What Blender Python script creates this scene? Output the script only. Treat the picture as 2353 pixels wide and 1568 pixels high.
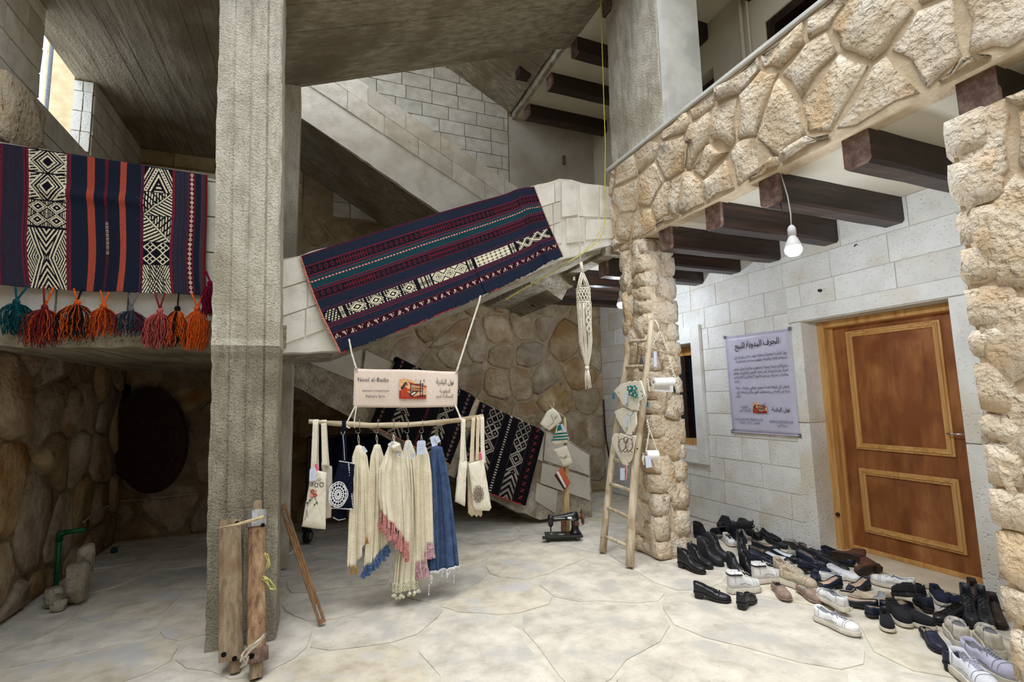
import bpy, bmesh, math, random
import numpy as np
from mathutils import Vector, Matrix, noise
for _o in list(bpy.data.objects): bpy.data.objects.remove(_o, do_unlink=True)
SC = bpy.context.scene
COL = SC.collection
RND = random.Random(7)
PI = math.pi
# ---------------------------------------------------------------- camera
FPX, CXP, CYP, CAMZ = 1141.0, 1176.5, 784.0, 1.5
_va = Vector(((720-CXP)/FPX, -(925-CYP)/FPX, -1)).normalized()
_vb = Vector(((4050-CXP)/FPX, -(850-CYP)/FPX, -1))
_vb = (_vb - _va*_va.dot(_vb)).normalized()
_vz = _vb.cross(_va)
ROT = Matrix((_vb, _va, _vz))
CAMLOC = Vector((0, 0, CAMZ))
_cd = bpy.data.cameras.new('camera'); CAM = bpy.data.objects.new('camera', _cd); COL.objects.link(CAM)
_cd.sensor_fit = 'HORIZONTAL'; _cd.sensor_width = 36; _cd.lens = FPX/2353*36; _cd.clip_start = .05; _cd.clip_end = 300
CAM.matrix_world = Matrix.Translation(CAMLOC) @ ROT.to_4x4()
SC.camera = CAM
# ---------------------------------------------------------------- sky, light, exposure
SC.view_settings.view_transform = 'Standard'; SC.view_settings.look = 'None'
SC.view_settings.gamma = 1; SC.view_settings.use_curve_mapping = False
SC.view_settings.exposure = 1.08
W = bpy.data.worlds.new('overcast_sky'); SC.world = W; W.use_nodes = True
_b = W.node_tree.nodes['Background']; _b.inputs[0].default_value = (.82, .91, 1.0, 1); _b.inputs[1].default_value = 1.05
_s = bpy.data.lights.new('hazy_sun', 'SUN'); _so = bpy.data.objects.new('hazy_sun', _s); COL.objects.link(_so)
_s.energy = 1.5; _s.angle = math.radians(45); _s.color = (1, .97, .92)
_so.rotation_euler = (math.radians(20), 0, math.radians(-50))
# ---------------------------------------------------------------- helpers
def ray(px, py): return ROT @ Vector(((px-CXP)/FPX, -(py-CYP)/FPX, -1))
def onp(px, py, ax, v):
    d = ray(px, py); return CAMLOC + d*((v-CAMLOC[ax])/d[ax])
def onpl(px, py, p0, n):
    d = ray(px, py); return CAMLOC + d*((Vector(p0)-CAMLOC).dot(n)/d.dot(n))
def lin(c):
    f = lambda v: v/12.92 if v <= .04045 else ((v+.055)/1.055)**2.4
    return tuple(f(x/255) for x in c[:3])
def c4(c): return tuple(lin(c))+(1,)
def tag(o, label=None, cat=None, group=None, kind=None):
    if label: o['label'] = label
    if cat: o['category'] = cat
    if group: o['group'] = group
    if kind: o['kind'] = kind
    return o
ORI = {}
def empty(name, base=(0, 0, 0), label=None, cat=None, group=None, kind=None, parent=None):
    o = bpy.data.objects.new(name, None); COL.objects.link(o); o.empty_display_size = .05
    base = Vector(base)
    if parent: o.parent = parent; o.location = base-ORI[parent.name]
    else: o.location = base
    ORI[o.name] = base
    return tag(o, label, cat, group, kind)
class G:
    """collects geometry for one mesh"""
    def __init__(s): s.v = []; s.f = []; s.m = []
    def add(s, vs, fs, mi=0):
        n = len(s.v); s.v += [tuple(p) for p in vs]; s.f += [tuple(i+n for i in f) for f in fs]; s.m += [mi]*len(fs); return s
    def box(s, lo, hi, mi=0, M=None):
        x0, y0, z0 = lo; x1, y1, z1 = hi
        vs = [Vector(p) for p in ((x0,y0,z0),(x1,y0,z0),(x1,y1,z0),(x0,y1,z0),(x0,y0,z1),(x1,y0,z1),(x1,y1,z1),(x0,y1,z1))]
        if M: vs = [M@p for p in vs]
        return s.add(vs, [(0,3,2,1),(4,5,6,7),(0,1,5,4),(1,2,6,5),(2,3,7,6),(3,0,4,7)], mi)
    def prism(s, pts, ext, mi=0):
        """pts: closed 3D polygon, ext: extrusion vector"""
        pts = [Vector(p) for p in pts]; ext = Vector(ext); n = len(pts)
        nn = sum(((pts[i]-pts[0]).cross(pts[(i+1) % n]-pts[0]) for i in range(1, n)), Vector())
        if nn.dot(ext) > 0: pts = pts[::-1]
        vs = pts+[p+ext for p in pts]
        fs = [tuple(range(n)), tuple(range(2*n-1, n-1, -1))]+[(i, i+n, (i+1) % n+n, (i+1) % n) for i in range(n)]
        return s.add(vs, [f[::1] for f in fs], mi)
    def tube(s, pts, r, n=6, mi=0, cap=True):
        pts = [Vector(p) for p in pts]; k = len(pts)
        rr = r if isinstance(r, (list, tuple)) else [r]*k
        t = (pts[1]-pts[0]).normalized()
        u = t.orthogonal().normalized(); vs = []
        for i, p in enumerate(pts):
            a = pts[max(i-1, 0)]; b = pts[min(i+1, k-1)]; t2 = (b-a)
            t2 = t2.normalized() if t2.length > 1e-9 else t
            u = (u-t2*u.dot(t2)); u = u.normalized() if u.length > 1e-6 else t2.orthogonal().normalized()
            w = t2.cross(u); t = t2
            for j in range(n):
                a_ = 2*PI*j/n; vs.append(p+(u*math.cos(a_)+w*math.sin(a_))*rr[i])
        fs = [(i*n+j, i*n+(j+1) % n, (i+1)*n+(j+1) % n, (i+1)*n+j) for i in range(k-1) for j in range(n)]
        if cap: fs += [tuple(range(n-1, -1, -1)), tuple(range((k-1)*n, k*n))]
        return s.add(vs, fs, mi)
    def lathe(s, prof, n=16, M=None, mi=0):
        """prof: [(r,z)...] around z"""
        vs = []; k = len(prof)
        for r, z in prof:
            for j in range(n):
                a = 2*PI*j/n; p = Vector((r*math.cos(a), r*math.sin(a), z)); vs.append(M@p if M else p)
        fs = [(i*n+j, i*n+(j+1) % n, (i+1)*n+(j+1) % n, (i+1)*n+j) for i in range(k-1) for j in range(n)]
        if prof[0][0] > 1e-6: fs.append(tuple(range(n-1, -1, -1)))
        if prof[-1][0] > 1e-6: fs.append(tuple(range((k-1)*n, k*n)))
        return s.add(vs, fs, mi)
    def ball(s, c, r, n=8, mi=0, sc=(1, 1, 1)):
        M = Matrix.Translation(Vector(c)) @ Matrix.Diagonal((sc[0], sc[1], sc[2], 1))
        k = max(3, n//2)
        return s.lathe([(max(r*math.sin(PI*i/k), 1e-4), -r*math.cos(PI*i/k)) for i in range(k+1)], n, M, mi)
    def grid(s, P, mi=0, closed=False):
        """P[i][j] rows of points"""
        R = len(P); Cn = len(P[0]); vs = [p for row in P for p in row]
        fs = [(i*Cn+j, i*Cn+(j+1) % Cn, (i+1)*Cn+(j+1) % Cn, (i+1)*Cn+j) for i in range(R-1) for j in range(Cn if closed else Cn-1)]
        return s.add(vs, fs, mi)
def build(name, g, mats, parent=None, smooth=False, label=None, cat=None, group=None, kind=None, origin=None, bevel=0, solid=0, frame=None):
    vs = g.v
    if not isinstance(mats, (list, tuple)): mats = [mats]
    if origin is None:
        xs = [v[0] for v in vs]; ys = [v[1] for v in vs]; zs = [v[2] for v in vs]
        origin = Vector(((min(xs)+max(xs))/2, (min(ys)+max(ys))/2, min(zs) if parent is None else (min(zs)+max(zs))/2))
    origin = Vector(origin)
    me = bpy.data.meshes.new(name)
    me.from_pydata([(v[0]-origin.x, v[1]-origin.y, v[2]-origin.z) for v in vs], [], g.f)
    for m in mats: me.materials.append(m)
    if any(g.m): me.polygons.foreach_set('material_index', g.m)
    if smooth: me.polygons.foreach_set('use_smooth', [True]*len(me.polygons))
    me.update()
    o = bpy.data.objects.new(name, me); COL.objects.link(o)
    if parent: o.parent = parent; o.location = origin-ORI[parent.name]
    else: o.location = origin
    ORI[o.name] = origin
    if solid:
        md = o.modifiers.new('solid', 'SOLIDIFY'); md.thickness = solid; md.offset = 0
    if bevel:
        md = o.modifiers.new('bevel', 'BEVEL'); md.width = bevel; md.segments = 2; md.limit_method = 'ANGLE'
        if hasattr(md, 'harden_normals'): md.harden_normals = False
    return tag(o, label, cat, group, kind)
# ---------------------------------------------------------------- materials
def mat(name, cols, scale=6, stretch=(1, 1, 1), bump=.3, bdist=.01, rough=.85, detail=8, pits=0, pitscale=60, big=0, bigcol=None, rnd=0, metal=0, emit=None, ramp=(.3, .7), fine=0, finescale=120, fdist=.004, spec=.3, speck=None):
    m = bpy.data.materials.new(name); m.use_nodes = True; nt = m.node_tree; N = nt.nodes; L = nt.links
    P = N['Principled BSDF']; P.inputs['Roughness'].default_value = rough; P.inputs['Metallic'].default_value = metal
    P.inputs['Specular IOR Level'].default_value = spec
    tc = N.new('ShaderNodeTexCoord'); mp = N.new('ShaderNodeMapping'); mp.inputs['Scale'].default_value = stretch
    oi = N.new('ShaderNodeObjectInfo'); ad = N.new('ShaderNodeVectorMath'); ad.operation = 'ADD'
    sc_ = N.new('ShaderNodeVectorMath'); sc_.operation = 'SCALE'; cb = N.new('ShaderNodeCombineXYZ')
    L.new(oi.outputs['Random'], cb.inputs[0]); L.new(oi.outputs['Random'], cb.inputs[1]); L.new(cb.outputs[0], sc_.inputs[0]); sc_.inputs[3].default_value = 17.0
    L.new(tc.outputs['Object'], ad.inputs[0]); L.new(sc_.outputs[0], ad.inputs[1]); L.new(ad.outputs[0], mp.inputs[0])
    nz = N.new('ShaderNodeTexNoise'); nz.inputs['Scale'].default_value = scale; nz.inputs['Detail'].default_value = detail; nz.inputs['Roughness'].default_value = .62
    L.new(mp.outputs[0], nz.inputs['Vector'])
    rp = N.new('ShaderNodeValToRGB'); cr = rp.color_ramp
    cr.elements[0].position = ramp[0]; cr.elements[1].position = ramp[1]
    cr.elements[0].color = c4(cols[0]); cr.elements[1].color = c4(cols[-1])
    for i, c in enumerate(cols[1:-1]):
        e = cr.elements.new(ramp[0]+(ramp[1]-ramp[0])*(i+1)/(len(cols)-1)); e.color = c4(c)
    L.new(nz.outputs['Fac'], rp.inputs[0]); col = rp.outputs[0]
    if bigcol:
        n2 = N.new('ShaderNodeTexNoise'); n2.inputs['Scale'].default_value = big; n2.inputs['Detail'].default_value = 5
        L.new(ad.outputs[0], n2.inputs['Vector'])
        r2 = N.new('ShaderNodeValToRGB'); r2.color_ramp.elements[0].position = .52; r2.color_ramp.elements[1].position = .66
        L.new(n2.outputs['Fac'], r2.inputs[0])
        mx = N.new('ShaderNodeMix'); mx.data_type = 'RGBA'; L.new(r2.outputs[0], mx.inputs[0]); L.new(col, mx.inputs[6]); mx.inputs[7].default_value = c4(bigcol); col = mx.outputs[2]
    if speck:
        vz = N.new('ShaderNodeTexVoronoi'); vz.inputs['Scale'].default_value = speck[1]; L.new(ad.outputs[0], vz.inputs['Vector'])
        r3 = N.new('ShaderNodeValToRGB'); r3.color_ramp.elements[0].position = speck[2]; r3.color_ramp.elements[0].color = (1, 1, 1, 1); r3.color_ramp.elements[1].position = speck[2]*1.25; r3.color_ramp.elements[1].color = (0, 0, 0, 1)
        L.new(vz.outputs['Distance'], r3.inputs[0])
        mx = N.new('ShaderNodeMix'); mx.data_type = 'RGBA'; L.new(r3.outputs[0], mx.inputs[0]); L.new(col, mx.inputs[6]); mx.inputs[7].default_value = c4(speck[0]); col = mx.outputs[2]
    if rnd:
        mr = N.new('ShaderNodeMapRange'); mr.inputs[3].default_value = 1-rnd; mr.inputs[4].default_value = 1+rnd
        L.new(oi.outputs['Random'], mr.inputs[0])
        hs = N.new('ShaderNodeHueSaturation'); L.new(mr.outputs[0], hs.inputs['Value']); L.new(col, hs.inputs['Color'])
        m2 = N.new('ShaderNodeMapRange'); m2.inputs[3].default_value = 1-rnd*1.4; m2.inputs[4].default_value = 1+rnd*1.4
        mm = N.new('ShaderNodeMath'); mm.operation = 'FRACT'; m3 = N.new('ShaderNodeMath'); m3.operation = 'MULTIPLY'; m3.inputs[1].default_value = 13.7
        L.new(oi.outputs['Random'], m3.inputs[0]); L.new(m3.outputs[0], mm.inputs[0]); L.new(mm.outputs[0], m2.inputs[0]); L.new(m2.outputs[0], hs.inputs['Saturation']); col = hs.outputs[0]
    L.new(col, P.inputs['Base Color'])
    nb = None
    if bump:
        bp = N.new('ShaderNodeBump'); bp.inputs['Strength'].default_value = bump; bp.inputs['Distance'].default_value = bdist
        L.new(nz.outputs['Fac'], bp.inputs['Height']); nb = bp
    if fine:
        nf = N.new('ShaderNodeTexNoise'); nf.inputs['Scale'].default_value = finescale; nf.inputs['Detail'].default_value = 3
        L.new(ad.outputs[0], nf.inputs['Vector'])
        b2 = N.new('ShaderNodeBump'); b2.inputs['Strength'].default_value = fine; b2.inputs['Distance'].default_value = fdist
        L.new(nf.outputs['Fac'], b2.inputs['Height'])
        if nb: L.new(nb.outputs[0], b2.inputs['Normal'])
        nb = b2
    if pits:
        vo = N.new('ShaderNodeTexVoronoi'); vo.inputs['Scale'].default_value = pitscale; L.new(ad.outputs[0], vo.inputs['Vector'])
        r4 = N.new('ShaderNodeValToRGB'); r4.color_ramp.elements[0].position = .12; r4.color_ramp.elements[1].position = .3; L.new(vo.outputs['Distance'], r4.inputs[0])
        b3 = N.new('ShaderNodeBump'); b3.inputs['Strength'].default_value = pits; b3.inputs['Distance'].default_value = .008
        L.new(r4.outputs[0], b3.inputs['Height'])
        if nb: L.new(nb.outputs[0], b3.inputs['Normal'])
        nb = b3
    if nb: L.new(nb.outputs[0], P.inputs['Normal'])
    if emit:
        P.inputs['Emission Color'].default_value = tuple(emit[:3])+(1,); P.inputs['Emission Strength'].default_value = emit[3]
    return m
def plain(name, c, rough=.6, bump=.15, metal=0, rnd=0, emit=None, scale=40, spec=.3, var=.12):
    a = tuple(max(0, x*(1-var)) for x in c); b = tuple(min(255, x*(1+var)) for x in c)
    return mat(name, [a, b], scale=scale, bump=bump, bdist=.003, rough=rough, metal=metal, rnd=rnd, emit=emit, spec=spec, detail=4)
MT = {}
MT['conc'] = mat('board_marked_concrete', [(118,108,90), (152,142,122), (178,168,148)], scale=4, stretch=(.5, 5, 5), bump=.7, bdist=.02, pits=.25, pitscale=35, big=1.2, bigcol=(122,110,88), fine=1, finescale=50, fdist=.012, ramp=(.3, .68))
MT['concA'] = mat('board_marked_concrete_lengthwise', [(118,108,90), (150,140,120), (176,166,146)], scale=4, stretch=(5, .5, 5), bump=.7, bdist=.02, pits=.25, pitscale=35, big=1.3, bigcol=(122,110,88), fine=1, finescale=50, fdist=.012, ramp=(.3, .68))
MT['conc_col'] = mat('column_concrete', [(172,166,150), (200,194,179), (216,211,197)], scale=5, stretch=(3.5, 3.5, .9), bump=.3, bdist=.012, pits=.7, pitscale=60, big=1.6, bigcol=(172,164,146), fine=1, finescale=70, fdist=.012)
MT['conc_raw'] = mat('raw_shaded_concrete', [(124,117,102), (154,147,131), (172,165,149)], scale=5, stretch=(3.5, 3.5, 1), bump=.3, bdist=.012, pits=.8, pitscale=60, big=1.6, bigcol=(130,122,106), fine=1, finescale=70, fdist=.012)  # unpainted lower column; part of its darker tone is shade in the colour
MT['conc_light'] = mat('pale_cement_render', [(204,198,184), (226,222,211), (236,233,224)], scale=5, bump=.5, bdist=.012, pits=.4, pitscale=80, big=1.4, bigcol=(208,202,188), fine=.7, finescale=110)
MT['rough_conc'] = mat('rough_broken_concrete', [(132,122,102), (176,167,148), (208,200,184)], scale=9, bump=1, bdist=.06, pits=.9, pitscale=28, big=1.5, bigcol=(140,128,104), fine=.8, finescale=40)
MT['block'] = mat('concrete_block', [(194,187,172), (216,210,197), (228,224,213)], scale=9, bump=.45, bdist=.008, pits=.6, pitscale=90, rnd=.06, fine=.8, finescale=140, big=1.8, bigcol=(196,188,172))
MT['mortar'] = mat('block_mortar', [(120,112,98), (165,157,140)], scale=14, bump=.6, bdist=.01)
MT['block_w'] = mat('white_painted_block', [(216,214,208), (232,231,226), (240,240,236)], scale=3, bump=.25, bdist=.006, pits=.5, pitscale=30, rnd=.03, fine=.4, finescale=90, big=1.3, bigcol=(218,211,194), speck=((120,120,118), 26, .07))
MT['joint_w'] = mat('white_painted_joint', [(182,176,160), (214,209,196)], scale=10, bump=.3)
MT['stone_c'] = mat('cream_limestone', [(190,168,140), (224,206,180), (238,229,213)], scale=4.5, bump=1, bdist=.07, rnd=.06, pits=.5, pitscale=22, fine=1, finescale=26, fdist=.03, big=3, bigcol=(214,186,150), ramp=(.25, .7))
MT['mortar_c'] = mat('cream_mortar', [(196,174,144), (222,203,174)], scale=12, bump=.8, bdist=.02, fine=.8, finescale=60)
MT['stone_d'] = mat('shaded_brown_fieldstone', [(104,84,60), (146,124,96), (172,152,122)], scale=4, bump=1, bdist=.05, rnd=.18, pits=.3, pitscale=22, fine=1, finescale=18, fdist=.025, big=2.2, bigcol=(130,98,66))  # brown bay stone, darkened so the colour carries the bay's shade
MT['mortar_d'] = mat('shaded_mortar', [(108,90,66), (142,122,94)], scale=10, bump=1, bdist=.04, fine=.6, finescale=50)  # mortar of the bay, its shade put into the colour too
MT['stone_b'] = mat('brown_fieldstone', [(136,116,88), (172,152,122), (198,182,154)], scale=4, bump=1, bdist=.05, rnd=.15, pits=.3, pitscale=22, fine=1, finescale=18, fdist=.025, big=2.2, bigcol=(152,122,86))
MT['mortar_b'] = mat('brown_mortar', [(150,130,102), (182,162,132)], scale=10, bump=1, bdist=.04, fine=.6, finescale=50)
MT['flag'] = mat('flagstone', [(168,162,150), (200,193,181), (218,211,199)], scale=5, bump=.4, bdist=.008, rough=.8, rnd=.04, fine=.4, finescale=40, big=3.4, bigcol=(182,179,172), pits=.3, pitscale=40, speck=((150,146,140), 14, .05))
MT['flag2'] = mat('flagstone_warm', [(172,162,142), (203,194,176), (220,212,195)], scale=5, bump=.3, bdist=.008, rough=.8, rnd=.04, fine=.4, finescale=40, big=3.2, bigcol=(190,188,186), pits=.2, pitscale=40)
MT['flag_m'] = mat('floor_mortar', [(184,178,164), (212,206,193)], scale=9, bump=.5, bdist=.008, rough=.85, fine=.5)
MT['plaster'] = mat('cream_plaster', [(212,204,184), (226,219,202)], scale=2, bump=.15, bdist=.005, big=1.0, bigcol=(216,208,186))
MT['plaster_g'] = mat('grey_plaster', [(178,170,156), (198,191,178), (206,200,188)], scale=3, bump=.3, bdist=.01, big=1.5, bigcol=(176,166,150), pits=.15)
MT['beam'] = mat('dark_stained_wood', [(22,13,10), (40,24,18), (66,42,32)], scale=4, stretch=(.3, 6, 6), bump=.5, bdist=.006, rough=.42, big=5, spec=.5)
MT['beam_end'] = mat('worn_beam_end', [(74,52,44), (112,88,78), (150,130,120)], scale=14, bump=.4, rough=.6)
MT['marble'] = mat('pale_marble_slab', [(206,206,202), (228,228,224)], scale=5, bump=.1, rough=.5, big=3, bigcol=(196,196,192))
# ---------------------------------------------------------------- polygons
def clip(poly, a, b, c):
    """keep a*x+b*y<=c"""
    out = []; n = len(poly)
    for i in range(n):
        p = poly[i]; q = poly[(i+1) % n]; dp = a*p[0]+b*p[1]-c; dq = a*q[0]+b*q[1]-c
        if dp <= 0: out.append(p)
        if (dp < 0 < dq) or (dq < 0 < dp):
            t = dp/(dp-dq); out.append((p[0]+(q[0]-p[0])*t, p[1]+(q[1]-p[1])*t))
    return out
def area(p): return .5*abs(sum(p[i][0]*p[(i+1) % len(p)][1]-p[(i+1) % len(p)][0]*p[i][1] for i in range(len(p))))
def ccw(p):
    s = sum(p[i][0]*p[(i+1) % len(p)][1]-p[(i+1) % len(p)][0]*p[i][1] for i in range(len(p)))
    return p if s > 0 else p[::-1]
def clip_to(poly, region, ins=0):
    region = ccw(region)
    for i in range(len(region)):
        x0, y0 = region[i]; x1, y1 = region[(i+1) % len(region)]
        nx, ny = y1-y0, -(x1-x0); l = math.hypot(nx, ny); nx /= l; ny /= l
        poly = clip(poly, nx, ny, nx*x0+ny*y0-ins)
        if len(poly) < 3: return []
    return poly
def voronoi(region, size, joint, seed=1, jit=.42, aspect=1.0, extra=None):
    r = random.Random(seed); xs = [p[0] for p in region]; ys = [p[1] for p in region]
    sx, sy = size*aspect, size; pts = []; j = 0; y = min(ys)-sy
    while y < max(ys)+sy:
        x = min(xs)-sx+(sx/2 if j % 2 else 0)
        while x < max(xs)+sx:
            pts.append((x+r.uniform(-jit, jit)*sx, y+r.uniform(-jit, jit)*sy)); x += sx
        y += sy; j += 1
    # drop some seeds so that a few cells come out large
    pts = [p for p in pts if r.random() > .1]
    out = []
    for i, p in enumerate(pts):
        nb = sorted(pts, key=lambda q: (q[0]-p[0])**2+(q[1]-p[1])**2)[1:22]
        R = size*2.5*max(1, aspect)
        c = [(p[0]-R, p[1]-R), (p[0]+R, p[1]-R), (p[0]+R, p[1]+R), (p[0]-R, p[1]+R)]
        jo = joint*r.uniform(.5, 1.5)
        for q in nb:
            dx, dy = q[0]-p[0], q[1]-p[1]; l = math.hypot(dx, dy)
            if l < 1e-6: continue
            nx, ny = dx/l, dy/l; mxp, myp = (p[0]+q[0])/2, (p[1]+q[1])/2
            c = clip(c, nx, ny, nx*mxp+ny*myp-jo/2)
            if len(c) < 3: break
        if len(c) < 3: continue
        c = clip_to(c, region, joint*.3)
        if len(c) < 3: continue
        pr = sum(math.hypot(c[k][0]-c[k-1][0], c[k][1]-c[k-1][1]) for k in range(len(c)))
        if area(c) > size*size*.05 and area(c)/pr**2 > .016: out.append(c)
    return out
def courses(region, bw, bh, joint, seed=1, y0=None, stagger=True, vary=.08):
    r = random.Random(seed); xs = [p[0] for p in region]; ys = [p[1] for p in region]; out = []
    y = min(ys) if y0 is None else y0; k = 0
    while y < max(ys):
        x = min(xs)-bw*(r.random() if stagger else 0)
        while x < max(xs):
            w = bw*(1+r.uniform(-vary, vary))
            c = clip_to([(x+joint/2, y+joint/2), (x+w-joint/2, y+joint/2), (x+w-joint/2, y+bh-joint/2), (x+joint/2, y+bh-joint/2)], region)
            if len(c) >= 3 and area(c) > bw*bh*.05: out.append(c)
            x += w
        y += bh; k += 1
    return out
def stone(name, poly, O, U, V, N, parent, m, h=.03, back=.02, rough=.01, dome=.35, roundy=0, seed=0, flat=False, jag=.0):
    """one stone of a wall or pavement: its own outline, edges and relief"""
    r = random.Random(seed); poly = ccw(poly)
    if roundy:
        for _ in range(roundy):
            q = []
            for i in range(len(poly)):
                a = poly[i]; b = poly[(i+1) % len(poly)]
                q += [(a[0]*.8+b[0]*.2, a[1]*.8+b[1]*.2), (a[0]*.2+b[0]*.8, a[1]*.2+b[1]*.8)]
            poly = q
            if len(poly) > 12: break
    # merge tiny edges
    q = []
    per = sum(math.hypot(poly[i][0]-poly[i-1][0], poly[i][1]-poly[i-1][1]) for i in range(len(poly)))
    for p in poly:
        if not q or math.hypot(p[0]-q[-1][0], p[1]-q[-1][1]) > per*.03: q.append(p)
    poly = q
    if len(poly) < 3: return None
    if jag:
        q = []
        for i in range(len(poly)):
            a = poly[i]; b = poly[(i+1) % len(poly)]; l = math.hypot(b[0]-a[0], b[1]-a[1]); q.append(a)
            if l > per*.12:
                k = r.uniform(.35, .65); o = r.uniform(-.25, 1)*min(jag, l*.14)
                q.append((a[0]+(b[0]-a[0])*k-(b[1]-a[1])/l*o, a[1]+(b[1]-a[1])*k+(b[0]-a[0])/l*o))
        poly = q
    n = len(poly); cx = sum(p[0] for p in poly)/n; cy = sum(p[1] for p in poly)/n
    tx, ty = r.uniform(-1, 1)*rough*2.2, r.uniform(-1, 1)*rough*2.2; sz = math.sqrt(area(poly)) or .1
    P3 = lambda x, y, d: Vector(O)+U*x+V*y+N*d
    vs = [P3(x, y, -back) for x, y in poly]
    if flat:
        vs += [P3(x, y, h+((x-cx)*tx+(y-cy)*ty)/sz) for x, y in poly]
        fs = [(i, (i+1) % n, n+(i+1) % n, n+i) for i in range(n)]+[tuple(range(n, 2*n))]
    else:
        h *= r.choice((.4, .7, 1, 1.3)); tx *= 1.8; ty *= 1.8
        vs += [P3(x, y, h*(1-dome)+r.uniform(-1, 1)*rough*.6) for x, y in poly]
        s = r.uniform(.80, .88)
        vs += [P3(cx+(x-cx)*s+r.uniform(-.02, .02)*sz, cy+(y-cy)*s+r.uniform(-.02, .02)*sz, h*.92+((x-cx)*tx+(y-cy)*ty)/sz+r.uniform(-1, 1)*rough) for x, y in poly]
        vs += [P3(cx+r.uniform(-.1, .1)*sz, cy+r.uniform(-.1, .1)*sz, h*1.05+r.uniform(-1, 1)*rough)]
        fs = [(i, (i+1) % n, n+(i+1) % n, n+i) for i in range(n)]+[(n+i, n+(i+1) % n, 2*n+(i+1) % n, 2*n+i) for i in range(n)]
        fs += [(2*n+i, 2*n+(i+1) % n, 3*n) for i in range(n)]
    if U.cross(V).dot(N) < 0: fs = [f[::-1] for f in fs]
    g = G().add(vs, fs)
    return build(name, g, m, parent, origin=P3(cx, cy, 0), smooth=not flat)
def stones(name, polys, O, U, V, N, parent, m, **k):
    U, V, N = Vector(U), Vector(V), Vector(N); ms = m if isinstance(m, list) else [m]
    sd = k.pop('seed', 1)
    for i, p in enumerate(polys): stone(name, p, O, U, V, N, parent, ms[(i*7) % len(ms)], seed=sd*1000+i, **k)
def rect(x0, y0, x1, y1): return [(x0, y0), (x1, y0), (x1, y1), (x0, y1)]
def struct(name, g, m, **k):
    k.setdefault('kind', 'structure'); return build(name, g, m, **k)
XD, XB, YB, XL = 4.38, 2.95, 7.0, -2.03
# ---------------------------------------------------------------- floor
fl = struct('floor', G().box((-6, -9, -.12), (5.0, 7.2, -.012)), MT['flag_m'])
polys = voronoi(rect(-2.02, -1.0, 4.4, 6.98), .66, .03, seed=5, jit=.44, aspect=1.25)
stones('flagstone', polys, (0, 0, -.012), (1, 0, 0), (0, 1, 0), (0, 0, 1), fl, [MT['flag'], MT['flag'], MT['flag2']], h=.006, back=.02, flat=True, rough=.0008, jag=.05, roundy=1)
# ---------------------------------------------------------------- back wall
wb = struct('wall_back', G().box((XL-.3, YB, -.1), (XD+.3, YB+.3, 8.0)), MT['mortar_b'])
polys = voronoi(rect(XL, 0, XD, 4.0), .43, .03, seed=11, jit=.4, aspect=1.1)
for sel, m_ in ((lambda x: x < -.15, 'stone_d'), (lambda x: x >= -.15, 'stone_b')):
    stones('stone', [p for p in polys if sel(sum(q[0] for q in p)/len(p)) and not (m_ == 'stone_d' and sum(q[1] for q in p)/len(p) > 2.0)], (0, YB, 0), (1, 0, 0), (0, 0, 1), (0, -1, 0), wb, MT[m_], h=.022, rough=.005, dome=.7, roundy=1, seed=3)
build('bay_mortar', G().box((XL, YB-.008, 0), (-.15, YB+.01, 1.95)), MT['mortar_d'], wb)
polys = courses(rect(XL, 4.02, -.2, 4.75), .42, .21, .012, seed=4, y0=4.02)
stones('block', polys, (0, YB, 0), (1, 0, 0), (0, 0, 1), (0, -1, 0), wb, mat('ochre_block', [(168,146,108), (196,176,138)], scale=7, bump=.5, rnd=.08, fine=.5), h=.02, flat=True, rough=.003)
polys = courses(rect(.2, 4.02, 2.80, 7.2), .42, .215, .012, seed=9, y0=4.02)
stones('block', polys, (0, YB, 0), (1, 0, 0), (0, 0, 1), (0, -1, 0), wb, MT['block'], h=.022, flat=True, rough=.003, seed=2)
build('plaster_coat', G().box((2.82, YB-.02, 3.2), (XD, YB+.01, 6.0)), MT['plaster_g'], wb)
# ---------------------------------------------------------------- left wall with the opening to the sky
g = G(); g.box((XL-.15, 1.0, -.1), (XL, YB, 3.88)); g.box((XL-.15, 1.0, 3.88), (XL, 4.66, 6.0)); g.box((XL-.15, 5.62, 3.88), (XL, YB, 6.0)); g.box((XL-.15, 4.66, 4.66), (XL, 5.62, 6.0))
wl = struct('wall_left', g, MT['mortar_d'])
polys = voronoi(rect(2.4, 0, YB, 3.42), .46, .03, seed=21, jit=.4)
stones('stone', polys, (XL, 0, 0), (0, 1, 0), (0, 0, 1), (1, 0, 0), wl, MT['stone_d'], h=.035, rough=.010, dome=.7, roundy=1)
for i, rg in enumerate((rect(3.0, 3.46, YB, 3.87), rect(3.0, 3.87, 4.66, 4.75), rect(5.63, 3.87, YB, 4.75))):
    stones('block', courses(rg, .42, .205, .012, seed=30+i, y0=3.46 if i == 0 else 3.87), (XL, 0, 0), (0, 1, 0), (0, 0, 1), (1, 0, 0), wl, MT['block'], h=.012, flat=True, rough=.002, seed=5+i)
stones('block', courses(rect(XL-.15, 3.9, XL, 4.6), .078, .2, .008, seed=3, stagger=False), (0, 5.62, 0), (1, 0, 0), (0, 0, 1), (0, -1, 0), wl, MT['block_w'], h=.01, flat=True, rough=.002, seed=9)  # jamb in the whiter block, outside daylight put into its colour
nb = empty('neighbour_building', (-2.2, 8.6, 0), 'yellowish wall of the next building seen through the opening on the left', 'building')
build('wall', G().box((-3.42, 8.0, -.1), (-1.2, 9.4, 8.2)), mat('sunlit_yellow_stone', [(206,186,146), (232,216,180)], scale=8, bump=.6, rough=.9, fine=.6), nb)  # yellowish stone of the next building
build('roof_ledge', G().box((-3.48, 7.95, 8.2), (-1.15, 9.45, 8.32)), MT['plaster'], nb)
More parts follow.
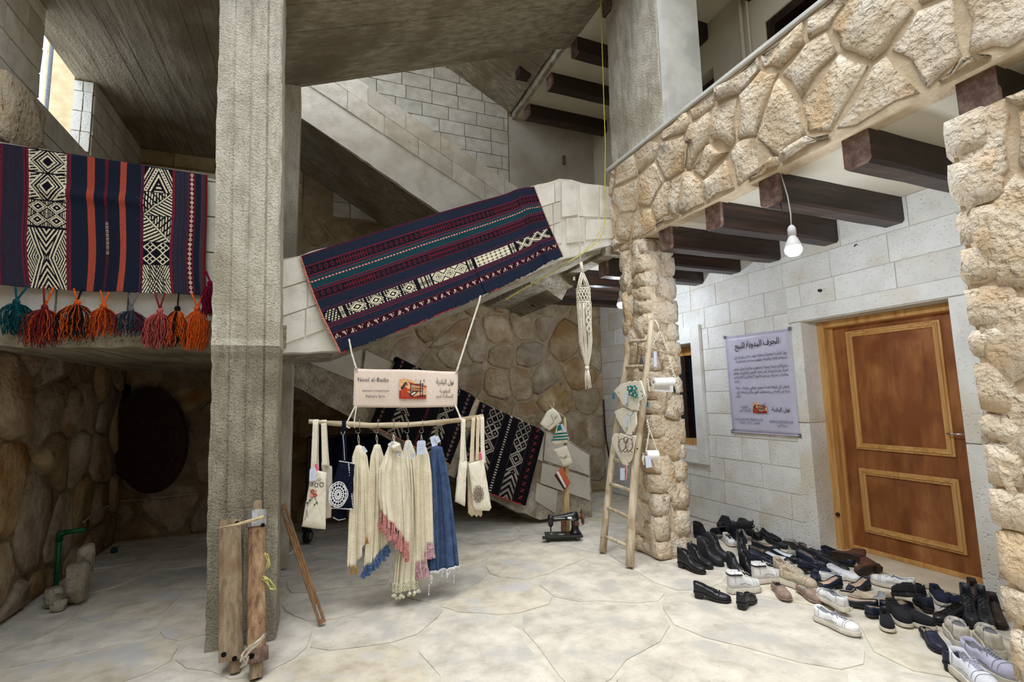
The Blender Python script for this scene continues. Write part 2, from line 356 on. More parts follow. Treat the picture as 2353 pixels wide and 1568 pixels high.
pl = build('pole', G().tube([(-3.12, 7.4, -.1), (-3.12, 7.4, 7.5)], .022, 8), plain('grey_pole', (120,128,140)), label='thin grey pole outside the opening in the left wall', cat='pole')
# ---------------------------------------------------------------- boards pressed into concrete
def board_imprint(parent, m, O, U, V, N, lu, lv, w=.16, seed=1, dmax=.012, zf=None):
    """strips of shuttering relief under a slab: U along the boards, V across"""
    r = random.Random(seed); U, V, N = Vector(U), Vector(V), Vector(N); g = G(); v = 0
    while v < lv-.001:
        ww = min(w*r.uniform(.7, 1.35), lv-v); d = r.uniform(0.001, dmax); K = 10; e = .004
        rows = []
        for i in range(K+1):
            u = lu*i/K; a = v+e*r.uniform(0, 1.4); b = v+ww-e*r.uniform(0, 1.4)
            rows.append([Vector(O)+U*u+V*a-N*.02, Vector(O)+U*u+V*a+N*d, Vector(O)+U*u+V*b+N*d, Vector(O)+U*u+V*b-N*.02])
        g.grid(rows, closed=True); g.add(rows[0], [(0, 1, 2, 3)]); g.add(rows[-1], [(3, 2, 1, 0)])
        v += ww
    return build('board_imprint', g, m, parent)
# ---------------------------------------------------------------- landing slabs
s1 = struct('trim_1', G().box((XL, 4.08, 1.91), (-.2, YB, 2.08)), MT['concA'], label='lower stair landing slab')
board_imprint(s1, MT['concA'], (XL, 4.12, 1.91), (0, 1, 0), (1, 0, 0), (0, 0, -1), 2.88, 1.8, seed=3)
s2 = struct('trim_2', G().box((XL-.14, 3.55, 4.62), (-.5, YB, 4.8)), MT['concA'], label='upper stair landing slab')
board_imprint(s2, MT['concA'], (XL, 3.55, 4.62), (0, 1, 0), (1, 0, 0), (0, 0, -1), 3.45, 1.53, seed=4, w=.13)
# ---------------------------------------------------------------- main concrete column
g = G(); lev = [i*.045 for i in range(0, 140)]
prof = [(0, 0), (.012, .006), (.085, .0), (.098, .010), (.108, .0), (.2, .004), (.206, -.006), (.215, .008), (.3, .0), (.308, .012), (.318, -.004), (.385, .006), (.40, .02), (.40, .4), (0, .4)]
rows = []; rr = random.Random(4)
for z in lev:
    x0 = -.583-.0205*z; wid = .395+.0016*z; wide = 1.0; fy = 3.70
    fy -= .012*min(1, max(0, (z-1.8)/.02)) if z < 1.93 else .0
    rows.append([Vector((x0+(px_/.40)*wid+(rr.uniform(-.0035, .0035)+.003*math.sin(z*5+px_*9) if px_ in (0, .40) else 0), fy+py_+rr.uniform(-.0015, .0015), z-.005)) for px_, py_ in prof])
g.grid(rows, closed=True); g.add(rows[-1], [tuple(range(len(prof)))])
g.v = [tuple(p) for p in g.v]
colm = struct('concrete_column', G().add([tuple(v) for v in g.v], [f[::-1] for f in g.f]), [MT['conc_col'], MT['conc_raw']], kind='structure')
colm.data.polygons.foreach_set('material_index', [1 if g.v[f[0]][2] < 1.88 else 0 for f in g.f])
co2 = struct('rear_column', G().box((-.52, 5.15, 0), (-.185, 5.5, 4.7)), MT['conc_col'], bevel=.01)
# ---------------------------------------------------------------- landing parapet (left, under the wide rug)
lp = struct('wall_left_landing', G().box((XL, 4.12, 2.06), (-.52, 4.26, 3.22)), MT['mortar'])
reg = [onp(-14, 333, 1, 4.1), onp(505, 417, 1, 4.1), onp(505, 800, 1, 4.1), onp(-14, 790, 1, 4.1)]
reg = [(p.x, p.z) for p in reg]
stones('block', courses([(XL, 2.07), (-.5, 2.07), (-.5, 3.16), (XL, 3.25)], .42, .27, .012, seed=2, y0=2.07), (0, 4.12, 0), (1, 0, 0), (0, 0, 1), (0, -1, 0), lp, MT['conc_light'], h=.022, flat=True, rough=.003)
# rough slab edge under it
def rough_slab(name, poly, ext, m, parent=None, amp=.012, seg=.09, seed=1, **k):
    """prism whose outline is broken up like poured concrete"""
    r = random.Random(seed); q = []
    for i in range(len(poly)):
        a = Vector(poly[i]); b = Vector(poly[(i+1) % len(poly)]); n = max(1, int((b-a).length/seg))
        for j in range(n):
            p = a.lerp(b, j/n)
            if j: p += Vector((r.uniform(-amp, amp), 0, r.uniform(-amp, amp)))
            q.append(p)
    g = G().prism(q, ext)
    return build(name, g, m, parent, **k)
rough_slab('slab_edge', [(XL, 4.07, 1.9), (-.55, 4.07, 1.9), (-.55, 4.07, 2.09), (XL, 4.07, 2.09)], (0, .07, 0), MT['rough_conc'], s1, seed=3)
# ---------------------------------------------------------------- flight two, its face runs from the column to the balcony
FP0 = Vector((-.25, 4.1, 0)); FU = Vector((3.2, .3, 0)).normalized(); FN = Vector((FU.y, -FU.x, 0))   # FN towards the camera
def onF(px, py, off=0): return onpl(px, py, FP0+FN*off, FN)
def FX(p): return ((p-FP0).dot(FU), p.z)
top = [(638, 598), (690, 588), (1285, 411), (1312, 413), (1340, 421), (1412, 432)]
bot = [(1412, 562), (1385, 568), (1300, 592), (1180, 645), (1080, 690), (960, 735), (850, 782), (770, 806), (638, 812)]
wf = rough_slab('wall_stair_parapet', [onF(*p) for p in top+bot], (0, .16, 0), MT['conc_light'], amp=.009, seed=8, kind='structure')
regF = [FX(onF(*p)) for p in top]
tl, kink, tr = FX(onF(638, 603)), FX(onF(1285, 416)), FX(onF(1412, 436))
hgt = .76
low = [(tl[0], tl[1]-.62), (FX(onF(1290, 596))[0], FX(onF(1290, 596))[1])]
slope = (kink[1]-tl[1])/(kink[0]-tl[0])
regA = [(tl[0], tl[1]-.60), tl, kink, (kink[0], kink[1]-.62)]
# sloping courses along the flight, level ones on the flat end
pol = []
for k_ in range(3):
    b0 = -.22*(k_+1); x = tl[0]-RND.random()*.3
    while x < kink[0]:
        w_ = .4*RND.uniform(.85, 1.1); a, b = max(x+.005, tl[0]), min(x+w_-.005, kink[0]-.005)
        if b-a > .04:
            z = lambda t: tl[1]+slope*(t-tl[0])
            pol.append([(a, z(a)+b0+.006), (b, z(b)+b0+.006), (b, z(b)+b0+.214), (a, z(a)+b0+.214)])
        x += w_
stones('block', pol, FP0, FU, (0, 0, 1), FN, wf, MT['conc_light'], h=.014, flat=True, rough=.003, seed=12)
pol = []
for px0, px1, y0, y1, y2, y3 in ((1289, 1326, 418, 500, 495, 420), (1329, 1372, 424, 498, 500, 428), (1376, 1410, 430, 500, 502, 434), (1300, 1340, 503, 560, 556, 500), (1344, 1410, 506, 552, 548, 505)):
    q = [onF(px0, y0), onF(px1, y3), onF(px1, y2), onF(px0, y1)]; pol.append([FX(p) for p in q])
stones('block', pol, FP0, FU, (0, 0, 1), FN, wf, MT['conc_light'], h=.016, flat=True, rough=.003, seed=14)
g = G(); P0 = [onF(638, 812), onF(770, 806), onF(1180, 655), onF(1300, 602), onF(1412, 572)]
zz = [(P.x, P.y+.1, P.z) for P in P0]
g = G(); ys = 1.25
vs = [(x, y, z+.01) for x, y, z in zz]+[(x, 5.42, z+.01) for x, y, z in zz]+[(x, y, z+.2) for x, y, z in zz]+[(x, 5.42, z+.2) for x, y, z in zz]
n = 5; fs = []
for i in range(n-1): fs += [(i, n+i, n+i+1, i+1), (2*n+i, 2*n+i+1, 3*n+i+1, 3*n+i), (n+i, 3*n+i, 3*n+i+1, n+i+1), (i, i+1, 2*n+i+1, 2*n+i)]
fs += [(0, 2*n, 3*n, n), (n-1, 2*n-1, 4*n-1, 3*n-1)]
build('soffit', g.add(vs, fs), MT['rough_conc'], wf)
# ---------------------------------------------------------------- flight one (its side wall carries the dark rugs), plane Y=5.6
Y1 = 5.6
P = lambda px, py, Y=Y1: onp(px, py, 1, Y)
w1 = rough_slab('wall_lower_flight', [P(640, 700), P(835, 797), P(1250, 989), P(1300, 1010), P(1356, 1042), P(1361, 1191), P(1240, 1195), P(1130, 1150), P(860, 992), P(640, 868)], (0, .16, 0), MT['rough_conc'], amp=.012, seed=5, kind='structure')
pol = [[(1115, 930), (1250, 992), (1245, 1060), (1110, 1000)], [(1254, 994), (1300, 1014), (1352, 1046), (1352, 1092), (1248, 1058)], [(1245, 1064), (1352, 1098), (1355, 1150), (1240, 1110)], [(1232, 1110), (1280, 1128), (1275, 1180), (1228, 1150)],
       [(840, 806), (960, 862), (950, 925), (830, 880)], [(700, 740), (832, 804), (824, 880), (700, 830)], [(962, 866), (1110, 930), (1104, 990), (952, 925)]]
stones('block', [[(P(*a).x, P(*a).z) for a in q] for q in pol], (0, Y1, 0), (1, 0, 0), (0, 0, 1), (0, -1, 0), w1, MT['plaster_g'], h=.02, flat=True, rough=.003, seed=16)
q = [P(640, 868), P(860, 992), P(1130, 1150), P(1240, 1195)]
vs = []
for dy, dz in ((.12, .01), (1.4, .01), (.12, .18), (1.4, .18)): vs += [(p.x, p.y+dy, p.z+dz) for p in q]
n = 4; fs = []
for i in range(n-1): fs += [(i, n+i, n+i+1, i+1), (2*n+i, 2*n+i+1, 3*n+i+1, 3*n+i), (n+i, 3*n+i, 3*n+i+1, n+i+1), (i, i+1, 2*n+i+1, 2*n+i)]
fs += [(0, 2*n, 3*n, n), (n-1, 2*n-1, 4*n-1, 3*n-1)]
build('soffit', G().add(vs, fs), MT['conc'], w1)
build('end_wall', G().box((3.1, Y1+.02, 0), (3.28, YB, .72)), MT['rough_conc'], w1)
# ---------------------------------------------------------------- flight three, going up to the left behind
tp = [(-.75, 5.80), (.39, 5.20), (2.31, 4.19), (2.95, 3.85)]
bt = [(2.95, 2.86), (1.24, 3.78), (-.35, 4.70), (-.75, 4.74)]
w3 = rough_slab('wall_upper_flight', [(x, Y1, z) for x, z in tp+bt], (0, .16, 0), MT['conc_light'], amp=.008, seed=6, kind='structure')
pol = []; r3 = random.Random(5)
for k_ in range(2):
    x = -.75-.2*k_
    while x < 2.9:
        w_ = .41*r3.uniform(.94, 1.06); a, b = max(-.75, x+.004), min(2.93, x+w_-.004)
        z = lambda t: 5.20-.526*(t-.39)-.235*k_
        if b-a > .05: pol.append([(a, z(a)-.232), (b, z(b)-.232), (b, z(b)-.004), (a, z(a)-.004)])
        x += w_
stones('block', pol, (0, Y1, 0), (1, 0, 0), (0, 0, 1), (0, -1, 0), w3, MT['block'], h=.012, flat=True, rough=.002, seed=18)
A = Vector((-.40, Y1+.01, 4.73)); B = Vector((2.95, Y1+.01, 2.74)); U = (B-A).normalized(); Nn = Vector((U.z, 0, -U.x))
g = G(); D = Vector((0, 1.4, 0)); T = -Nn*.16
g.add([A, B, B+D, A+D, A+T, B+T, B+D+T, A+D+T], [(0, 3, 2, 1), (4, 5, 6, 7), (0, 1, 5, 4), (1, 2, 6, 5), (2, 3, 7, 6), (3, 0, 4, 7)])
sf = build('soffit', g, MT['conc'], w3); board_imprint(sf, MT['conc'], A, U, (0, 1, 0), Nn if Nn.z < 0 else -Nn, (B-A).length, 1.4, seed=7, w=.14)
# ---------------------------------------------------------------- flight four, the great sloping soffit overhead
A = Vector((-.52, 3.62, 4.60)); B = Vector((2.98, 3.62, 5.99)); U = (B-A).normalized(); Nn = Vector((U.z, 0, -U.x))
g = G(); D = Vector((0, 1.6, 0)); T = -Nn*.18
g.add([A, B, B+D, A+D, A+T, B+T, B+D+T, A+D+T], [(0, 3, 2, 1), (4, 5, 6, 7), (0, 1, 5, 4), (1, 2, 6, 5), (2, 3, 7, 6), (3, 0, 4, 7)])
c4_ = struct('ceiling_stair_flight', g, MT['conc']); board_imprint(c4_, MT['conc'], A, U, (0, 1, 0), Nn, (B-A).length, 1.6, seed=9, w=.17, dmax=.014)
build('parapet', G().prism([A+T, B+T, B+T+Vector((0, 0, .9)), A+T+Vector((0, 0, .9))], (0, .14, 0)), MT['conc_light'], c4_)
# flight five, a corner of its soffit shows beyond
A = Vector((.2, 5.3, 7.48)); B = Vector((2.86, 5.3, 6.08)); U = (B-A).normalized(); Nn = Vector((U.z, 0, -U.x)); D = Vector((0, 1.7, 0)); T = -Nn*.18
g = G().add([A, B, B+D, A+D, A+T, B+T, B+D+T, A+D+T], [(0, 3, 2, 1), (4, 5, 6, 7), (0, 1, 5, 4), (1, 2, 6, 5), (2, 3, 7, 6), (3, 0, 4, 7)])
c5_ = struct('ceiling_top_flight', g, MT['conc']); board_imprint(c5_, MT['conc'], A, U, (0, 1, 0), Nn, (B-A).length, 1.7, seed=10, w=.14, dmax=.02)
struct('ceiling_roof', G().box((XL-.3, 5.2, 8.0), (3.0, 7.3, 8.15)), MT['conc'])
# ---------------------------------------------------------------- door wall, ground and upper floor
YR = -7.95
g = G(); WY0, WY1, WZ0, WZ1 = 4.87, 5.7, .84, 2.12; DY0, DY1, DZ1 = 2.17, 3.385, 2.165
T0, T1 = XD, XD+.42
for a, b, z0, z1 in ((YR, DY0, -.1, 3.25), (DY0, DY1, DZ1, 3.25), (DY1, WY0, -.1, 3.25), (WY0, WY1, -.1, WZ0), (WY0, WY1, WZ1, 3.25), (WY1, YB+.3, -.1, 3.25)): g.box((T0, a, z0), (T1, b, z1))
wd = struct('wall_right', g, MT['joint_w'])
bh = .2533
def hole_free(polys, holes):
    out = []
    for p in polys:
        cs = [p]
        for x0, y0, x1, y1 in holes:
            nxt = []
            for c in cs:
                xs = [q[0] for q in c]; ys = [q[1] for q in c]
                if max(xs) <= x0 or min(xs) >= x1 or max(ys) <= y0 or min(ys) >= y1: nxt.append(c); continue
                for h in (lambda c: clip(c, 1, 0, x0), lambda c: clip(c, -1, 0, -x1)):
                    d = h(c)
                    if len(d) >= 3 and area(d) > .002: nxt.append(d)
                mid = clip(clip(c, 1, 0, x1), -1, 0, -x0)
                for h in ((0, 1, y0), (0, -1, -y1)):
                    d = clip(mid, *h) if len(mid) >= 3 else []
                    if len(d) >= 3 and area(d) > .002: nxt.append(d)
            cs = nxt
        out += cs
    return out
polys = courses(rect(1.0, 0, YB, 3.04), .46, bh, .008, seed=44, y0=0, vary=.25)
polys = hole_free(polys, [(2.03, -1, 3.52, 2.315), (4.72, .66, 5.9, 2.34)])
stones('block', polys, (XD, 0, 0), (0, 1, 0), (0, 0, 1), (-1, 0, 0), wd, MT['block_w'], h=.006, back=.01, flat=True, rough=.0012, seed=3)
# stone door surround
sr = MT['block_w']
for y0, y1, z0, z1 in ((DY1, 3.52, 0, 1.2), (DY1, 3.52, 1.205, 2.17), (2.03, DY0, 0, 1.1), (2.03, DY0, 1.105, 2.17), (2.03, 3.52, 2.175, 2.315)):
    build('surround_block', G().box((XD-.018, y0-.003, z0), (XD+.30, y1+.003, z1-.003)), sr, wd, bevel=.006)
# window surround
for y0, y1, z0, z1 in ((4.72, 4.87, .66, 2.34), (5.7, 5.86, .66, 2.34), (4.87, 5.7, 2.13, 2.34), (4.87, 5.7, .66, .84)):
    build('surround_block', G().box((XD-.05, y0-.003, z0-.003), (XD+.18, y1+.003, z1+.003)), sr, wd, bevel=.01)
MT['pine'] = mat('varnished_pine', [(176,122,62), (206,156,92), (222,178,116)], scale=5, stretch=(4, 4, .4), bump=.15, rough=.45, spec=.4)
MT['oak'] = mat('brown_wood_veneer', [(112,62,30), (152,94,50), (182,126,76)], scale=3.2, stretch=(2, 2, .5), bump=.1, rough=.42, big=3, bigcol=(132,76,38), spec=.4)
MT['dark'] = plain('dark_interior', (14, 16, 20), rough=.3)
wn = struct('window_1', G().box((XD+.24, WY0, WZ0), (XD+.26, WY1, WZ1)), plain('dark_blue_glass', (18, 26, 38), rough=.15, spec=.5, bump=0))
for y0, y1, z0, z1 in ((4.87, 4.93, .84, 2.12), (5.64, 5.7, .84, 2.12), (4.93, 5.64, 2.0, 2.12), (4.93, 5.64, .84, .93), (5.25, 5.3, .93, 2.0)):
    build('window_frame', G().box((XD+.17, y0, z0), (XD+.24, y1, z1)), MT['pine'] if y1-y0 > .5 else MT['beam'], wn, bevel=.004)
# door
XL_ = 4.70
dr = struct('door_1', G().box((XL_, 2.17, .035), (XL_+.045, 3.315, DZ1-.06)), MT['oak'])
fr = G()
for y0, y1, z0, z1 in ((3.315, 3.385, 0, DZ1), (2.12, 2.17, 0, DZ1), (2.17, 3.315, DZ1-.06, DZ1)):
    build('door_frame', G().box((XL_-.12, y0, z0), (XL_+.06, y1, z1)), MT['pine'], dr, bevel=.006)
build('door_frame', G().box((XL_-.03, 3.295, 0.03), (XL_, 3.325, DZ1-.05)), MT['pine'], dr, bevel=.004)
build('door_sweep', G().box((XL_-.015, 2.17, .035), (XL_, 3.31, .075)), MT['pine'], dr, bevel=.004)
def moulding(y0, y1, z0, z1):
    w = .055
    for a in (0, .018):
        g = G()
        for p in ((y0, z0, y1, z0), (y1, z0, y1, z1), (y1, z1, y0, z1), (y0, z1, y0, z0)): pass
        o = [(y0, z0), (y1, z0), (y1, z1), (y0, z1)]; ins = w if a == 0 else w-.018; st = 0 if a == 0 else .018
        oo = [(y0+st, z0+st), (y1-st, z0+st), (y1-st, z1-st), (y0+st, z1-st)]; ii = [(y0+ins, z0+ins), (y1-ins, z0+ins), (y1-ins, z1-ins), (y0+ins, z1-ins)]
        d = .016 if a == 0 else .024
        vs = [(XL_, *p) for p in oo]+[(XL_-d, *p) for p in oo]+[(XL_-d, *p) for p in ii]+[(XL_, *p) for p in ii]
        fs = []
        for k in range(3): fs += [(4*k+i, 4*k+(i+1) % 4, 4*k+4+(i+1) % 4, 4*k+4+i) for i in range(4)]
        build('panel_moulding', G().add(vs, [f[::-1] for f in fs]), MT['pine'], dr, bevel=.003)
_tl = onp(1944, 763, 0, XL_); _br = onp(2199, 1051, 0, XL_); moulding(_br.y, _tl.y, _br.z, _tl.z)
_tl2 = onp(1975, 1075, 0, XL_); _br2 = onp(2226, 1277, 0, XL_); moulding(_br2.y, _tl2.y, _br2.z, _tl2.z)
hp = onp(2215, 999, 0, XL_-.05)
MT['chrome'] = plain('brushed_steel', (190, 190, 192), rough=.25, metal=1, bump=0)
build('door_handle', G().tube([(XL_, hp.y, hp.z), (XL_-.05, hp.y, hp.z), (XL_-.052, hp.y+.05, hp.z), (XL_-.052, hp.y+.11, hp.z)], .008, 8), MT['chrome'], dr, smooth=True, label='chrome lever handle')
build('keyhole_plug', G().tube([(XL_-.12, 3.34, .35), (XL_-.132, 3.34, .35)], .02, 8), MT['beam'], dr)
struct('trim_threshold', G().box((4.33, 2.17, 0), (4.76, 3.385, .035)), mat('cream_threshold_stone', [(190,176,150), (214,202,178)], scale=4, bump=.3, rough=.7), bevel=.006)
# upper floor wall
g = G(); U1 = (4.24, 5.06, 4.2, 5.4); U2 = (2.2, 3.5, 4.2, 5.42)
for a, b, z0, z1 in ((YR, 2.2, 3.25, 6), (2.2, 3.5, 3.25, 4.2), (2.2, 3.5, 5.42, 6), (3.5, 4.24, 3.25, 6), (4.24, 5.06, 3.25, 4.2), (4.24, 5.06, 5.4, 6), (5.06, YB+.3, 3.25, 6)): g.box((XD, a, z0), (XD+.4, b, z1))
wu = struct('wall_right_upper', g, MT['plaster'])
for i, (a, b, z0, z1) in enumerate((U1, U2)):
    w_ = struct('window_%d' % (i+2), G().box((XD+.2, a, z0), (XD+.22, b, z1)), plain('dark_glass', (10, 10, 12), rough=.2, bump=0))
    for y0, y1, c0, c1 in ((a, a+.1, z0, z1), (b-.1, b, z0, z1), (a+.1, b-.1, z1-.1, z1)):
        build('window_frame', G().box((XD+(.02 if i else .16), y0, c0), (XD+.2, y1, c1)), MT['beam'], w_)
# ---------------------------------------------------------------- balcony: slab, beams, parapet
cl = struct('ceiling', G().box((XB+.15, YR, 3.04), (XD+.1, YB, 3.25)), MT['plaster'])
g = G(); rr = random.Random(3); edge = [(XB+.02, YR, 3.04)]
def beam(x0, x1, yc, z0, z1, parent_name, label, k=0):
    b = empty('ceiling_beam', ((x0+x1)/2, yc, z0), label, 'beam', 'dark wooden ceiling beams')
    h = .08; c = .02; r = random.Random(int(yc*100)+k)
    pr = [(-h+c, z0), (h-c, z0), (h, z0+c), (h, z1), (-h, z1), (-h, z0+c)]
    rows = [[Vector((x, yc+y+r.uniform(-.003, .003), z+(r.uniform(-.004, .004) if z < z1 else 0))) for y, z in pr] for x in [x0+.004+(x1-x0)*i/8 for i in range(9)]]
    g = G().grid(rows, closed=True); g.f = [f[::-1] for f in g.f]; g.add(rows[-1], [(5, 4, 3, 2, 1, 0)])
    build('timber', g, MT['beam'], b)
    q = [Vector((x0-.0, yc+y*1.0, z)) for y, z in pr]
    build('end_grain', G().add(q+[p+Vector((.03, 0, 0)) for p in q], [(0, 1, 2, 3, 4, 5)]+[(i, i+6, (i+1) % 6+6, (i+1) % 6) for i in range(6)]), MT['beam_end'], b, label='worn pale end of the beam')
    return b
YBE = [-.95, -.40, .15, .71, 1.27, 1.86, 2.48, 3.02, 3.62, 4.13, 4.70, 5.25, 5.80, 6.30]
names = ['ninth', 'ninth', 'eighth', 'seventh', 'nearest ceiling beam, its blunt end above the right stone pillar', 'second ceiling beam from the right, running in behind the stone pillar', 'third ceiling beam from the right, the hook and bulb beside it', 'fourth ceiling beam from the right, behind the front bulb', 'fifth ceiling beam from the right, just above the ladder pillar top', 'sixth ceiling beam, its left end hidden at the pillar top', 'seventh ceiling beam, crossing behind the ladder pillar', 'eighth ceiling beam, beside the far light bulb', 'ninth ceiling beam with a splintered left end', 'last ceiling beam before the stone back wall, pale dropping on it']
for i, y in enumerate(YBE):
    if i < 3: continue
    beam(XB+.05, XD+.02, y, 2.83, 3.04, cl, names[i] if i > 3 else 'dark ceiling beam beyond the right stone pillar')
bp = struct('wall_balcony_parapet', G().box((XB, YR, 3.033), (XB+.14, 4.42, 3.93)), MT['mortar_c'])
polys = voronoi(rect(-.4, 3.05, 4.40, 3.92), .275, .03, seed=77, jit=.45, aspect=1.35)
stones('stone', polys, (XB, 0, 0), (0, 1, 0), (0, 0, 1), (-1, 0, 0), bp, MT['stone_c'], h=.034, rough=.008, dome=.45, seed=6, jag=.04)
build('coping_slab', G().box((XB-.03, YR, 3.935), (XB+.18, 4.43, 3.965)), MT['marble'], bp, bevel=.004)
# broken concrete edge of the ground floor ceiling beyond the pillar
q = [Vector((XB+.02+.0, y, 3.02)) for y in (4.4, 7.0)]
struct('trim_ceiling_edge', G().box((2.86, 4.4, 3.0), (3.02, 7.0, 3.25)), MT['rough_conc'])
struct('ceiling_landing', G().box((2.4, 5.35, 2.86), (2.98, 7.0, 3.2)), MT['rough_conc'])
# ---------------------------------------------------------------- pillars
def lump(name, c, s, parent, m, seed):
    r = random.Random(seed); bm = bmesh.new(); bmesh.ops.create_cube(bm, size=1); bmesh.ops.subdivide_edges(bm, edges=bm.edges[:], cuts=2, use_grid_fill=True)
    for v in bm.verts:
        p = v.co*2; l = (abs(p.x)**7+abs(p.y)**7+abs(p.z)**7)**(1/7) or 1
        q = p/l; v.co = q*.5+Vector([r.uniform(-.05, .05) for _ in range(3)])
    vs = [Vector((v.co.x*s[0]+c[0], v.co.y*s[1]+c[1], v.co.z*s[2]+c[2])) for v in bm.verts]; fs = [[v.index for v in f.verts] for f in bm.faces]; bm.free()
    return build(name, G().add(vs, fs), m, parent, origin=c, smooth=True)
def pillar(name, x0, x1, y0, y1, h, label_, size, seed, corner=.16):
    pz = struct(name, G().box((x0, y0, 0), (x1, y1, h)), MT['mortar_c'])
    for k, (O, U, N, ln) in enumerate((((x0, y0, 0), (1, 0, 0), (0, -1, 0), x1-x0), ((x0, y1, 0), (0, -1, 0), (-1, 0, 0), y1-y0), ((x1, y0, 0), (0, 1, 0), (1, 0, 0), y1-y0), ((x1, y1, 0), (-1, 0, 0), (0, 1, 0), x1-x0))):
        stones('stone', voronoi(rect(.02, 0, ln-.02, h), size, .03, seed=seed+k, jit=.42), O, U, (0, 0, 1), N, pz, MT['stone_c'], h=.03, rough=.008, dome=.5, seed=seed+k, jag=.03)
    for (cx, cy) in ((x0, y0), (x1, y0), (x0, y1), (x1, y1)):
        z = 0; r = random.Random(seed+int(cx*10)+int(cy*100))
        while z < h-.05:
            hh = min(r.uniform(.13, .27), h-z+.02); e = .03
            sx, sy = r.uniform(.14, .22), r.uniform(.14, .22)
            lump('corner_stone', (cx+(1 if cx == x0 else -1)*(sx/2-e), cy+(1 if cy == y0 else -1)*(sy/2-e), z+hh/2), (sx, sy, hh*.98), pz, MT['stone_c'], r.random()*999)
            z += hh
    return pz
pillar('stone_pillar', 2.97, 3.30, 3.90, 4.27, 3.04, '', .27, 50)
pillar('stone_pillar', 2.97, 3.45, .92, 1.38, 2.84, '', .36, 60)
# ---------------------------------------------------------------- upper column and upper ceiling
uc = struct('upper_column', G().box((3.02, 3.5, 3.2), (3.46, 4.40, 6.02)), MT['marble'])
g = G(); rows = []; rr = random.Random(9)
for i in range(30):
    z = 3.2+i*.1; rows.append([Vector((3.01+rr.uniform(-.004, .004)+.01*math.sin(j*1.7+i*.3), 3.56+j*.105, z)) for j in range(9)])
build('bare_concrete_face', g.grid(rows), MT['conc_col'], uc, solid=.02)
struct('ceiling_upper', G().box((2.9, YR, 6.0), (XD+.1, YB, 6.2)), MT['plaster'])
rough_slab('slab_lip', [(2.88, YR, 5.97), (2.88, YB, 5.97), (2.88, YB, 6.2), (2.88, YR, 6.2)], (.05, 0, 0), MT['rough_conc'], kind='structure', seed=4)
for i, (y, lb) in enumerate(((6.62, 'farthest upper ceiling beam, nearest the block wall'), (5.83, 'second upper ceiling beam, pale splashes on its side'), (5.10, 'third upper ceiling beam, chipped, just left of the upper column'), (4.36, 'upper ceiling beam seen right of the upper column'), (3.6, 'upper ceiling beam poking out beside the top of the upper column'))):
    beam(2.98 if i < 4 else 2.8, XD+.02, y, 5.79, 6.0, None, lb, 7)
st = onp(1215, 168, 0, 2.80)
build('beam_stub', G().box((2.62, st.y-.08, st.z-.1), (2.8, st.y+.08, st.z+.1)), MT['beam'], label='short dark wood stub set in the concrete edge under the roof', cat='beam', bevel=.01)
# unseen courtyard walls behind the camera, raised and darkened to keep skylight steep
wr = struct('wall_rear_unseen', G().box((-6, -8.2, -.1), (5.2, -8.0, 8.0)), MT['stone_b'])
struct('wall_left_unseen', G().box((-3.2, -8.2, -.1), (-3.0, 1.1, 6.0)), MT['stone_b'])
struct('wall_left_return', G().box((-3.2, 1.0, -.1), (XL-.14, 1.2, 6.0)), MT['stone_b'])

lump('stone', (XL+.0, 4.42, 3.55), (.13, .62, .50), wl, MT['stone_c'], 77)
lump('stone', (XL+.0, 4.95, 3.40), (.16, .5, .3), wl, MT['stone_b'], 78)
# ================================================================ woven rugs
def attr_mat(name, rough=.95, weave=(260, 260), bump=.5, var=.25):
    m = bpy.data.materials.new(name); m.use_nodes = True; nt = m.node_tree; N = nt.nodes; L = nt.links
    P = N['Principled BSDF']; P.inputs['Roughness'].default_value = rough; P.inputs['Specular IOR Level'].default_value = .1
    a = N.new('ShaderNodeAttribute'); a.attribute_name = 'Col'
    tc = N.new('ShaderNodeTexCoord'); nz = N.new('ShaderNodeTexNoise'); nz.inputs['Scale'].default_value = 90; nz.inputs['Detail'].default_value = 3
    L.new(tc.outputs['Object'], nz.inputs['Vector'])
    mr = N.new('ShaderNodeMapRange'); mr.inputs[3].default_value = 1-var; mr.inputs[4].default_value = 1+var; L.new(nz.outputs['Fac'], mr.inputs[0])
    hs = N.new('ShaderNodeHueSaturation'); L.new(a.outputs['Color'], hs.inputs['Color']); L.new(mr.outputs[0], hs.inputs['Value']); L.new(hs.outputs[0], P.inputs['Base Color'])
    b = N.new('ShaderNodeBump'); b.inputs['Strength'].default_value = bump; b.inputs['Distance'].default_value = .003; L.new(nz.outputs['Fac'], b.inputs['Height']); L.new(b.outputs[0], P.inputs['Normal'])
    return m
MT['rug'] = attr_mat('woven_wool')
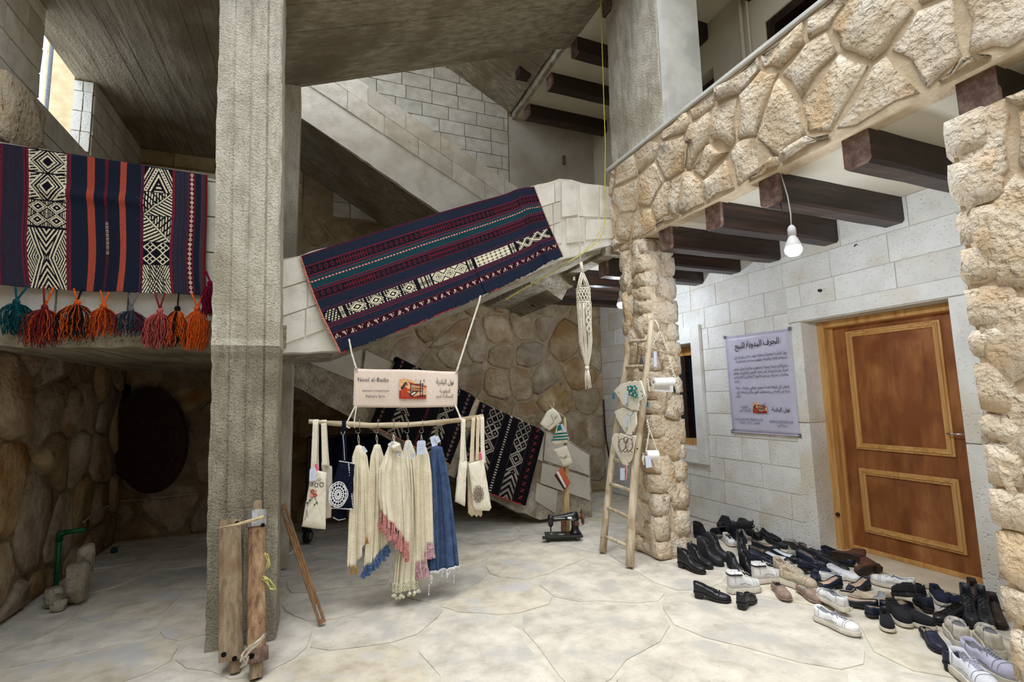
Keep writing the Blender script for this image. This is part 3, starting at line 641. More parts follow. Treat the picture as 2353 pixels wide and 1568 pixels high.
def col_mesh(name, Pts, colr, parent, m, solid=.006, **k):
    """Pts: (R+1,C+1,3) array, colr: (R,C,3) sRGB 0..255"""
    R, C = colr.shape[:2]; me = bpy.data.meshes.new(name); V = Pts.reshape(-1, 3); o0 = (V.min(0)+V.max(0))/2
    if parent is None: o0[2] = V[:, 2].min()
    idx = np.arange((R+1)*(C+1)).reshape(R+1, C+1)
    q = np.stack([idx[:-1, :-1], idx[1:, :-1], idx[1:, 1:], idx[:-1, 1:]], -1).reshape(-1, 4)
    me.vertices.add(len(V)); me.vertices.foreach_set('co', (V-o0).ravel().astype(np.float32))
    me.loops.add(q.size); me.loops.foreach_set('vertex_index', q.ravel().astype(np.int32))
    me.polygons.add(len(q)); me.polygons.foreach_set('loop_start', np.arange(0, q.size, 4, dtype=np.int32))
    me.polygons.foreach_set('use_smooth', [True]*len(q))
    me.update(calc_edges=True)
    c = np.clip(colr/255., 0, 1); c = np.where(c <= .04045, c/12.92, ((c+.055)/1.055)**2.4)
    cc = np.ones((R*C, 4, 4), np.float32); cc[:, :, :3] = c.reshape(-1, 1, 3)
    at = me.color_attributes.new('Col', 'FLOAT_COLOR', 'CORNER'); at.data.foreach_set('color', cc.ravel())
    me.materials.append(m); o = bpy.data.objects.new(name, me); COL.objects.link(o); o0 = Vector(o0)
    if parent: o.parent = parent; o.location = o0-ORI[parent.name]
    else: o.location = o0
    ORI[o.name] = o0
    md = o.modifiers.new('solid', 'SOLIDIFY'); md.thickness = solid; md.offset = 0
    return tag(o, **k)
NAVY, NAVY2, TEAL, MAR, COR, IVO, BLK, PUR, PNK = (np.array(c, float) for c in ((34,40,58), (27,32,50), (28,62,72), (100,32,46), (172,78,62), (232,224,196), (22,22,32), (76,66,82), (214,158,140)))
def tri(x): return np.abs((x % 1)-.5)*2
def put(c, m, col): c[m] = col
def zig(u, v, n, steps=6):
    return np.floor(tri(u)*steps)/steps
def motif_diamond(a, b):
    """a,b in [-1,1] inside one cell -> white mask with stepped nested diamonds"""
    d = np.abs(a)+np.abs(b); q = np.floor(d*9)/9
    return ((q > .1) & (q < .2)) | ((q > .42) & (q < .62)) | ((q > .8) & (q < .98)) | ((q > 1.2) & ((np.floor(a*10)+np.floor(b*10)) % 2 == 0))
def rug_noise(c, s, amp, axis=None, seed=3):
    r = np.random.RandomState(seed); n = r.uniform(-1, 1, c.shape[:2])
    if axis == 0: n = n*.4+r.uniform(-1, 1, (1, c.shape[1]))*.9
    if axis == 1: n = n*.4+r.uniform(-1, 1, (c.shape[0], 1))*.9
    return c*(1+amp*n[..., None])
def bilin(TL, TR, BL, BR, U, Vv):
    A = [np.array(x, float) for x in (TL, TR, BL, BR)]; U = U[..., None]; Vv = Vv[..., None]
    return (A[0]*(1-U)+A[1]*U)*(1-Vv)+(A[2]*(1-U)+A[3]*U)*Vv
# ---------------------------------------------------------------- wide rug on the landing parapet
def panel_black_white(c, U, Vv, x0, x1, rows):
    m = (U >= x0) & (U < x1); a = (U-x0)/(x1-x0)
    col = np.zeros(U.shape, bool)
    for v0, v1, kind, n in rows:
        mm = m & (Vv >= v0) & (Vv < v1); b = (Vv-v0)/(v1-v0)
        if kind == 'lozenge':      # column of tall open lozenges with hooked sides
            bb = (b*n % 1)*2-1; aa = a*2-1; d = np.abs(aa)*1.15+np.abs(bb)*.78
            w = ((d > .34) & (d < .50)) | ((d > .60) & (d < .70)) | ((d > .86) & (d < .95)) | ((d > 1.04) & (d < 1.2)) | ((d > 1.2) & (np.sin(bb*26+aa*8) > .1)) | ((np.abs(aa) > .9) & (np.sin(bb*40) > 0))
            w &= ~((np.abs(bb) > .96))
        elif kind == 'cross':      # paired small diamonds
            aa = (a*2 % 1)*2-1; bb = (b*n % 1)*2-1; d = np.abs(aa)+np.abs(bb)
            w = (d < .16) | ((d > .5) & (d < .74)) | ((d > .86) & (d < 1.02)) | ((d > 1.25) & (np.sin(aa*30) > 0))
            w &= np.abs(bb) < .94
        elif kind == 'hour':       # hourglass of nested chevrons with combed sides
            aa = np.abs(a*2-1); bb = np.abs(b*2-1)
            d = aa-bb*.62
            w = ((np.abs(d-.16) < .045) | (np.abs(d-.34) < .045)) | ((d > .42) & (np.sin((aa*1.4+bb*1.0)*34) > .05)) | ((d < .05) & (np.sin((aa*.9-bb)*30) > .1))
        elif kind == 'peak':
            aa = np.abs(a*2-1); d = aa*1.1-b
            w = (np.abs(d+.05) < .05) | (np.abs(d-.16) < .05) | ((np.abs(d-.05) < .06) & (np.sin(b*60) > 0)) | ((d < -.25) & (d > -.4)) | ((d < -.62) & (np.sin(b*40) > 0)) | ((d > .35) & (d < .42)) | ((d > .55) & (d < .68))
        elif kind in ('diagL', 'diagR'):
            aa = a if kind == 'diagL' else 1-a; d = aa-b
            w = (np.abs(d) < .04) | ((d > .07) & (np.sin((aa-b*.0)*64) > -.1) & (np.sin((b+aa)*22) > -.6)) | ((d < -.07) & (np.sin((aa*.5+b)*46) > -.05))
        elif kind == 'lattice':
            aa = (a*2 % 1)*2-1; bb = (b*n % 1)*2-1; d1 = np.abs(np.abs(aa)+np.abs(bb)-.95); w = (d1 < .13) | ((np.abs(aa+bb) < .12) & (np.abs(aa)+np.abs(bb) < .95)) | ((np.abs(aa-bb) < .12) & (np.abs(aa)+np.abs(bb) < .95))
        else:                      # combed herringbone
            aa = np.abs(a*2-1); w = np.sin((aa*(1 if n % 2 else -1)*1.6+b*.9)*22) > -.1; w &= ~((np.sin((a-b*.45)*44) > .6) & (aa < .6))
        w &= (b > .03)
        col |= mm & w
    put(c, m, BLK); put(c, col, IVO)
R_, C_ = 300, 400
U, Vv = np.meshgrid((np.arange(C_)+.5)/C_, (np.arange(R_)+.5)/R_)
px = U*490-16   # photo-like scale across the rug
c = np.zeros((R_, C_, 3)); c[:] = NAVY
def band(a, b, col): put(c, (px >= a) & (px < b), col)
band(-16, -6, NAVY2)
for a, b in ((0, 5), (46, 50), (53, 57), (141, 144), (146, 150), (312, 314.5), (317, 320), (390, 397), (430, 432), (445, 447)): band(a, b, MAR*1.15)
band(5, 46, np.array((44,44,62.))); band(57, 141, BLK); band(186, 203, COR); band(263, 278, COR); band(150, 186, NAVY*.95); band(278, 312, NAVY*.9); band(203, 227, NAVY*.9); band(235, 263, NAVY*.9)
for a, b in ((5, 46), (398, 430)):
    mm = (px >= a) & (px < b) & (np.sin(px*2.3) > .1); put(c, mm, PUR*(.9 if a > 50 else .75))
mm = (px > -6) & (px < 0); put(c, mm & (tri(Vv*22)*6 > (px+6)), IVO*.8)
mm = (px >= 228) & (px < 235); put(c, mm, MAR); put(c, mm & (np.sin(Vv*420) > .3) & (Vv > .35), NAVY); put(c, mm & (np.sin(Vv*420+1.5) > .2) & (Vv > .48) & (Vv < .72), IVO*.85)
mm = (px >= 432) & (px < 445); put(c, mm, MAR*.75); ph = tri(Vv*26); put(c, mm & (np.abs(px-438.5) < (1-ph)*5.5) & (ph > .05), np.array((222, 190, 176.)))
band(462, 474, np.array((70,66,78.))); mm = (px >= 466) & (np.sin(Vv*260+px) > 0); put(c, mm, MAR*1.1)
panel_black_white(c, px, Vv, 57, 141, [(0, .17, 'lozenge', 1), (.17, .37, 'lozenge', 1), (.37, .56, 'cross', 2), (.56, 1.0, 'hour', 1)])
panel_black_white(c, px, Vv, 320, 390, [(0, .2, 'peak', 1), (.2, .39, 'diagR', 1), (.39, .6, 'diagL', 1), (.6, .78, 'lattice', 2), (.78, .89, 'comb', 1), (.89, 1.01, 'comb', 2)])
c = rug_noise(c, None, .10, seed=1)
TL, TR, BR, BL = onp(-16, 327, 1, 4.06), onp(473, 403, 1, 4.06), onp(467, 677, 1, 4.04), onp(-16, 655, 1, 4.04)
gu, gv = np.meshgrid(np.linspace(0, 1, C_+1), np.linspace(0, 1, R_+1))
Pt = bilin(TL, TR, BL, BR, gu, gv)
Pt[..., 1] += -.018*np.sin(gu*9+gv*2)*gv-.012*np.sin(gu*23+1)*gv**.5-.02*np.exp(-((gv-.30)/.05)**2)*(gu > .2)*(gu < .75)
Pt[..., 0] += .012*np.sin(gv*7)*np.sin(gu*9)*gv; Pt[..., 2] += -.012*np.sin(gu*PI)*gv
rg = empty('fringed_rug', ((TL.x+TR.x)/2, 4.06, BL.z), 'wide navy rug with ivory panels, coral stripes and woollen tassels over the left parapet', 'rug')
col_mesh('woven_field', Pt, c, rg, MT['rug'])
top_row = Pt[0]; tp_ = np.stack([top_row, top_row+np.array((0, .05, .012)), top_row+np.array((0, .19, .012)), top_row+np.array((0, .235, -.02)), top_row+np.array((0, .24, -.25))])
col_mesh('turned_over_top', tp_, np.repeat(c[:1], 4, 0), rg, MT['rug'])
# tassels
def wool(n, cc, rnd=0): return mat(n, [tuple(x*.8 for x in cc), tuple(min(255, x*1.2) for x in cc)], scale=60, bump=.4, bdist=.002, rough=1, spec=.05)
WOOL = {k: wool('wool_'+k, v) for k, v in dict(teal=(22,72,78), darkred=(112,36,36), orange=(204,88,34), black=(24,22,26), grey=(98,100,106), plum=(86,30,48), pink=(178,84,80), rust=(196,84,30), crimson=(120,18,48), cream=(226,216,190)).items()}
def tassel(parent, top, attach, L, w, cols, seed, label, name='tassel', ns=120, th=.0024):
    r = random.Random(seed); g = G(); top = Vector(top); ms = [WOOL[k] for k in cols]
    for a in attach:
        a = Vector(a); pts = [a.lerp(top, t)+Vector((r.uniform(-.002, .002), -.004*math.sin(t*PI), 0)) for t in (0, .35, .7, 1)]
        g.tube(pts, .006, 6, r.randrange(len(ms)))
    g.ball(top+Vector((0, 0, -.012)), .02, 8, 0, (1, 1, 1.2))
    for i in range(ns):
        a = r.uniform(0, 2*PI); q = r.random()**.6; rx, ry = w/2*q*math.cos(a), w*.33*q*math.sin(a); l = L*r.uniform(.72, 1.04); mi = r.choice(range(len(ms)))
        pts = []; ph = r.uniform(0, 6); K = 7
        for k in range(K+1):
            t = k/K; s_ = min(1, (t*2.6)**.7); wv = .006*t
            pts.append(top+Vector((rx*s_+wv*math.sin(ph+t*15), ry*s_+wv*math.cos(ph*1.3+t*13), -.015-l*t+.004*math.sin(t*20+ph))))
        g.tube(pts, th, 3, mi, cap=False)
    return build(name, g, ms, parent, label=label, smooth=True)
TS = [((38, 690), 762, 54, ('teal', 'teal', 'teal'), ((36, 665), (66, 660)), 'dark teal tassel'), ((103, 703), 790, 62, ('darkred', 'darkred', 'orange', 'plum'), ((100, 662), (124, 664)), 'dark red tassel'),
      ((178, 692), 778, 62, ('orange', 'black', 'rust', 'black'), ((170, 668), (190, 669)), 'orange and black tassel'), ((238, 700), 768, 46, ('orange', 'rust', 'darkred'), ((231, 672), (252, 674)), 'rust orange tassel'),
      ((301, 708), 768, 52, ('grey', 'plum', 'plum', 'teal'), ((297, 676), (318, 677)), 'grey and plum tassel'), ((368, 712), 795, 54, ('pink', 'darkred', 'pink'), ((356, 676), (379, 677)), 'dusty pink tassel'),
      ((408, 706), 790, 40, ('black', 'orange', 'black', 'rust'), ((410, 680), (411, 679)), 'black and orange tassel'), ((453, 706), 800, 44, ('orange', 'orange', 'rust'), ((441, 680), (468, 680)), 'bright orange tassel'),
      ((483, 648), 722, 30, ('crimson', 'crimson', 'plum'), ((474, 632), (474, 628)), 'crimson corner tassel')]
for i, (tp0, yb, wpx, cols, att, lb) in enumerate(TS):
    T_ = onp(tp0[0], tp0[1], 1, 3.99); Lh = T_.z-onp(tp0[0], yb, 1, 3.99).z; wm = wpx/1141*4.3
    tassel(rg, T_, [onp(a[0], a[1]-4, 1, 4.03) for a in att], Lh, wm, cols, i+5, lb)
build('edge_cord', G().tube([Vector(Pt[i, -1])+Vector((.006, -.006, 0)) for i in range(0, R_+1, 10)], .006, 6), WOOL['darkred'], rg, smooth=True)
# ---------------------------------------------------------------- long dark rug on the rising parapet
R_, C_ = 236, 640
U, Vv = np.meshgrid((np.arange(C_)+.5)/C_, (np.arange(R_)+.5)/R_)
c = np.zeros((R_, C_, 3)); c[:] = NAVY
Lx = U*26.0   # motif units along the rug
def hb(a, b, col): put(c, (Vv >= a) & (Vv < b), col)
hb(0, .012, MAR*.8)
for a, b in ((.105, .215), (.36, .46)):
    hb(a, b, BLK*1.1); mid = (a+b)/2; h_ = (b-a)/2
    y = (Vv-mid)/h_; x = (Lx*1.9 % 1)*2-1; sel = np.floor(Lx*.35) % 3
    d = np.abs(x)+np.abs(y)*1.25
    w = np.where(sel == 0, ((d > .35) & (d < .75)), np.where(sel == 1, (np.abs(y) < .6) & ((np.abs(x) > .35) & (np.abs(x) < .7) | (np.abs(y) < .12)), (d < .3) | ((d > .5) & (d < .9) & (np.sin(x*14) > -.3))))
    put(c, (np.abs(y) < .68) & w, MAR*.95)
    for e in (.84, -.84): put(c, np.abs(y-e) < .07, MAR*1.15)
    for e in (.97, -.97): put(c, np.abs(y-e) < .04, MAR*.9)
hb(.225, .35, TEAL); hb(.268, .279, PNK); put(c, (np.abs(Vv-.2735) < .0055) & (np.sin(U*520) > .2), MAR)
for v in (.235, .34, .555, .575, .70, .715, .735, .795, .868): hb(v, v+.006, MAR*1.1)
hb(.585, .695, BLK)
a = (Vv-.585)/.11; y = a*2-1
def sect(u0, u1): return (U >= u0) & (U < u1) & (Vv >= .585) & (Vv < .695)
def wput(mask, w): put(c, mask & w, IVO)
for u0, u1, kind in ((.005, .05, 'tri'), (.055, .075, 'bar'), (.085, .155, 'dia'), (.16, .22, 'dia'), (.225, .285, 'dia'), (.29, .345, 'dia'), (.355, .39, 'bar'), (.39, .41, 'bar'), (.415, .57, 'lat'), (.575, .60, 'bar'), (.61, .77, 'net'), (.775, .80, 'bar'), (.81, .985, 'x')):
    m = sect(u0, u1); x = (U-u0)/(u1-u0)*2-1; ux = (U-u0)/.065
    if kind == 'dia':
        d = np.floor((np.abs(x)+np.abs(y))*8)/8
        wput(m, ((d < .2)) | ((d > .42) & (d < .72)) | ((d >= .85) & (d < 1.0)) | ((d >= 1.1) & (np.sin(x*18) > -.1) & (np.sin(y*18) > -.2)))
    elif kind == 'bar': wput(m, (np.sin(a*52) > -.2) & (np.abs(x) < .75) & (np.abs(x) > .12))
    elif kind == 'tri': wput(m, (np.sin(a*34) > -.3) & (np.sin(x*12+a*12) > -.1) & (np.abs(y) < (x+1.3)))
    elif kind == 'lat':
        xx = (ux*1.25 % 1)*2-1; d = np.abs(xx)+np.abs(y); wput(m, ((d > .2) & (d < .4)) | ((d > .55) & (d < .8)) | ((d > .9) & (d < 1.15)) | ((d > 1.4)))
    elif kind == 'net':
        xx = (ux*3 % 1)*2-1; yy = (a*3 % 1)*2-1; d = np.abs(xx)+np.abs(yy); wput(m, (d > .55) & (np.abs(d-.95) > .08))
    else:
        xx = (ux*1.15 % 1)*2-1; d = np.abs(np.abs(xx)-np.abs(y)); wput(m, (d < .16) | ((d > .32) & (d < .48) & (np.sin(y*26) > -.2)) | ((np.abs(y) < .2) & (np.abs(xx) < .2)))
hb(.805, .862, MAR*.55)
ph = (U*34) % 1; y = (Vv-.805)/.057
inv = (np.floor(U*34) % 2 == 0); hgt_ = np.where(inv, y, 1-y)
put(c, (Vv >= .812) & (Vv < .856) & (np.abs(ph-.5)*2 < hgt_*.95-.05) & (np.sin(U*900) > -.5), np.array((206, 180, 172.)))
put(c, (Vv >= .808) & (Vv < .86) & (np.abs(((U*34+.5+hgt_*.5*np.where(inv, 1, 1)) % 1)-.5) < .08), BLK)
c = rug_noise(c, None, .12, seed=2)
TL, TR, BR, BL = onF(691, 590, .03), onF(1227, 430, .03), onF(1291, 592, .045), onF(784, 812, .06)
gu, gv = np.meshgrid(np.linspace(0, 1, C_+1), np.linspace(0, 1, R_+1))
Pt = bilin(TL, TR, BL, BR, gu, gv)
sag = 16/1141*4.3
Pt[..., 2] += -.045*np.sin(gu*PI)**1.0*(gv)*(1-.2*gv)+.02*np.sin(gu*PI)*(1-gv)+.02*np.exp(-((gu-.93)/.05)**2)
lat = np.linspace(0, 1, R_+1)
Pt[..., 0] += (.05*np.sin(gv*PI))*(1-gu)*-1*.5
off = .016*np.sin(gu*16+gv*3)*gv**.6+.02*np.sin(gu*31+gv*2)*(gu > .6)*gv+.03*np.exp(-((gu-.90-.03*gv)/.018)**2)*(.3+gv)
rs_ = np.random.RandomState(5); edge = np.repeat(rs_.uniform(-.006, .006, (C_//6+2,)), 6)[:C_+1]
Pt[..., 2] += edge[None, :]*(gv > .985)
Pt[..., 0] += FN.x*off; Pt[..., 1] += FN.y*off
rg2 = empty('long_rug', ((TL.x+TR.x)/2, 4.0, BL.z), 'long navy rug with maroon lines and an ivory diamond band on the rising parapet', 'rug')
col_mesh('woven_field', Pt, c, rg2, MT['rug'])
top_row = Pt[0]; n3 = -np.array(FN)
tp_ = np.stack([top_row, top_row+n3*.04+np.array((0, 0, .012)), top_row+n3*.21+np.array((0, 0, .014)), top_row+n3*.25+np.array((0, 0, -.02)), top_row+n3*.255+np.array((0, 0, -.22))])
col_mesh('turned_over_top', tp_, np.repeat(c[4:5], 4, 0), rg2, MT['rug'])
MT['frayed'] = wool('frayed_coral_edge', (204, 128, 104)); MT['frayed_red'] = wool('red_edge', (178, 42, 46))
g = G(); r = random.Random(2)
for i in range(0, R_+1, 3):
    p = Vector(Pt[i, 0]); g.tube([p+Vector((.004, -.004, 0)), p+Vector((-.012+r.uniform(-.006, .006), -.004, r.uniform(-.008, .008)))], .003, 3)
g.tube([Vector(Pt[i, 0])+Vector((0, -.003, 0)) for i in range(0, R_+1, 12)], .005, 5)
build('frayed_edge', g, MT['frayed'], rg2)
g = G()
for i in range(0, R_+1, 3):
    p = Vector(Pt[i, -1]); g.tube([p+Vector((-.004, -.004, 0)), p+Vector((.008+r.uniform(-.005, .005), -.004, r.uniform(-.008, .008)))], .0025, 3)
build('frayed_edge', g, MT['frayed'], rg2)
for a, b in ((.0, .02), (.2, .33), (.36, .46), (.62, .67)):
    g = G(); g.tube([Vector(Pt[-1, int(C_*(a+(b-a)*t/8))])+Vector((0, -.003, r.uniform(-.002, .002))) for t in range(9)], .004, 4); build('red_hem_binding', g, MT['frayed_red'], rg2)
# ---------------------------------------------------------------- two black rugs on the lower flight
def black_rug(name, corners, stripes, label, seed, Rr=200, Cc=220, warp=None):
    U, Vv = np.meshgrid((np.arange(Cc)+.5)/Cc, (np.arange(Rr)+.5)/Rr); c = np.zeros((Rr, Cc, 3)); c[:] = (18, 16, 20)
    for x0, x1, kind in stripes:
        m = (U >= x0) & (U < x1); x = (U-x0)/(x1-x0)*2-1; b = Vv*4
        if kind == 'wide':
            yy = (b*2.2 % 1)*2-1; xx = ((x+1)*1.0 % 1)*2-1; s_ = np.floor(b*.75) % 3; d = np.abs(xx)+np.abs(yy); d2 = np.abs(x)+np.abs((b*1.3 % 1)*2-1)
            w = np.where(s_ == 0, (d > .8) & (d < 1.25) | (d < .25), np.where(s_ == 1, ((d2 > .55) & (d2 < .75)) | ((d2 > .9) & (d2 < 1.15)) | (d2 < .2), (np.abs((np.abs(x)*1.4-b*3) % 1-.5) < .24)))
            w &= (np.sin(Vv*420) > -.75) & (np.abs(x) < .92); put(c, m & w, np.array((160, 152, 138.)))
            put(c, m & (np.abs(x) > .965), np.array((80, 74, 68.)))
        elif kind == 'tri':
            yy = (b*4 % 1); put(c, m & (np.abs(x) < (1-yy)*.8) & (yy > .1) & (yy < .8), np.array((112, 88, 92.)))
        elif kind == 'dots': put(c, m & (np.sin(Vv*190) > .2), np.array((190, 180, 168.)))
        elif kind == 'red': put(c, m & (np.sin(Vv*70) > -.2) & (np.sin(Vv*70+x*4) > -.3), np.array((112, 42, 54.)))
        elif kind == 'line': put(c, m, np.array((70, 30, 36.)))
    c = rug_noise(c, None, .12, seed=seed)
    gu, gv = np.meshgrid(np.linspace(0, 1, Cc+1), np.linspace(0, 1, Rr+1))
    Pt = bilin(*corners, gu, gv); Pt[..., 1] += -.012*np.sin(gu*14+gv*2+seed)*gv-.01*np.sin(gu*6+seed)
    Pt[..., 2] += -.02*np.clip((gu-.93)/.07, 0, 1)**2*(1-gv)
    o = empty(name, ((corners[0].x+corners[1].x)/2, corners[0].y, corners[3].z), label, 'rug')
    col_mesh('woven_field', Pt, c, o, MT['rug'])
    tr_ = Pt[0]; tp_ = np.stack([tr_, tr_+np.array((0, .04, .012)), tr_+np.array((0, .22, .012)), tr_+np.array((0, .26, -.02)), tr_+np.array((0, .262, -.2))])
    col_mesh('turned_over_top', tp_, np.repeat(c[:1], 4, 0), o, MT['rug'])
    return o, Pt
Q = lambda px, py: onp(px, py, 1, 5.545)
o, Pb = black_rug('black_rug', (Q(1103, 925), Q(1250, 992), Q(1045, 1105), Q(1207, 1163)), ((.03, .10, 'tri'), (.16, .38, 'wide'), (.47, .50, 'dots'), (.60, .80, 'wide'), (.87, .94, 'red')), 'black rug with two white geometric stripes at the low end of the stair wall', 3)
build('red_hem_binding', G().tube([Vector(Pb[-1, i])+Vector((0, -.004, 0)) for i in range(112, 214, 8)], .006, 4), MT['frayed_red'], o)
Q = lambda px, py: onp(px, py, 1, 5.54)
o, Pa = black_rug('black_rug', (Q(912, 822), Q(1092, 912), Q(850, 975), Q(1035, 1068)), ((.05, .10, 'tri'), (.2, .37, 'wide'), (.52, .55, 'line'), (.66, .82, 'wide'), (.9, .96, 'tri')), 'black rug with faint patterned stripes hanging behind the cloth banner', 6)
build('pale_hem', G().tube([Vector(Pa[-1, i])+Vector((0, -.004, 0)) for i in range(0, 220, 9)], .006, 4), MT['frayed'], o)
g = G()
P0, P1_ = onp(1094, 916, 1, 5.57), onp(1104, 924, 1, 5.57); P2, P3_ = onp(1078, 985, 1, 5.57), onp(1062, 980, 1, 5.57)
g.prism([P0, P1_, P2, P3_], (0, .01, 0)); build('pale_cloth', g, plain('pale_cloth', (190, 180, 160)), label='strip of pale cloth between the two black rugs', cat='cloth', bevel=.003)
# ================================================================ writing
_AR = {}
def _ar(ch, *f): _AR[ch] = f
for ch, b, n in (('ا',0xFE8D,2),('ب',0xFE8F,4),('ة',0xFE93,2),('ت',0xFE95,4),('ث',0xFE99,4),('ج',0xFE9D,4),('ح',0xFEA1,4),('خ',0xFEA5,4),('د',0xFEA9,2),('ذ',0xFEAB,2),('ر',0xFEAD,2),('ز',0xFEAF,2),('س',0xFEB1,4),('ش',0xFEB5,4),('ص',0xFEB9,4),('ض',0xFEBD,4),('ط',0xFEC1,4),('ظ',0xFEC5,4),('ع',0xFEC9,4),('غ',0xFECD,4),('ف',0xFED1,4),('ق',0xFED5,4),('ك',0xFED9,4),('ل',0xFEDD,4),('م',0xFEE1,4),('ن',0xFEE5,4),('ه',0xFEE9,4),('و',0xFEED,2),('ى',0xFEEF,2),('ي',0xFEF1,4),('أ',0xFE83,2),('إ',0xFE87,2),('آ',0xFE81,2),('ؤ',0xFE85,2),('ئ',0xFE89,4),('ء',0xFE80,1)):
    _ar(ch, *[b+i for i in range(n)])
_LA = {'ا': 0xFEFB, 'أ': 0xFEF7, 'إ': 0xFEF9, 'آ': 0xFEF5}
def shape_arabic(s):
    """joins the letters into their presentation forms, in visual order"""
    out = []; prev = False; i = 0
    while i < len(s):
        ch = s[i]
        if ch == 'ل' and i+1 < len(s) and s[i+1] in _LA:
            out.append(chr(_LA[s[i+1]]+(1 if prev else 0))); prev = False; i += 2; continue
        if ch in _AR:
            f = _AR[ch]; nx = i+1 < len(s) and s[i+1] in _AR and len(_AR[s[i+1]]) > 1; dual = len(f) == 4
            if dual and nx: out.append(chr(f[3] if prev else f[2])); prev = True
            else: out.append(chr(f[1] if prev and len(f) > 1 else f[0])); prev = dual and False
            if not (dual and nx): prev = False
        else: out.append(ch); prev = False
        i += 1
    return ''.join(out[::-1])
def text_geo(g, s, O, U, V, N, size, align='L', width=None, bold=0, mi=0, ar=False, shear=0, res=2):
    """flat lettering laid on a surface: O is the anchor on the baseline"""
    cu = bpy.data.curves.new('t', 'FONT'); cu.body = shape_arabic(s) if ar else s; cu.size = 1; cu.resolution_u = res; cu.offset = bold; cu.shear = shear
    o = bpy.data.objects.new('t', cu); COL.objects.link(o); bpy.context.view_layer.update()
    me = bpy.data.meshes.new_from_object(o.evaluated_get(bpy.context.evaluated_depsgraph_get()))
    vs = [v.co.copy() for v in me.vertices]; fs = [tuple(p.vertices) for p in me.polygons]
    bpy.data.objects.remove(o); bpy.data.curves.remove(cu); bpy.data.meshes.remove(me)
    if not vs: return
    x0 = min(v.x for v in vs); x1 = max(v.x for v in vs); w = (x1-x0) or 1
    sx = size if width is None else width/w
    off = {'L': 0, 'C': -w*sx/2, 'R': -w*sx}[align]
    g.add([Vector(O)+U*((v.x-x0)*sx+off)+V*(v.y*size)+N*.0015 for v in vs], fs, mi)
def print_logo(g, O, U, V, N, w, h, base_mi):
    """printed picture: dunes, a woman weaving at a standing loom, stars and a moon; colours are materials base_mi.."""
    def P(x, y, k): return Vector(O)+U*(x*w)+V*(y*h)+N*(.0012+.0004*k)
    def poly(pts, k, mi): g.add([P(x, y, k) for x, y in pts], [tuple(range(len(pts)))], base_mi+mi)
    top = [(i/16, .86+.13*math.sin(i/16*PI*1.25+.75)-.16*(i/16)**1.5) for i in range(17)]
    poly([(0, 0), (1, 0)]+top[::-1], 0, 0)
    poly([(0, .40), (.25, .52), (.55, .47), (1, .62), (1, .5), (.6, .36), (.3, .4), (0, .3)], 1, 1)
    poly([(.3, .84), (.6, .72), (1, .64), (1, .58), (.6, .64), (.4, .72)], 1, 2)
    poly([(0, .62), (.2, .74), (.34, .66), (.2, .62)], 1, 1)
    poly([(0, 0), (1, 0), (1, .2), (.8, .2), (.55, .12), (.3, .3), (0, .4)], 2, 3)
    poly([(.08, .1), (.36, .1), (.40, .26), (.30, .34), (.26, .56), (.18, .60), (.12, .5), (.06, .3)], 3, 2)   # dress
    poly([(.22, .42), (.50, .34), (.52, .38), (.26, .52)], 4, 2)
    poly([(.24, .80), (.29, .76), (.29, .68), (.24, .64), (.20, .70)], 4, 5)                                    # face
    poly([(.19, .80), (.25, .82), (.27, .78), (.22, .72), (.20, .62), (.13, .48), (.07, .44), (.05, .54), (.12, .64)], 5, 4)   # hair
    for x0, y0, x1, y1 in ((.40, .22, .43, .74), (.38, .70, .90, .73), (.84, .12, .87, .78), (.76, .10, .79, .92), (.46, .50, .86, .52), (.5, .36, .84, .39)): poly([(x0, y0), (x1, y0), (x1, y1), (x0, y1)], 5, 4)
    for i in range(9): x = .46+i*.04; poly([(x, .38), (x+.008, .38), (x+.008, .7), (x, .7)], 4, 4)
    poly([(.34, .22), (.56, .40), (.70, .36), (.48, .10)], 6, 4); poly([(.42, .22), (.56, .34), (.62, .32), (.49, .18)], 7, 6)
    poly([(.62, .09), (.95, .14), (.95, .17), (.62, .12)], 6, 4)
    def star(x, y, r): poly([(x+(r if i % 2 == 0 else r*.3)*math.sin(i*PI/4), y+1.25*(r if i % 2 == 0 else r*.3)*math.cos(i*PI/4)) for i in range(8)], 2, 4)
    star(.60, .90, .035); star(.44, .95, .012); star(.68, .84, .015)
    poly([(.93+.05*math.cos(a*PI/10+.9), .90+.065*math.sin(a*PI/10+.9)) for a in range(0, 14)]+[(.955+.04*math.cos(a*PI/10+.9), .912+.05*math.sin(a*PI/10+.9)) for a in range(13, -1, -1)], 2, 3)
INK = plain('print_ink', (48, 44, 46), rough=.6, bump=0)
LOGO = [plain('print_'+n, c, rough=.6, bump=0) for n, c in (('sand', (232, 176, 126)), ('dune', (214, 132, 78)), ('rust', (178, 66, 38)), ('brick', (158, 48, 36)), ('slate', (44, 48, 66)), ('skin', (150, 84, 60)), ('cream', (236, 214, 186)))]
SX, SZ = Vector((1, 0, 0)), Vector((0, 0, 1)); SN = Vector((0, -1, 0))
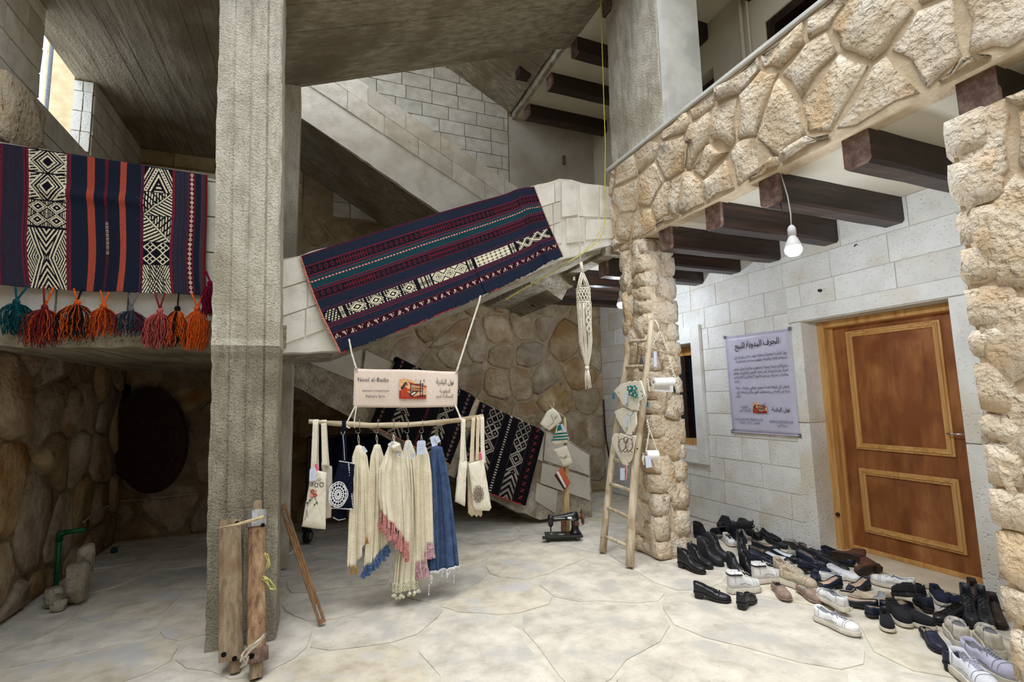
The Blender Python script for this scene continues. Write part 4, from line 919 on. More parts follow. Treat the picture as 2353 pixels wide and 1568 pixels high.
# ================================================================ cloth banner on the ropes
YK = 3.93
def K(px, py, Y=YK): return onp(px, py, 1, Y)
bn = empty('cloth_banner', K(930, 936), 'pale pink cloth banner with a weaver picture, strung on ropes above the wooden bar', 'banner')
tlb, trb, brb, blb = K(814, 847), K(1052, 854), K(1050, 935), K(811, 936)
rows = []
for j in range(15):
    v = j/14; row = []
    for i in range(41):
        u = i/40; p = (tlb.lerp(trb, u)).lerp(blb.lerp(brb, u), v)
        row.append(p+Vector((0, -.008*math.sin(v*PI)-.004*math.sin(u*7+v*2), -.006*math.sin(u*PI)*v-.003*math.sin(u*9)*(1-v))))
    rows.append(row)
MT['canvas_pink'] = mat('pale_pink_canvas', [(226, 208, 194), (236, 220, 206)], scale=50, bump=.2, bdist=.002, rough=.9, spec=.1)
build('canvas', G().grid(rows), MT['canvas_pink'], bn, smooth=True, solid=.002)
Bu = (brb-blb).normalized(); Bv = (tlb-blb).normalized(); Bn = -Bv.cross(Bu) if Bv.cross(Bu).y > 0 else Bv.cross(Bu)
Bn = Vector((0, -1, 0)); OB = blb+Bn*.016; Wb = (brb-blb).length; Hb = (tlb-blb).length
g = G()
def BT(s, x, y, sz, ar=False, al='C', wd=None, bold=0): text_geo(g, s, OB+Bu*(x*Wb)+Bv*(y*Hb), Bu, Bv, Bn, sz*Hb, al, None if wd is None else wd*Wb, bold, 0, ar)
BT('Nool al-Badia', .175, .66, .155, wd=.285); BT("women's cooperative", .2, .40, .085, wd=.25); BT('Palmyra Syria', .2, .245, .1, wd=.175)
BT('نول البادية', .87, .62, .2, True, wd=.18, bold=.008); BT('التعاونية', .87, .385, .14, True, wd=.105); BT('النسائية تدمر', .865, .25, .14, True, wd=.175)
build('lettering', g, INK, bn, kind='stuff')
g = G(); print_logo(g, OB+Bu*(.42*Wb)+Bv*(.215*Hb), Bu, Bv, Bn, .262*Wb, .55*Hb, 0)
build('printed_picture', g, LOGO, bn)
for p in (tlb, trb, blb, brb):
    q = p.lerp((tlb+brb)/2, .035)+Vector((0, -.012, 0))
    build('eyelet', G().tube([q+Vector((.009*math.cos(a*PI/5), -.002, .009*math.sin(a*PI/5))) for a in range(11)], .0028, 5), MT['chrome'], bn)
MT['rope'] = mat('white_cotton_rope', [(206, 198, 180), (236, 230, 214)], scale=30, stretch=(1, 1, 8), bump=.6, bdist=.004, rough=.95, spec=.1)
def rope(name, pts, r, label=None, cat='rope', parent=None, m=None, group=None, n=8):
    """twisted cord"""
    pts = [Vector(p) for p in pts]; fine = []
    for i in range(len(pts)-1):
        k = max(2, int((pts[i+1]-pts[i]).length/.03))
        for j in range(k): fine.append(pts[i].lerp(pts[i+1], j/k))
    fine.append(pts[-1]); g = G(); 
    rr = [r*(1+.12*math.sin(i*2.4)) for i in range(len(fine))]
    g.tube(fine, rr, n); return build(name, g, m or MT['rope'], parent, smooth=True, label=label, cat=cat, group=group)
e1, e2, e3, e4 = (p.lerp((tlb+brb)/2, .035)+Vector((0, -.012, 0)) for p in (tlb, trb, blb, brb))
rope('hanging_rope', [e1, K(808, 812, 3.99), K(802, 780, 4.03)], .007, 'rope from the long rug down to the left top corner of the banner')
rope('hanging_rope', [e2, K(1076, 770, 3.97), K(1101, 694, 4.03), K(1104, 680, 4.05)], .008, 'thick white rope slanting from the long rug to the right top corner of the banner')
# ================================================================ the hanging bar and what hangs from it
YG = 3.88
def Kg(px, py, Y=YG): return onp(px, py, 1, Y)
bar = [Kg(709, 969), Kg(760, 973), Kg(850, 978), Kg(930, 977), Kg(1010, 971), Kg(1070, 964), Kg(1110, 957)]
MT['driftwood'] = mat('bleached_branch_wood', [(142, 126, 102), (190, 176, 150), (214, 204, 184)], scale=6, stretch=(.5, 5, 5), bump=.6, bdist=.006, rough=.9, big=6, bigcol=(160, 142, 114))
MT['driftwood_v'] = mat('bleached_pole_wood', [(160, 144, 120), (200, 186, 160), (220, 209, 188)], scale=6, stretch=(5, 5, .5), bump=.7, bdist=.006, rough=.9, big=6, bigcol=(160, 140, 112), speck=((90, 72, 54), 9, .07))
br = build('wooden_bar', G().tube([bar[0].lerp(bar[1], 0)]+[a.lerp(b, t) for a, b in zip(bar[:-1], bar[1:]) for t in (.25, .5, .75, 1)], [.016+.004*math.sin(i*1.3)*.4+(.004 if i > 3 else 0) for i in range(25)], 10), MT['driftwood'], smooth=True, label='bleached bent wooden bar that the scarves hang from', cat='rod')
rope('hanging_rope', [e3, Kg(799, 968), Kg(797, 982, 3.86), Kg(804, 984, 3.85)], .0055, 'thin cord from the left bottom corner of the banner to the bar, the slanting one')
rope('hanging_rope', [e3+Vector((.01, 0, 0)), Kg(814, 968), Kg(815, 984, 3.86)], .0045, 'thin cord from the left bottom corner of the banner to the bar, the upright one')
rope('hanging_rope', [e4, Kg(1057, 958), Kg(1060, 968, 3.86)], .008, 'rope from the right bottom corner of the banner down to the bar')
def s_hook(px, i):
    c = Kg(px, 985); g = G(); t = .0022
    pts = [c+Vector((.010*math.cos(a)+.006, -.022*1, .024*math.sin(a)*0+.05+.0)) for a in ()]
    up = [Vector((.012, .018, .060)), Vector((.012, .006, .068)), Vector((.012, -.008, .062)), Vector((.012, -.018, .045)), Vector((.010, -.02, .015))]
    lo = [Vector((.016*math.cos(a), -.02, -.018+.016*math.sin(a)-.0)) for a in [.9-k*.42 for k in range(11)]]
    g.tube([c+p for p in up+lo], t, 6)
    return build('s_hook', g, plain('pewter_hook', (150, 146, 140), rough=.35, metal=.8, bump=0) if 'hook' not in MT else MT['hook'], label='metal S hook on the bar, %s from the left' % ['first', 'second', 'third', 'fourth', 'fifth', 'sixth'][i], cat='hook', group='S hooks on the bar', smooth=True)
MT['hook'] = plain('pewter_hook', (150, 146, 140), rough=.35, metal=.8, bump=0)
HX = [826, 868, 905, 938, 971, 1004]
for i, x in enumerate(HX): s_hook(x-4, i)
def crepe(name, cols, scale=1):
    m = mat(name, cols, scale=16, bump=.25, bdist=.004, rough=.95, spec=.08, detail=4); nt = m.node_tree; N = nt.nodes; L = nt.links
    tc = N.new('ShaderNodeTexCoord'); mp = N.new('ShaderNodeMapping'); mp.inputs['Scale'].default_value = (30*scale, 30*scale, 190*scale)
    nz = N.new('ShaderNodeTexNoise'); nz.inputs['Scale'].default_value = 1; nz.inputs['Detail'].default_value = 2; L.new(tc.outputs['Object'], mp.inputs[0]); L.new(mp.outputs[0], nz.inputs['Vector'])
    b = N.new('ShaderNodeBump'); b.inputs['Strength'].default_value = .85; b.inputs['Distance'].default_value = .004; L.new(nz.outputs['Fac'], b.inputs['Height'])
    P = N['Principled BSDF']; old = P.inputs['Normal'].links[0].from_socket; L.new(old, b.inputs['Normal']); L.new(b.outputs[0], P.inputs['Normal']); return m
MT['crepe'] = crepe('cream_crinkled_cotton', [(222, 212, 186), (240, 232, 210)])
MT['crepe2'] = crepe('ivory_crinkled_cotton', [(226, 217, 194), (242, 235, 215)])
MT['denim'] = crepe('denim_blue_cotton', [(58, 76, 110), (82, 102, 138)], .8)
def scarf(top_px, prof, hem, label, m, folds, seed, knot=True, depth=.055, Y=YG, parent_cat='scarf'):
    """prof: [(py, xl, xr)...] outline in the hanging plane; hem(u)->py for u 0..1 left to right along the front"""
    r = random.Random(seed); T = Kg(*top_px, Y); n = 112; folds = int(folds*1.8); ys = [p[0] for p in prof]
    def lerp_prof(py):
        for a, b in zip(prof[:-1], prof[1:]):
            if py <= b[0]: t = (py-a[0])/(b[0]-a[0]); return a[1]+(b[1]-a[1])*t, a[2]+(b[2]-a[2])*t
        return prof[-1][1], prof[-1][2]
    y0 = ys[0]; K_ = 34; rows = []; ph = r.uniform(0, 6)
    for k in range(K_+1):
        t = k/K_; row = []
        for j in range(n):
            a = 2*PI*j/n; u = .5+.5*math.cos(a); front = math.sin(a)   # front>0 towards camera
            ub = min(1, max(0, u)); hy = hem(ub) if front >= 0 else hem(ub)-8
            py = y0+(hy-y0)*t; xl, xr = lerp_prof(py)
            px_ = xl+(xr-xl)*u; q = Kg(px_, py, Y)
            w_ = min(1, (py-y0)/60.)
            fold = math.sin(folds*a+ph+.6*math.sin(t*3+ph))*.55+.45*math.sin(folds*1.7*a+ph*2)
            d = depth*(.3+.6*w_)*(front*.75+.46*fold*min(1, w_*1.6))
            q = q+Vector((.011*math.sin(folds*1.3*a+ph+t)*w_, -d, 0)); row.append(q)
        rows.append(row)
    ev = Kg((prof[0][1]+prof[0][2])/2, y0-4, Y); rows.insert(0, [ev+(p-ev)*.35 for p in rows[0]])
    root = empty('scarf', rows[-1][0], label, parent_cat, 'cotton scarves on the wooden bar')
    build('cloth', G().grid(rows, closed=True), m, root, smooth=True, solid=.003)
    g = G(); lp = Kg(top_px[0], top_px[1], Y); hk = Kg(top_px[0]-2, 999, 3.86)
    g.tube([hk, hk.lerp(lp, .5)+Vector((.006, 0, 0)), lp+Vector((0, 0, -.01))], .002, 5); g.tube([hk, hk.lerp(lp, .5)+Vector((-.007, 0, 0)), lp+Vector((0, 0, -.01))], .002, 5)
    build('hanging_loop', g, MT['rope'], root)
    front = [rows[-1][j] for j in range(n//2+1)]
    return root, front[::-1], rows
def fringe(root, edge, L, m, seed, dens=3, th=.0022, spread=.01, name='fringe', a=0, b=1):
    r = random.Random(seed); g = G(); N_ = len(edge)
    i0, i1 = int(a*(N_-1)), int(b*(N_-1))
    for i in range(i0, i1):
        for d in range(dens):
            if (i*dens+d) % 4: continue
            p = edge[i].lerp(edge[i+1], d/dens); l = L*r.uniform(.8, 1.1); q = r.uniform(-spread, spread)
            for s in (-.005, -.0025, 0, .0025, .005):
                g.tube([p+Vector((s*.3, 0, .012)), p+Vector((s*.6+q*.3, -.003, -l*.35)), p+Vector((s*1.6+q, r.uniform(-.005, .005), -l*.7)), p+Vector((s*2+q*1.3, r.uniform(-.008, .008), -l))], th, 3)
            g.ball(p+Vector((q*.3, -.004, -l*.32)), th*2.2, 5)
    return build(name, g, m, root, kind='stuff')
def hem_tassel(root, p, L, m, seed):
    r = random.Random(seed); g = G(); g.ball(p+Vector((0, 0, -.008)), .009, 7)
    for i in range(16):
        a = r.uniform(0, 6.28); q = r.uniform(.002, .012)
        g.tube([p+Vector((0, 0, -.01)), p+Vector((q*math.cos(a)*.6, q*math.sin(a)*.6, -L*.4)), p+Vector((q*math.cos(a), q*math.sin(a), -L*r.uniform(.85, 1.05)))], .0016, 3)
    return build('tassel', g, m, root)
def tag_card(parent, px, py, w, h, rot, Y, seed=0, label=None):
    c = Kg(px, py, Y); g = G(); M = Matrix.Translation(c) @ Matrix.Rotation(rot, 4, 'Y') @ Matrix.Rotation(.25, 4, 'Z')
    g.prism([M@Vector(p) for p in ((-w/2, 0, -h/2), (w/2, 0, -h/2), (w/2, 0, h*.38), (w*.36, 0, h/2), (-w*.36, 0, h/2), (-w/2, 0, h*.38))], M.to_3x3()@Vector((0, .0012, 0)))
    o = build('paper_tag', g, MT['tag'], parent); g = G()
    for k in range(4): g.prism([M@Vector(p) for p in ((-w*.3, -.0008, h*(.2-.14*k)), (w*(.3-.06*(k % 2)), -.0008, h*(.2-.14*k)), (w*(.3-.06*(k % 2)), -.0008, h*(.2-.14*k)+.0012), (-w*.3, -.0008, h*(.2-.14*k)+.0012))], (0, .0006, 0))
    build('faint_print', g, MT['tagink'], parent, kind='stuff')
    return o
MT['tag'] = plain('pale_blue_card', (206, 216, 236), rough=.7, bump=0, var=.03); MT['tagink'] = plain('grey_print', (150, 154, 170), rough=.8, bump=0)
WOOL['mustard'] = wool('wool_mustard', (172, 122, 44)); WOOL['blue'] = wool('wool_blue', (84, 108, 148)); WOOL['rose'] = wool('wool_rose', (200, 138, 136)); WOOL['mauve'] = wool('wool_mauve', (196, 160, 168)); WOOL['white'] = wool('wool_white', (232, 232, 236))
# 1 cream with mustard tassels (two layers)
r1, ed, _ = scarf((825, 1020), [(1026, 818, 832), (1048, 811, 842), (1110, 810, 846), (1200, 804, 850), (1310, 800, 853)], lambda u: 1297-78*max(0, (u-.35)/.65)**.8 if u > .35 else 1300, 'cream crinkled scarf with small mustard tassels, nearest the navy bag', MT['crepe'], 5, 1)
for i, t in enumerate((.28, .33, .78, .86, .92)): hem_tassel(r1, ed[int(t*(len(ed)-1))], .05, WOOL['mustard'], i)
tag_card(r1, 838, 1033, .018, .05, -.6, 3.80)
# 2 cream with blue fringe
r2, ed, _ = scarf((867, 1018), [(1024, 860, 874), (1050, 853, 880), (1120, 850, 884), (1220, 846, 886), (1310, 838, 888)], lambda u: 1303-52*u, 'cream crinkled scarf with a tangled blue fringe', MT['crepe'], 5, 2)
fringe(r2, ed, .07, WOOL['blue'], 3, 3, .0026, .014)
# 3 cream with pink fringe, in front
r3_, ed, _ = scarf((906, 1014), [(1018, 896, 915), (1040, 888, 924), (1080, 874, 930), (1140, 873, 934), (1180, 879, 936), (1290, 882, 938)], lambda u: 1176+74*u, 'cream crinkled scarf with a long pink knotted fringe, its hem slanting', MT['crepe2'], 6, 3, Y=3.80)
fringe(r3_, ed, .125, WOOL['rose'], 4, 3, .0026, .010)
g = G()
for k in range(4): g.tube([Kg(893+k*8, 1022+3*(k % 2), 3.77), Kg(903+k*4, 1028-k, 3.745), Kg(922-k*2, 1036-k*5, 3.77)], [.010, .018, .012], 8)
build('knot', g, MT['crepe2'], r3_, smooth=True)
tag_card(r3_, 901, 1022, .028, .045, .3, 3.74); tag_card(r3_, 918, 1046, .03, .022, .2, 3.74)
# 4 long with crochet hem and pompoms
r4, ed, rows4 = scarf((938, 1010), [(1014, 932, 944), (1040, 926, 953), (1120, 928, 960), (1220, 922, 966), (1290, 912, 964), (1365, 905, 962)], lambda u: 1360-14*u, 'longest cream scarf with a crocheted lace hem and hanging pompoms', MT['crepe2'], 7, 4, Y=3.90)
g = G(); rr = random.Random(8)
for k in range(3):
    for i in range(0, len(ed)-1, 2):
        c = ed[i]+Vector((0, -.006, .012+.022*k+(0.011 if i % 2 else 0)))
        g.tube([c+Vector((.009*math.cos(a*PI/3), 0, .009*math.sin(a*PI/3))) for a in range(7)], .0022, 4, cap=False)
build('crochet_hem', g, WOOL['cream'], r4)
for i in range(13):
    p = ed[int((i+.5)/13*(len(ed)-1))]+Vector((rr.uniform(-.005, .005), -.005, -.022-.02*(i % 2))); g = G(); g.ball(p, .0125, 8); g.tube([p, p+Vector((0, 0, .03))], .0015, 4)
    for j in range(20):
        d = Vector((rr.uniform(-1, 1), rr.uniform(-1, 1), rr.uniform(-1, 1))).normalized(); g.tube([p+d*.009, p+d*.0155], .0012, 3)
    build('pompom', g, WOOL['cream'], r4)
tag_card(r4, 938, 1028, .02, .075, .25, 3.80); tag_card(r4, 948, 1048, .024, .05, .5, 3.80)
# 5 cream with mauve fringe
r5, ed, _ = scarf((970, 1022), [(1028, 963, 979), (1050, 957, 986), (1110, 956, 990), (1240, 957, 994), (1310, 956, 995)], lambda u: 1292 if u < .45 else 1292-45*min(1, (u-.45)/.1), 'cream crinkled scarf with a mauve fringe, a tag hung over it', MT['crepe'], 4, 5, Y=3.86)
fringe(r5, ed, .11, WOOL['mauve'], 5, 3, .0024, .008)
tag_card(r5, 968, 1029, .062*1.15, .105, .03, 3.79)
# 6 blue
r6, ed, _ = scarf((1002, 1024), [(1028, 991, 1016), (1050, 989, 1020), (1120, 990, 1030), (1200, 989, 1040), (1320, 985, 1053)], lambda u: 1312-14*u, 'denim blue scarf with a white crocheted edge and thin white tassels', MT['denim'], 4, 6, depth=.07)
g = G()
for i in range(len(ed)-1):
    for d in (0, .5):
        c = ed[i].lerp(ed[i+1], d); g.tube([c+Vector((-.006, -.006, .004)), c+Vector((0, -.008, -.012)), c+Vector((.006, -.006, .004))], .002, 4)
g.tube([p+Vector((0, -.006, .004)) for p in ed], .0028, 5)
build('crochet_edge', g, WOOL['white'], r6)
rr = random.Random(4)
for i, (t, L) in enumerate(((.02, .05), (.16, .17), (.2, .08), (.45, .05), (.52, .04), (.58, .05), (.64, .04), (.78, .12), (.97, .05))):
    p = ed[int(t*(len(ed)-1))]; g = G(); g.tube([p, p+Vector((.003, -.003, -L*.5)), p+Vector((-.003, -.004, -L))], .0032, 5); g.ball(p+Vector((0, -.004, -L*.6)), .009, 6); g.ball(p+Vector((-.003, -.004, -L)), .007, 6)
    build('tassel', g, WOOL['white'], r6)
tag_card(r6, 997, 1014, .05, .075, -.25, 3.80); tag_card(r6, 1006, 1010, .03, .05, -.5, 3.795)
# ---------------------------------------------------------------- bags
def puff(pts, Y, t, inset=.86, wave=.004, seed=0):
    """flat cloth bag body from its outline (pixels in plane Y), pillowed to thickness t"""
    r = random.Random(seed); P_ = [Kg(x, y, Y) if not isinstance(x, Vector) else x for x, y in pts]; q = []
    for i in range(len(P_)):
        a, b = P_[i], P_[(i+1) % len(P_)]; n = max(1, int((b-a).length/.03))
        for j in range(n): q.append(a.lerp(b, j/n)+Vector((r.uniform(-wave, wave)*.4, 0, r.uniform(-wave, wave)*.4)))
    c = sum(q, Vector())/len(q); n = len(q); vs = []
    for s_, y_ in ((1, 0), (.93, -t*.75), (.7, -t), (.35, -t*1.05)): vs += [c+(p-c)*s_+Vector((0, y_+r.uniform(-wave, wave)*(s_ < 1), 0)) for p in q]
    for s_, y_ in ((.93, t*.75), (.5, t)): vs += [c+(p-c)*s_+Vector((0, y_, 0)) for p in q]
    vs += [c+Vector((0, -t*1.05, 0)), c+Vector((0, t, 0))]; fs = []
    for k in range(3): fs += [(k*n+i, k*n+(i+1) % n, (k+1)*n+(i+1) % n, (k+1)*n+i) for i in range(n)]
    fs += [(3*n+i, 3*n+(i+1) % n, 6*n) for i in range(n)]
    fs += [((i+1) % n, i, 4*n+i, 4*n+(i+1) % n) for i in range(n)]+[(4*n+(i+1) % n, 4*n+i, 5*n+i, 5*n+(i+1) % n) for i in range(n)]+[(5*n+(i+1) % n, 5*n+i, 6*n+1) for i in range(n)]
    return G().add(vs, fs)
def strap(pts, w, t=.004):
    g = G(); P_ = [Vector(p) for p in pts]; rows = []
    for p in P_: rows.append([p+Vector((-w/2, -t/2, 0)), p+Vector((w/2, -t/2, 0)), p+Vector((w/2, t/2, 0)), p+Vector((-w/2, t/2, 0))])
    g.grid(rows, closed=True); return g
def over_bar(px0, py0, px1, py1, pxt, pyt, w, m, parent, Y=YG, drop=None):
    """strap loop: up in front of the bar, over it and down behind"""
    A, T_ = Kg(px0, py0, Y-.025), Kg(pxt, pyt, Y)
    B = Kg(px1, py1, Y+.01)
    pts = [A, A.lerp(T_, .5)+Vector((0, -.012, 0)), T_+Vector((0, -.024, -.012)), T_+Vector((0, -.016, .014)), T_+Vector((.001, 0, .021)), T_+Vector((.004, .016, .014)), T_+Vector((.006, .026, -.02)), B.lerp(T_, .4)+Vector((0, .01, 0)), B]
    return build('strap', strap(pts, w), m, parent)
MT['canvas'] = mat('natural_canvas', [(222, 214, 194), (238, 232, 216)], scale=40, bump=.25, bdist=.002, rough=.95, spec=.08, big=5, bigcol=(226, 218, 200), fine=.3, finescale=200)
MT['linen'] = mat('beige_linen', [(204, 188, 160), (222, 208, 182)], scale=40, bump=.3, bdist=.002, rough=.95, spec=.08, fine=.3, finescale=200)
MT['navy_cloth'] = mat('navy_cloth', [(16, 20, 36), (26, 30, 50)], scale=40, bump=.2, rough=.95, spec=.05)
THR = {k: plain('thread_'+k, v, rough=.9, bump=0) for k, v in dict(black=(36, 34, 36), red=(170, 76, 62), green=(70, 92, 70), teal=(14, 106, 106), brown=(108, 90, 78), white=(226, 228, 236), pink=(226, 110, 150), blue=(50, 120, 150), rose=(220, 150, 130)).items()}
# a floral tote, leftmost
t1 = empty('tote_bag', Kg(720, 1215), 'natural canvas tote with embroidered red flowers, leftmost on the bar', 'bag')
over_bar(720, 1085, 727, 1090, 725, 971, .036, MT['canvas'], t1); over_bar(746, 1068, 751, 1070, 744, 972, .036, MT['canvas'], t1, YG+.008)
build('back_panel', puff([(738, 1062), (763, 1072), (764, 1110), (761, 1190), (746, 1193)], 3.93, .012), MT['canvas'], t1, smooth=True)
build('body', puff([(715, 1078), (750, 1086), (750, 1150), (748, 1218), (693, 1211), (702, 1160), (711, 1110)], 3.85, .014), MT['canvas'], t1, smooth=True)
def stitch(parent, items, Y, name='embroidery'):
    """items: (kind, px, py, size_px, thread)"""
    for th in sorted({i[-1] for i in items}):
        g = G()
        for k, x, y, s, c in [i for i in items if i[-1] == th]:
            if k == 'dot': p = Kg(x, y, Y); g.ball(p, s/1141*4.2, 6, 0, (1, .35, 1))
            elif k == 'ring': g.tube([Kg(x+s*math.cos(a*PI/5), y+s*1.2*math.sin(a*PI/5), Y) for a in range(11)], .0022, 4)
            elif k == 'line': g.tube([Kg(a, b, Y) for a, b in ((x, y), ((x+s[0])/2+1, (y+s[1])/2), s)], .0016, 4)
            elif k == 'petal':
                for a in range(5): g.ball(Kg(x+s*math.cos(a*1.257), y+s*math.sin(a*1.257), Y), s*.55/1141*4.2, 6, 0, (1, .3, 1))
        build(name, g, THR[th], parent, kind='stuff')
stitch(t1, [('ring', 716, 1113, 3, 'black'), ('ring', 727, 1115, 4, 'black'), ('ring', 739, 1114, 4.5, 'black'), ('line', 722, 1109, (735, 1098), 'black'), ('line', 731, 1108, (738, 1100), 'black'),
            ('petal', 718, 1130, 3.4, 'red'), ('petal', 724, 1138, 3.2, 'red'), ('petal', 715, 1141, 2.8, 'rose'), ('dot', 726, 1129, 1.4, 'red'),
            ('line', 706, 1158, (722, 1140), 'green'), ('line', 704, 1164, (712, 1150), 'green'), ('line', 722, 1142, (730, 1158), 'green'), ('dot', 712, 1150, 2, 'green'), ('dot', 706, 1156, 2, 'green'), ('dot', 728, 1156, 2, 'green'), ('dot', 723, 1160, 1.8, 'green'), ('line', 704, 1172, (700, 1196), 'green'), ('line', 705, 1172, (706, 1190), 'green')], 3.832)
tag_card(t1, 718, 1091, .04, .085, .02, 3.81); build('pink_clip', puff([(722, 1068), (730, 1066), (733, 1080), (727, 1084)], 3.82, .004), THR['pink'], t1)
# navy bag with a white doily
t2 = empty('tote_bag', Kg(788, 1190), 'navy cloth bag with a white lace doily and crocheted white trim', 'bag')
over_bar(791, 1062, 794, 1066, 790, 973, .028, MT['navy_cloth'], t2)
build('flap', puff([(764, 1165), (797, 1170), (796, 1190), (785, 1197), (770, 1193)], 3.93, .01), MT['navy_cloth'], t2, smooth=True)
build('body', puff([(780, 1060), (815, 1066), (813, 1110), (812, 1170), (761, 1168), (764, 1112)], 3.86, .022), MT['navy_cloth'], t2, smooth=True)
g = G()
def trim_line(g, a, b, Y, n):
    for i in range(n): p = Kg(a[0]+(b[0]-a[0])*i/n, a[1]+(b[1]-a[1])*i/n, Y); g.ball(p, .0062 if i % 2 else .0045, 5, 0, (1, .6, .7))
for a, b, n in (((780, 1060), (815, 1066), 12), ((801, 1066), (811, 1168), 34), ((761, 1168), (811, 1171), 18), ((766, 1190), (778, 1196), 6), ((778, 1196), (795, 1192), 8)): trim_line(g, a, b, 3.842 if a[1] < 1180 else 3.915, n)
build('crochet_trim', g, THR['white'], t2, kind='stuff')
g = G(); c_ = Kg(777, 1137, 3.832); M_ = Matrix.Translation(c_) @ Matrix.Rotation(PI/2, 4, 'X') @ Matrix.Diagonal((.8, 1.12, 1, 1))
for rad in (.012, .028, .046, .066, .078): g.tube([M_@Vector((rad*math.cos(a*PI/16)*(1+(.06*math.cos(a) if rad > .07 else 0)), rad*math.sin(a*PI/16), 0)) for a in range(33)], .0042, 4)
for a in range(16):
    q = a*PI/8; g.tube([M_@Vector((r_*math.cos(q+w_), r_*math.sin(q+w_), 0)) for r_, w_ in ((.012, 0), (.04, .12), (.078, 0))], .003, 4)
build('lace_doily', g, THR['white'], t2)
g = G(); g.tube([Kg(783, 993, 3.84), Kg(788, 1003, 3.835), Kg(793, 992, 3.84)], .002, 4); g.tube([Kg(788, 1003, 3.835), Kg(790, 1020, 3.835), Kg(792, 1058, 3.84)], .0025, 4); build('tie_string', g, MT['rope'], t2)
# right hand bags
t3 = empty('tote_bag', Kg(1060, 1163), 'plain white canvas bag on long straps, right of the blue scarf', 'bag')
over_bar(1061, 1062, 1069, 1068, 1063, 966, .034, MT['canvas'], t3)
build('body', puff([(1056, 1056), (1073, 1060), (1070, 1120), (1068, 1164), (1045, 1154), (1050, 1100)], 3.87, .022), MT['canvas'], t3, smooth=True)
t4 = empty('tote_bag', Kg(1090, 1188), 'beige linen bag with a scalloped lower edge, behind the one with the brown flower', 'bag')
over_bar(1083, 1062, 1087, 1066, 1086, 963, .03, MT['linen'], t4); over_bar(1096, 1058, 1098, 1062, 1097, 962, .026, MT['linen'], t4)
build('body', puff([(1072, 1062), (1106, 1056), (1108, 1120), (1108, 1184), (1104, 1189), (1100, 1184), (1095, 1189), (1090, 1184), (1084, 1188), (1075, 1180), (1074, 1120)], 3.92, .012), MT['linen'], t4, smooth=True)
t5 = empty('tote_bag', Kg(1105, 1173), 'cream canvas bag with a brown crocheted flower, rightmost on the bar', 'bag')
over_bar(1109, 1060, 1112, 1064, 1106, 961, .032, MT['canvas'], t5)
build('body', puff([(1090, 1062), (1111, 1056), (1118, 1100), (1129, 1168), (1124, 1175), (1088, 1172), (1083, 1120), (1076, 1066)], 3.85, .014), MT['canvas'], t5, smooth=True)
g = G(); c_ = Kg(1099, 1136, 3.825); M_ = Matrix.Translation(c_) @ Matrix.Rotation(PI/2, 4, 'X') @ Matrix.Diagonal((.8, 1.15, 1, 1))
for rad in (.01, .022, .034): g.tube([M_@Vector((rad*math.cos(a*PI/8), rad*math.sin(a*PI/8), 0)) for a in range(17)], .003, 4)
for k in range(10): q = k*PI/5; g.tube([M_@Vector((.045*math.cos(q)+.011*math.cos(a*PI/4), .045*math.sin(q)+.011*math.sin(a*PI/4), 0)) for a in range(9)], .0028, 4)
build('crochet_flower', g, THR['brown'], t5)
build('pink_clip', puff([(1101, 1040), (1106, 1038), (1108, 1056), (1102, 1058)], 3.83, .004), THR['pink'], t5)
# ================================================================ macrame plant hanger
YM = 4.22
def Km(px, py, dx=0, dy=0): return onp(px, py, 1, YM)+Vector((dx, dy, 0))
mh = empty('macrame_hanger', Km(1355, 905), 'white macrame plant hanger on a long cord beside the stone pillar', 'plant hanger')
MT['cord'] = mat('cotton_macrame_cord', [(220, 212, 192), (244, 238, 222)], scale=60, bump=.7, bdist=.003, rough=.95, spec=.1)
build('long_cord', G().tube([onF(1326, 424, .0), onF(1328, 428, .02), Km(1330, 500), Km(1334, 607)], .005, 6), MT['cord'], mh, smooth=True)
ctr = lambda py: Km(1337+(py-607)*.05, py); g = G()
g.tube([Km(1335, 603), Km(1338, 626)], [.016, .018], 10); build('top_knot', g, MT['cord'], mh, smooth=True)
zr1, zr2 = ctr(665), ctr(696); R1 = .068
g = G()
for zc in (zr1, zr2): g = G(); g.tube([zc+Vector((R1*math.cos(a*PI/14), R1*math.sin(a*PI/14), 0)) for a in range(29)], .007, 6); build('ring', g, MT['cord'], mh, smooth=True)
g = G()
for k in range(4):
    a = k*PI/2+.5; e = zr1+Vector((R1*math.cos(a), R1*math.sin(a), 0)); t_ = ctr(624)
    for s_ in (-.008, .008): g.tube([t_+Vector((s_, 0, 0)), t_.lerp(e, .5)+Vector((s_*1.4, 0, 0)), e+Vector((s_, 0, 0))], .0065, 6)
build('upper_strands', g, MT['cord'], mh, smooth=True)
g = G(); nn = 14
for k in range(nn):
    for sgn in (1, -1):
        pts = [zr1.lerp(zr2, t)+Vector((R1*math.cos(2*PI*k/nn+sgn*t*.9), R1*math.sin(2*PI*k/nn+sgn*t*.9), 0)) for t in (0, .33, .66, 1)]; g.tube(pts, .0045, 5)
build('knotted_net', g, MT['cord'], mh, smooth=True)
g = G(); bot_ = ctr(845); rr = random.Random(3)
for k in range(22):
    a = 2*PI*k/22+rr.uniform(-.1, .1); top_ = zr2+Vector((R1*math.cos(a), R1*math.sin(a), 0)); pts = []
    for t in (0, .15, .35, .6, .8, .93, 1):
        c_ = zr2.lerp(bot_, t); rad = R1*(1-.15*t-.72*max(0, (t-.55)/.45)**1.6); pts.append(Vector((c_.x+rad*math.cos(a+.1*math.sin(t*9+k)), c_.y+rad*math.sin(a), c_.z)))
    g.tube(pts, .0048, 5)
build('long_strands', g, MT['cord'], mh, smooth=True)
g = G()
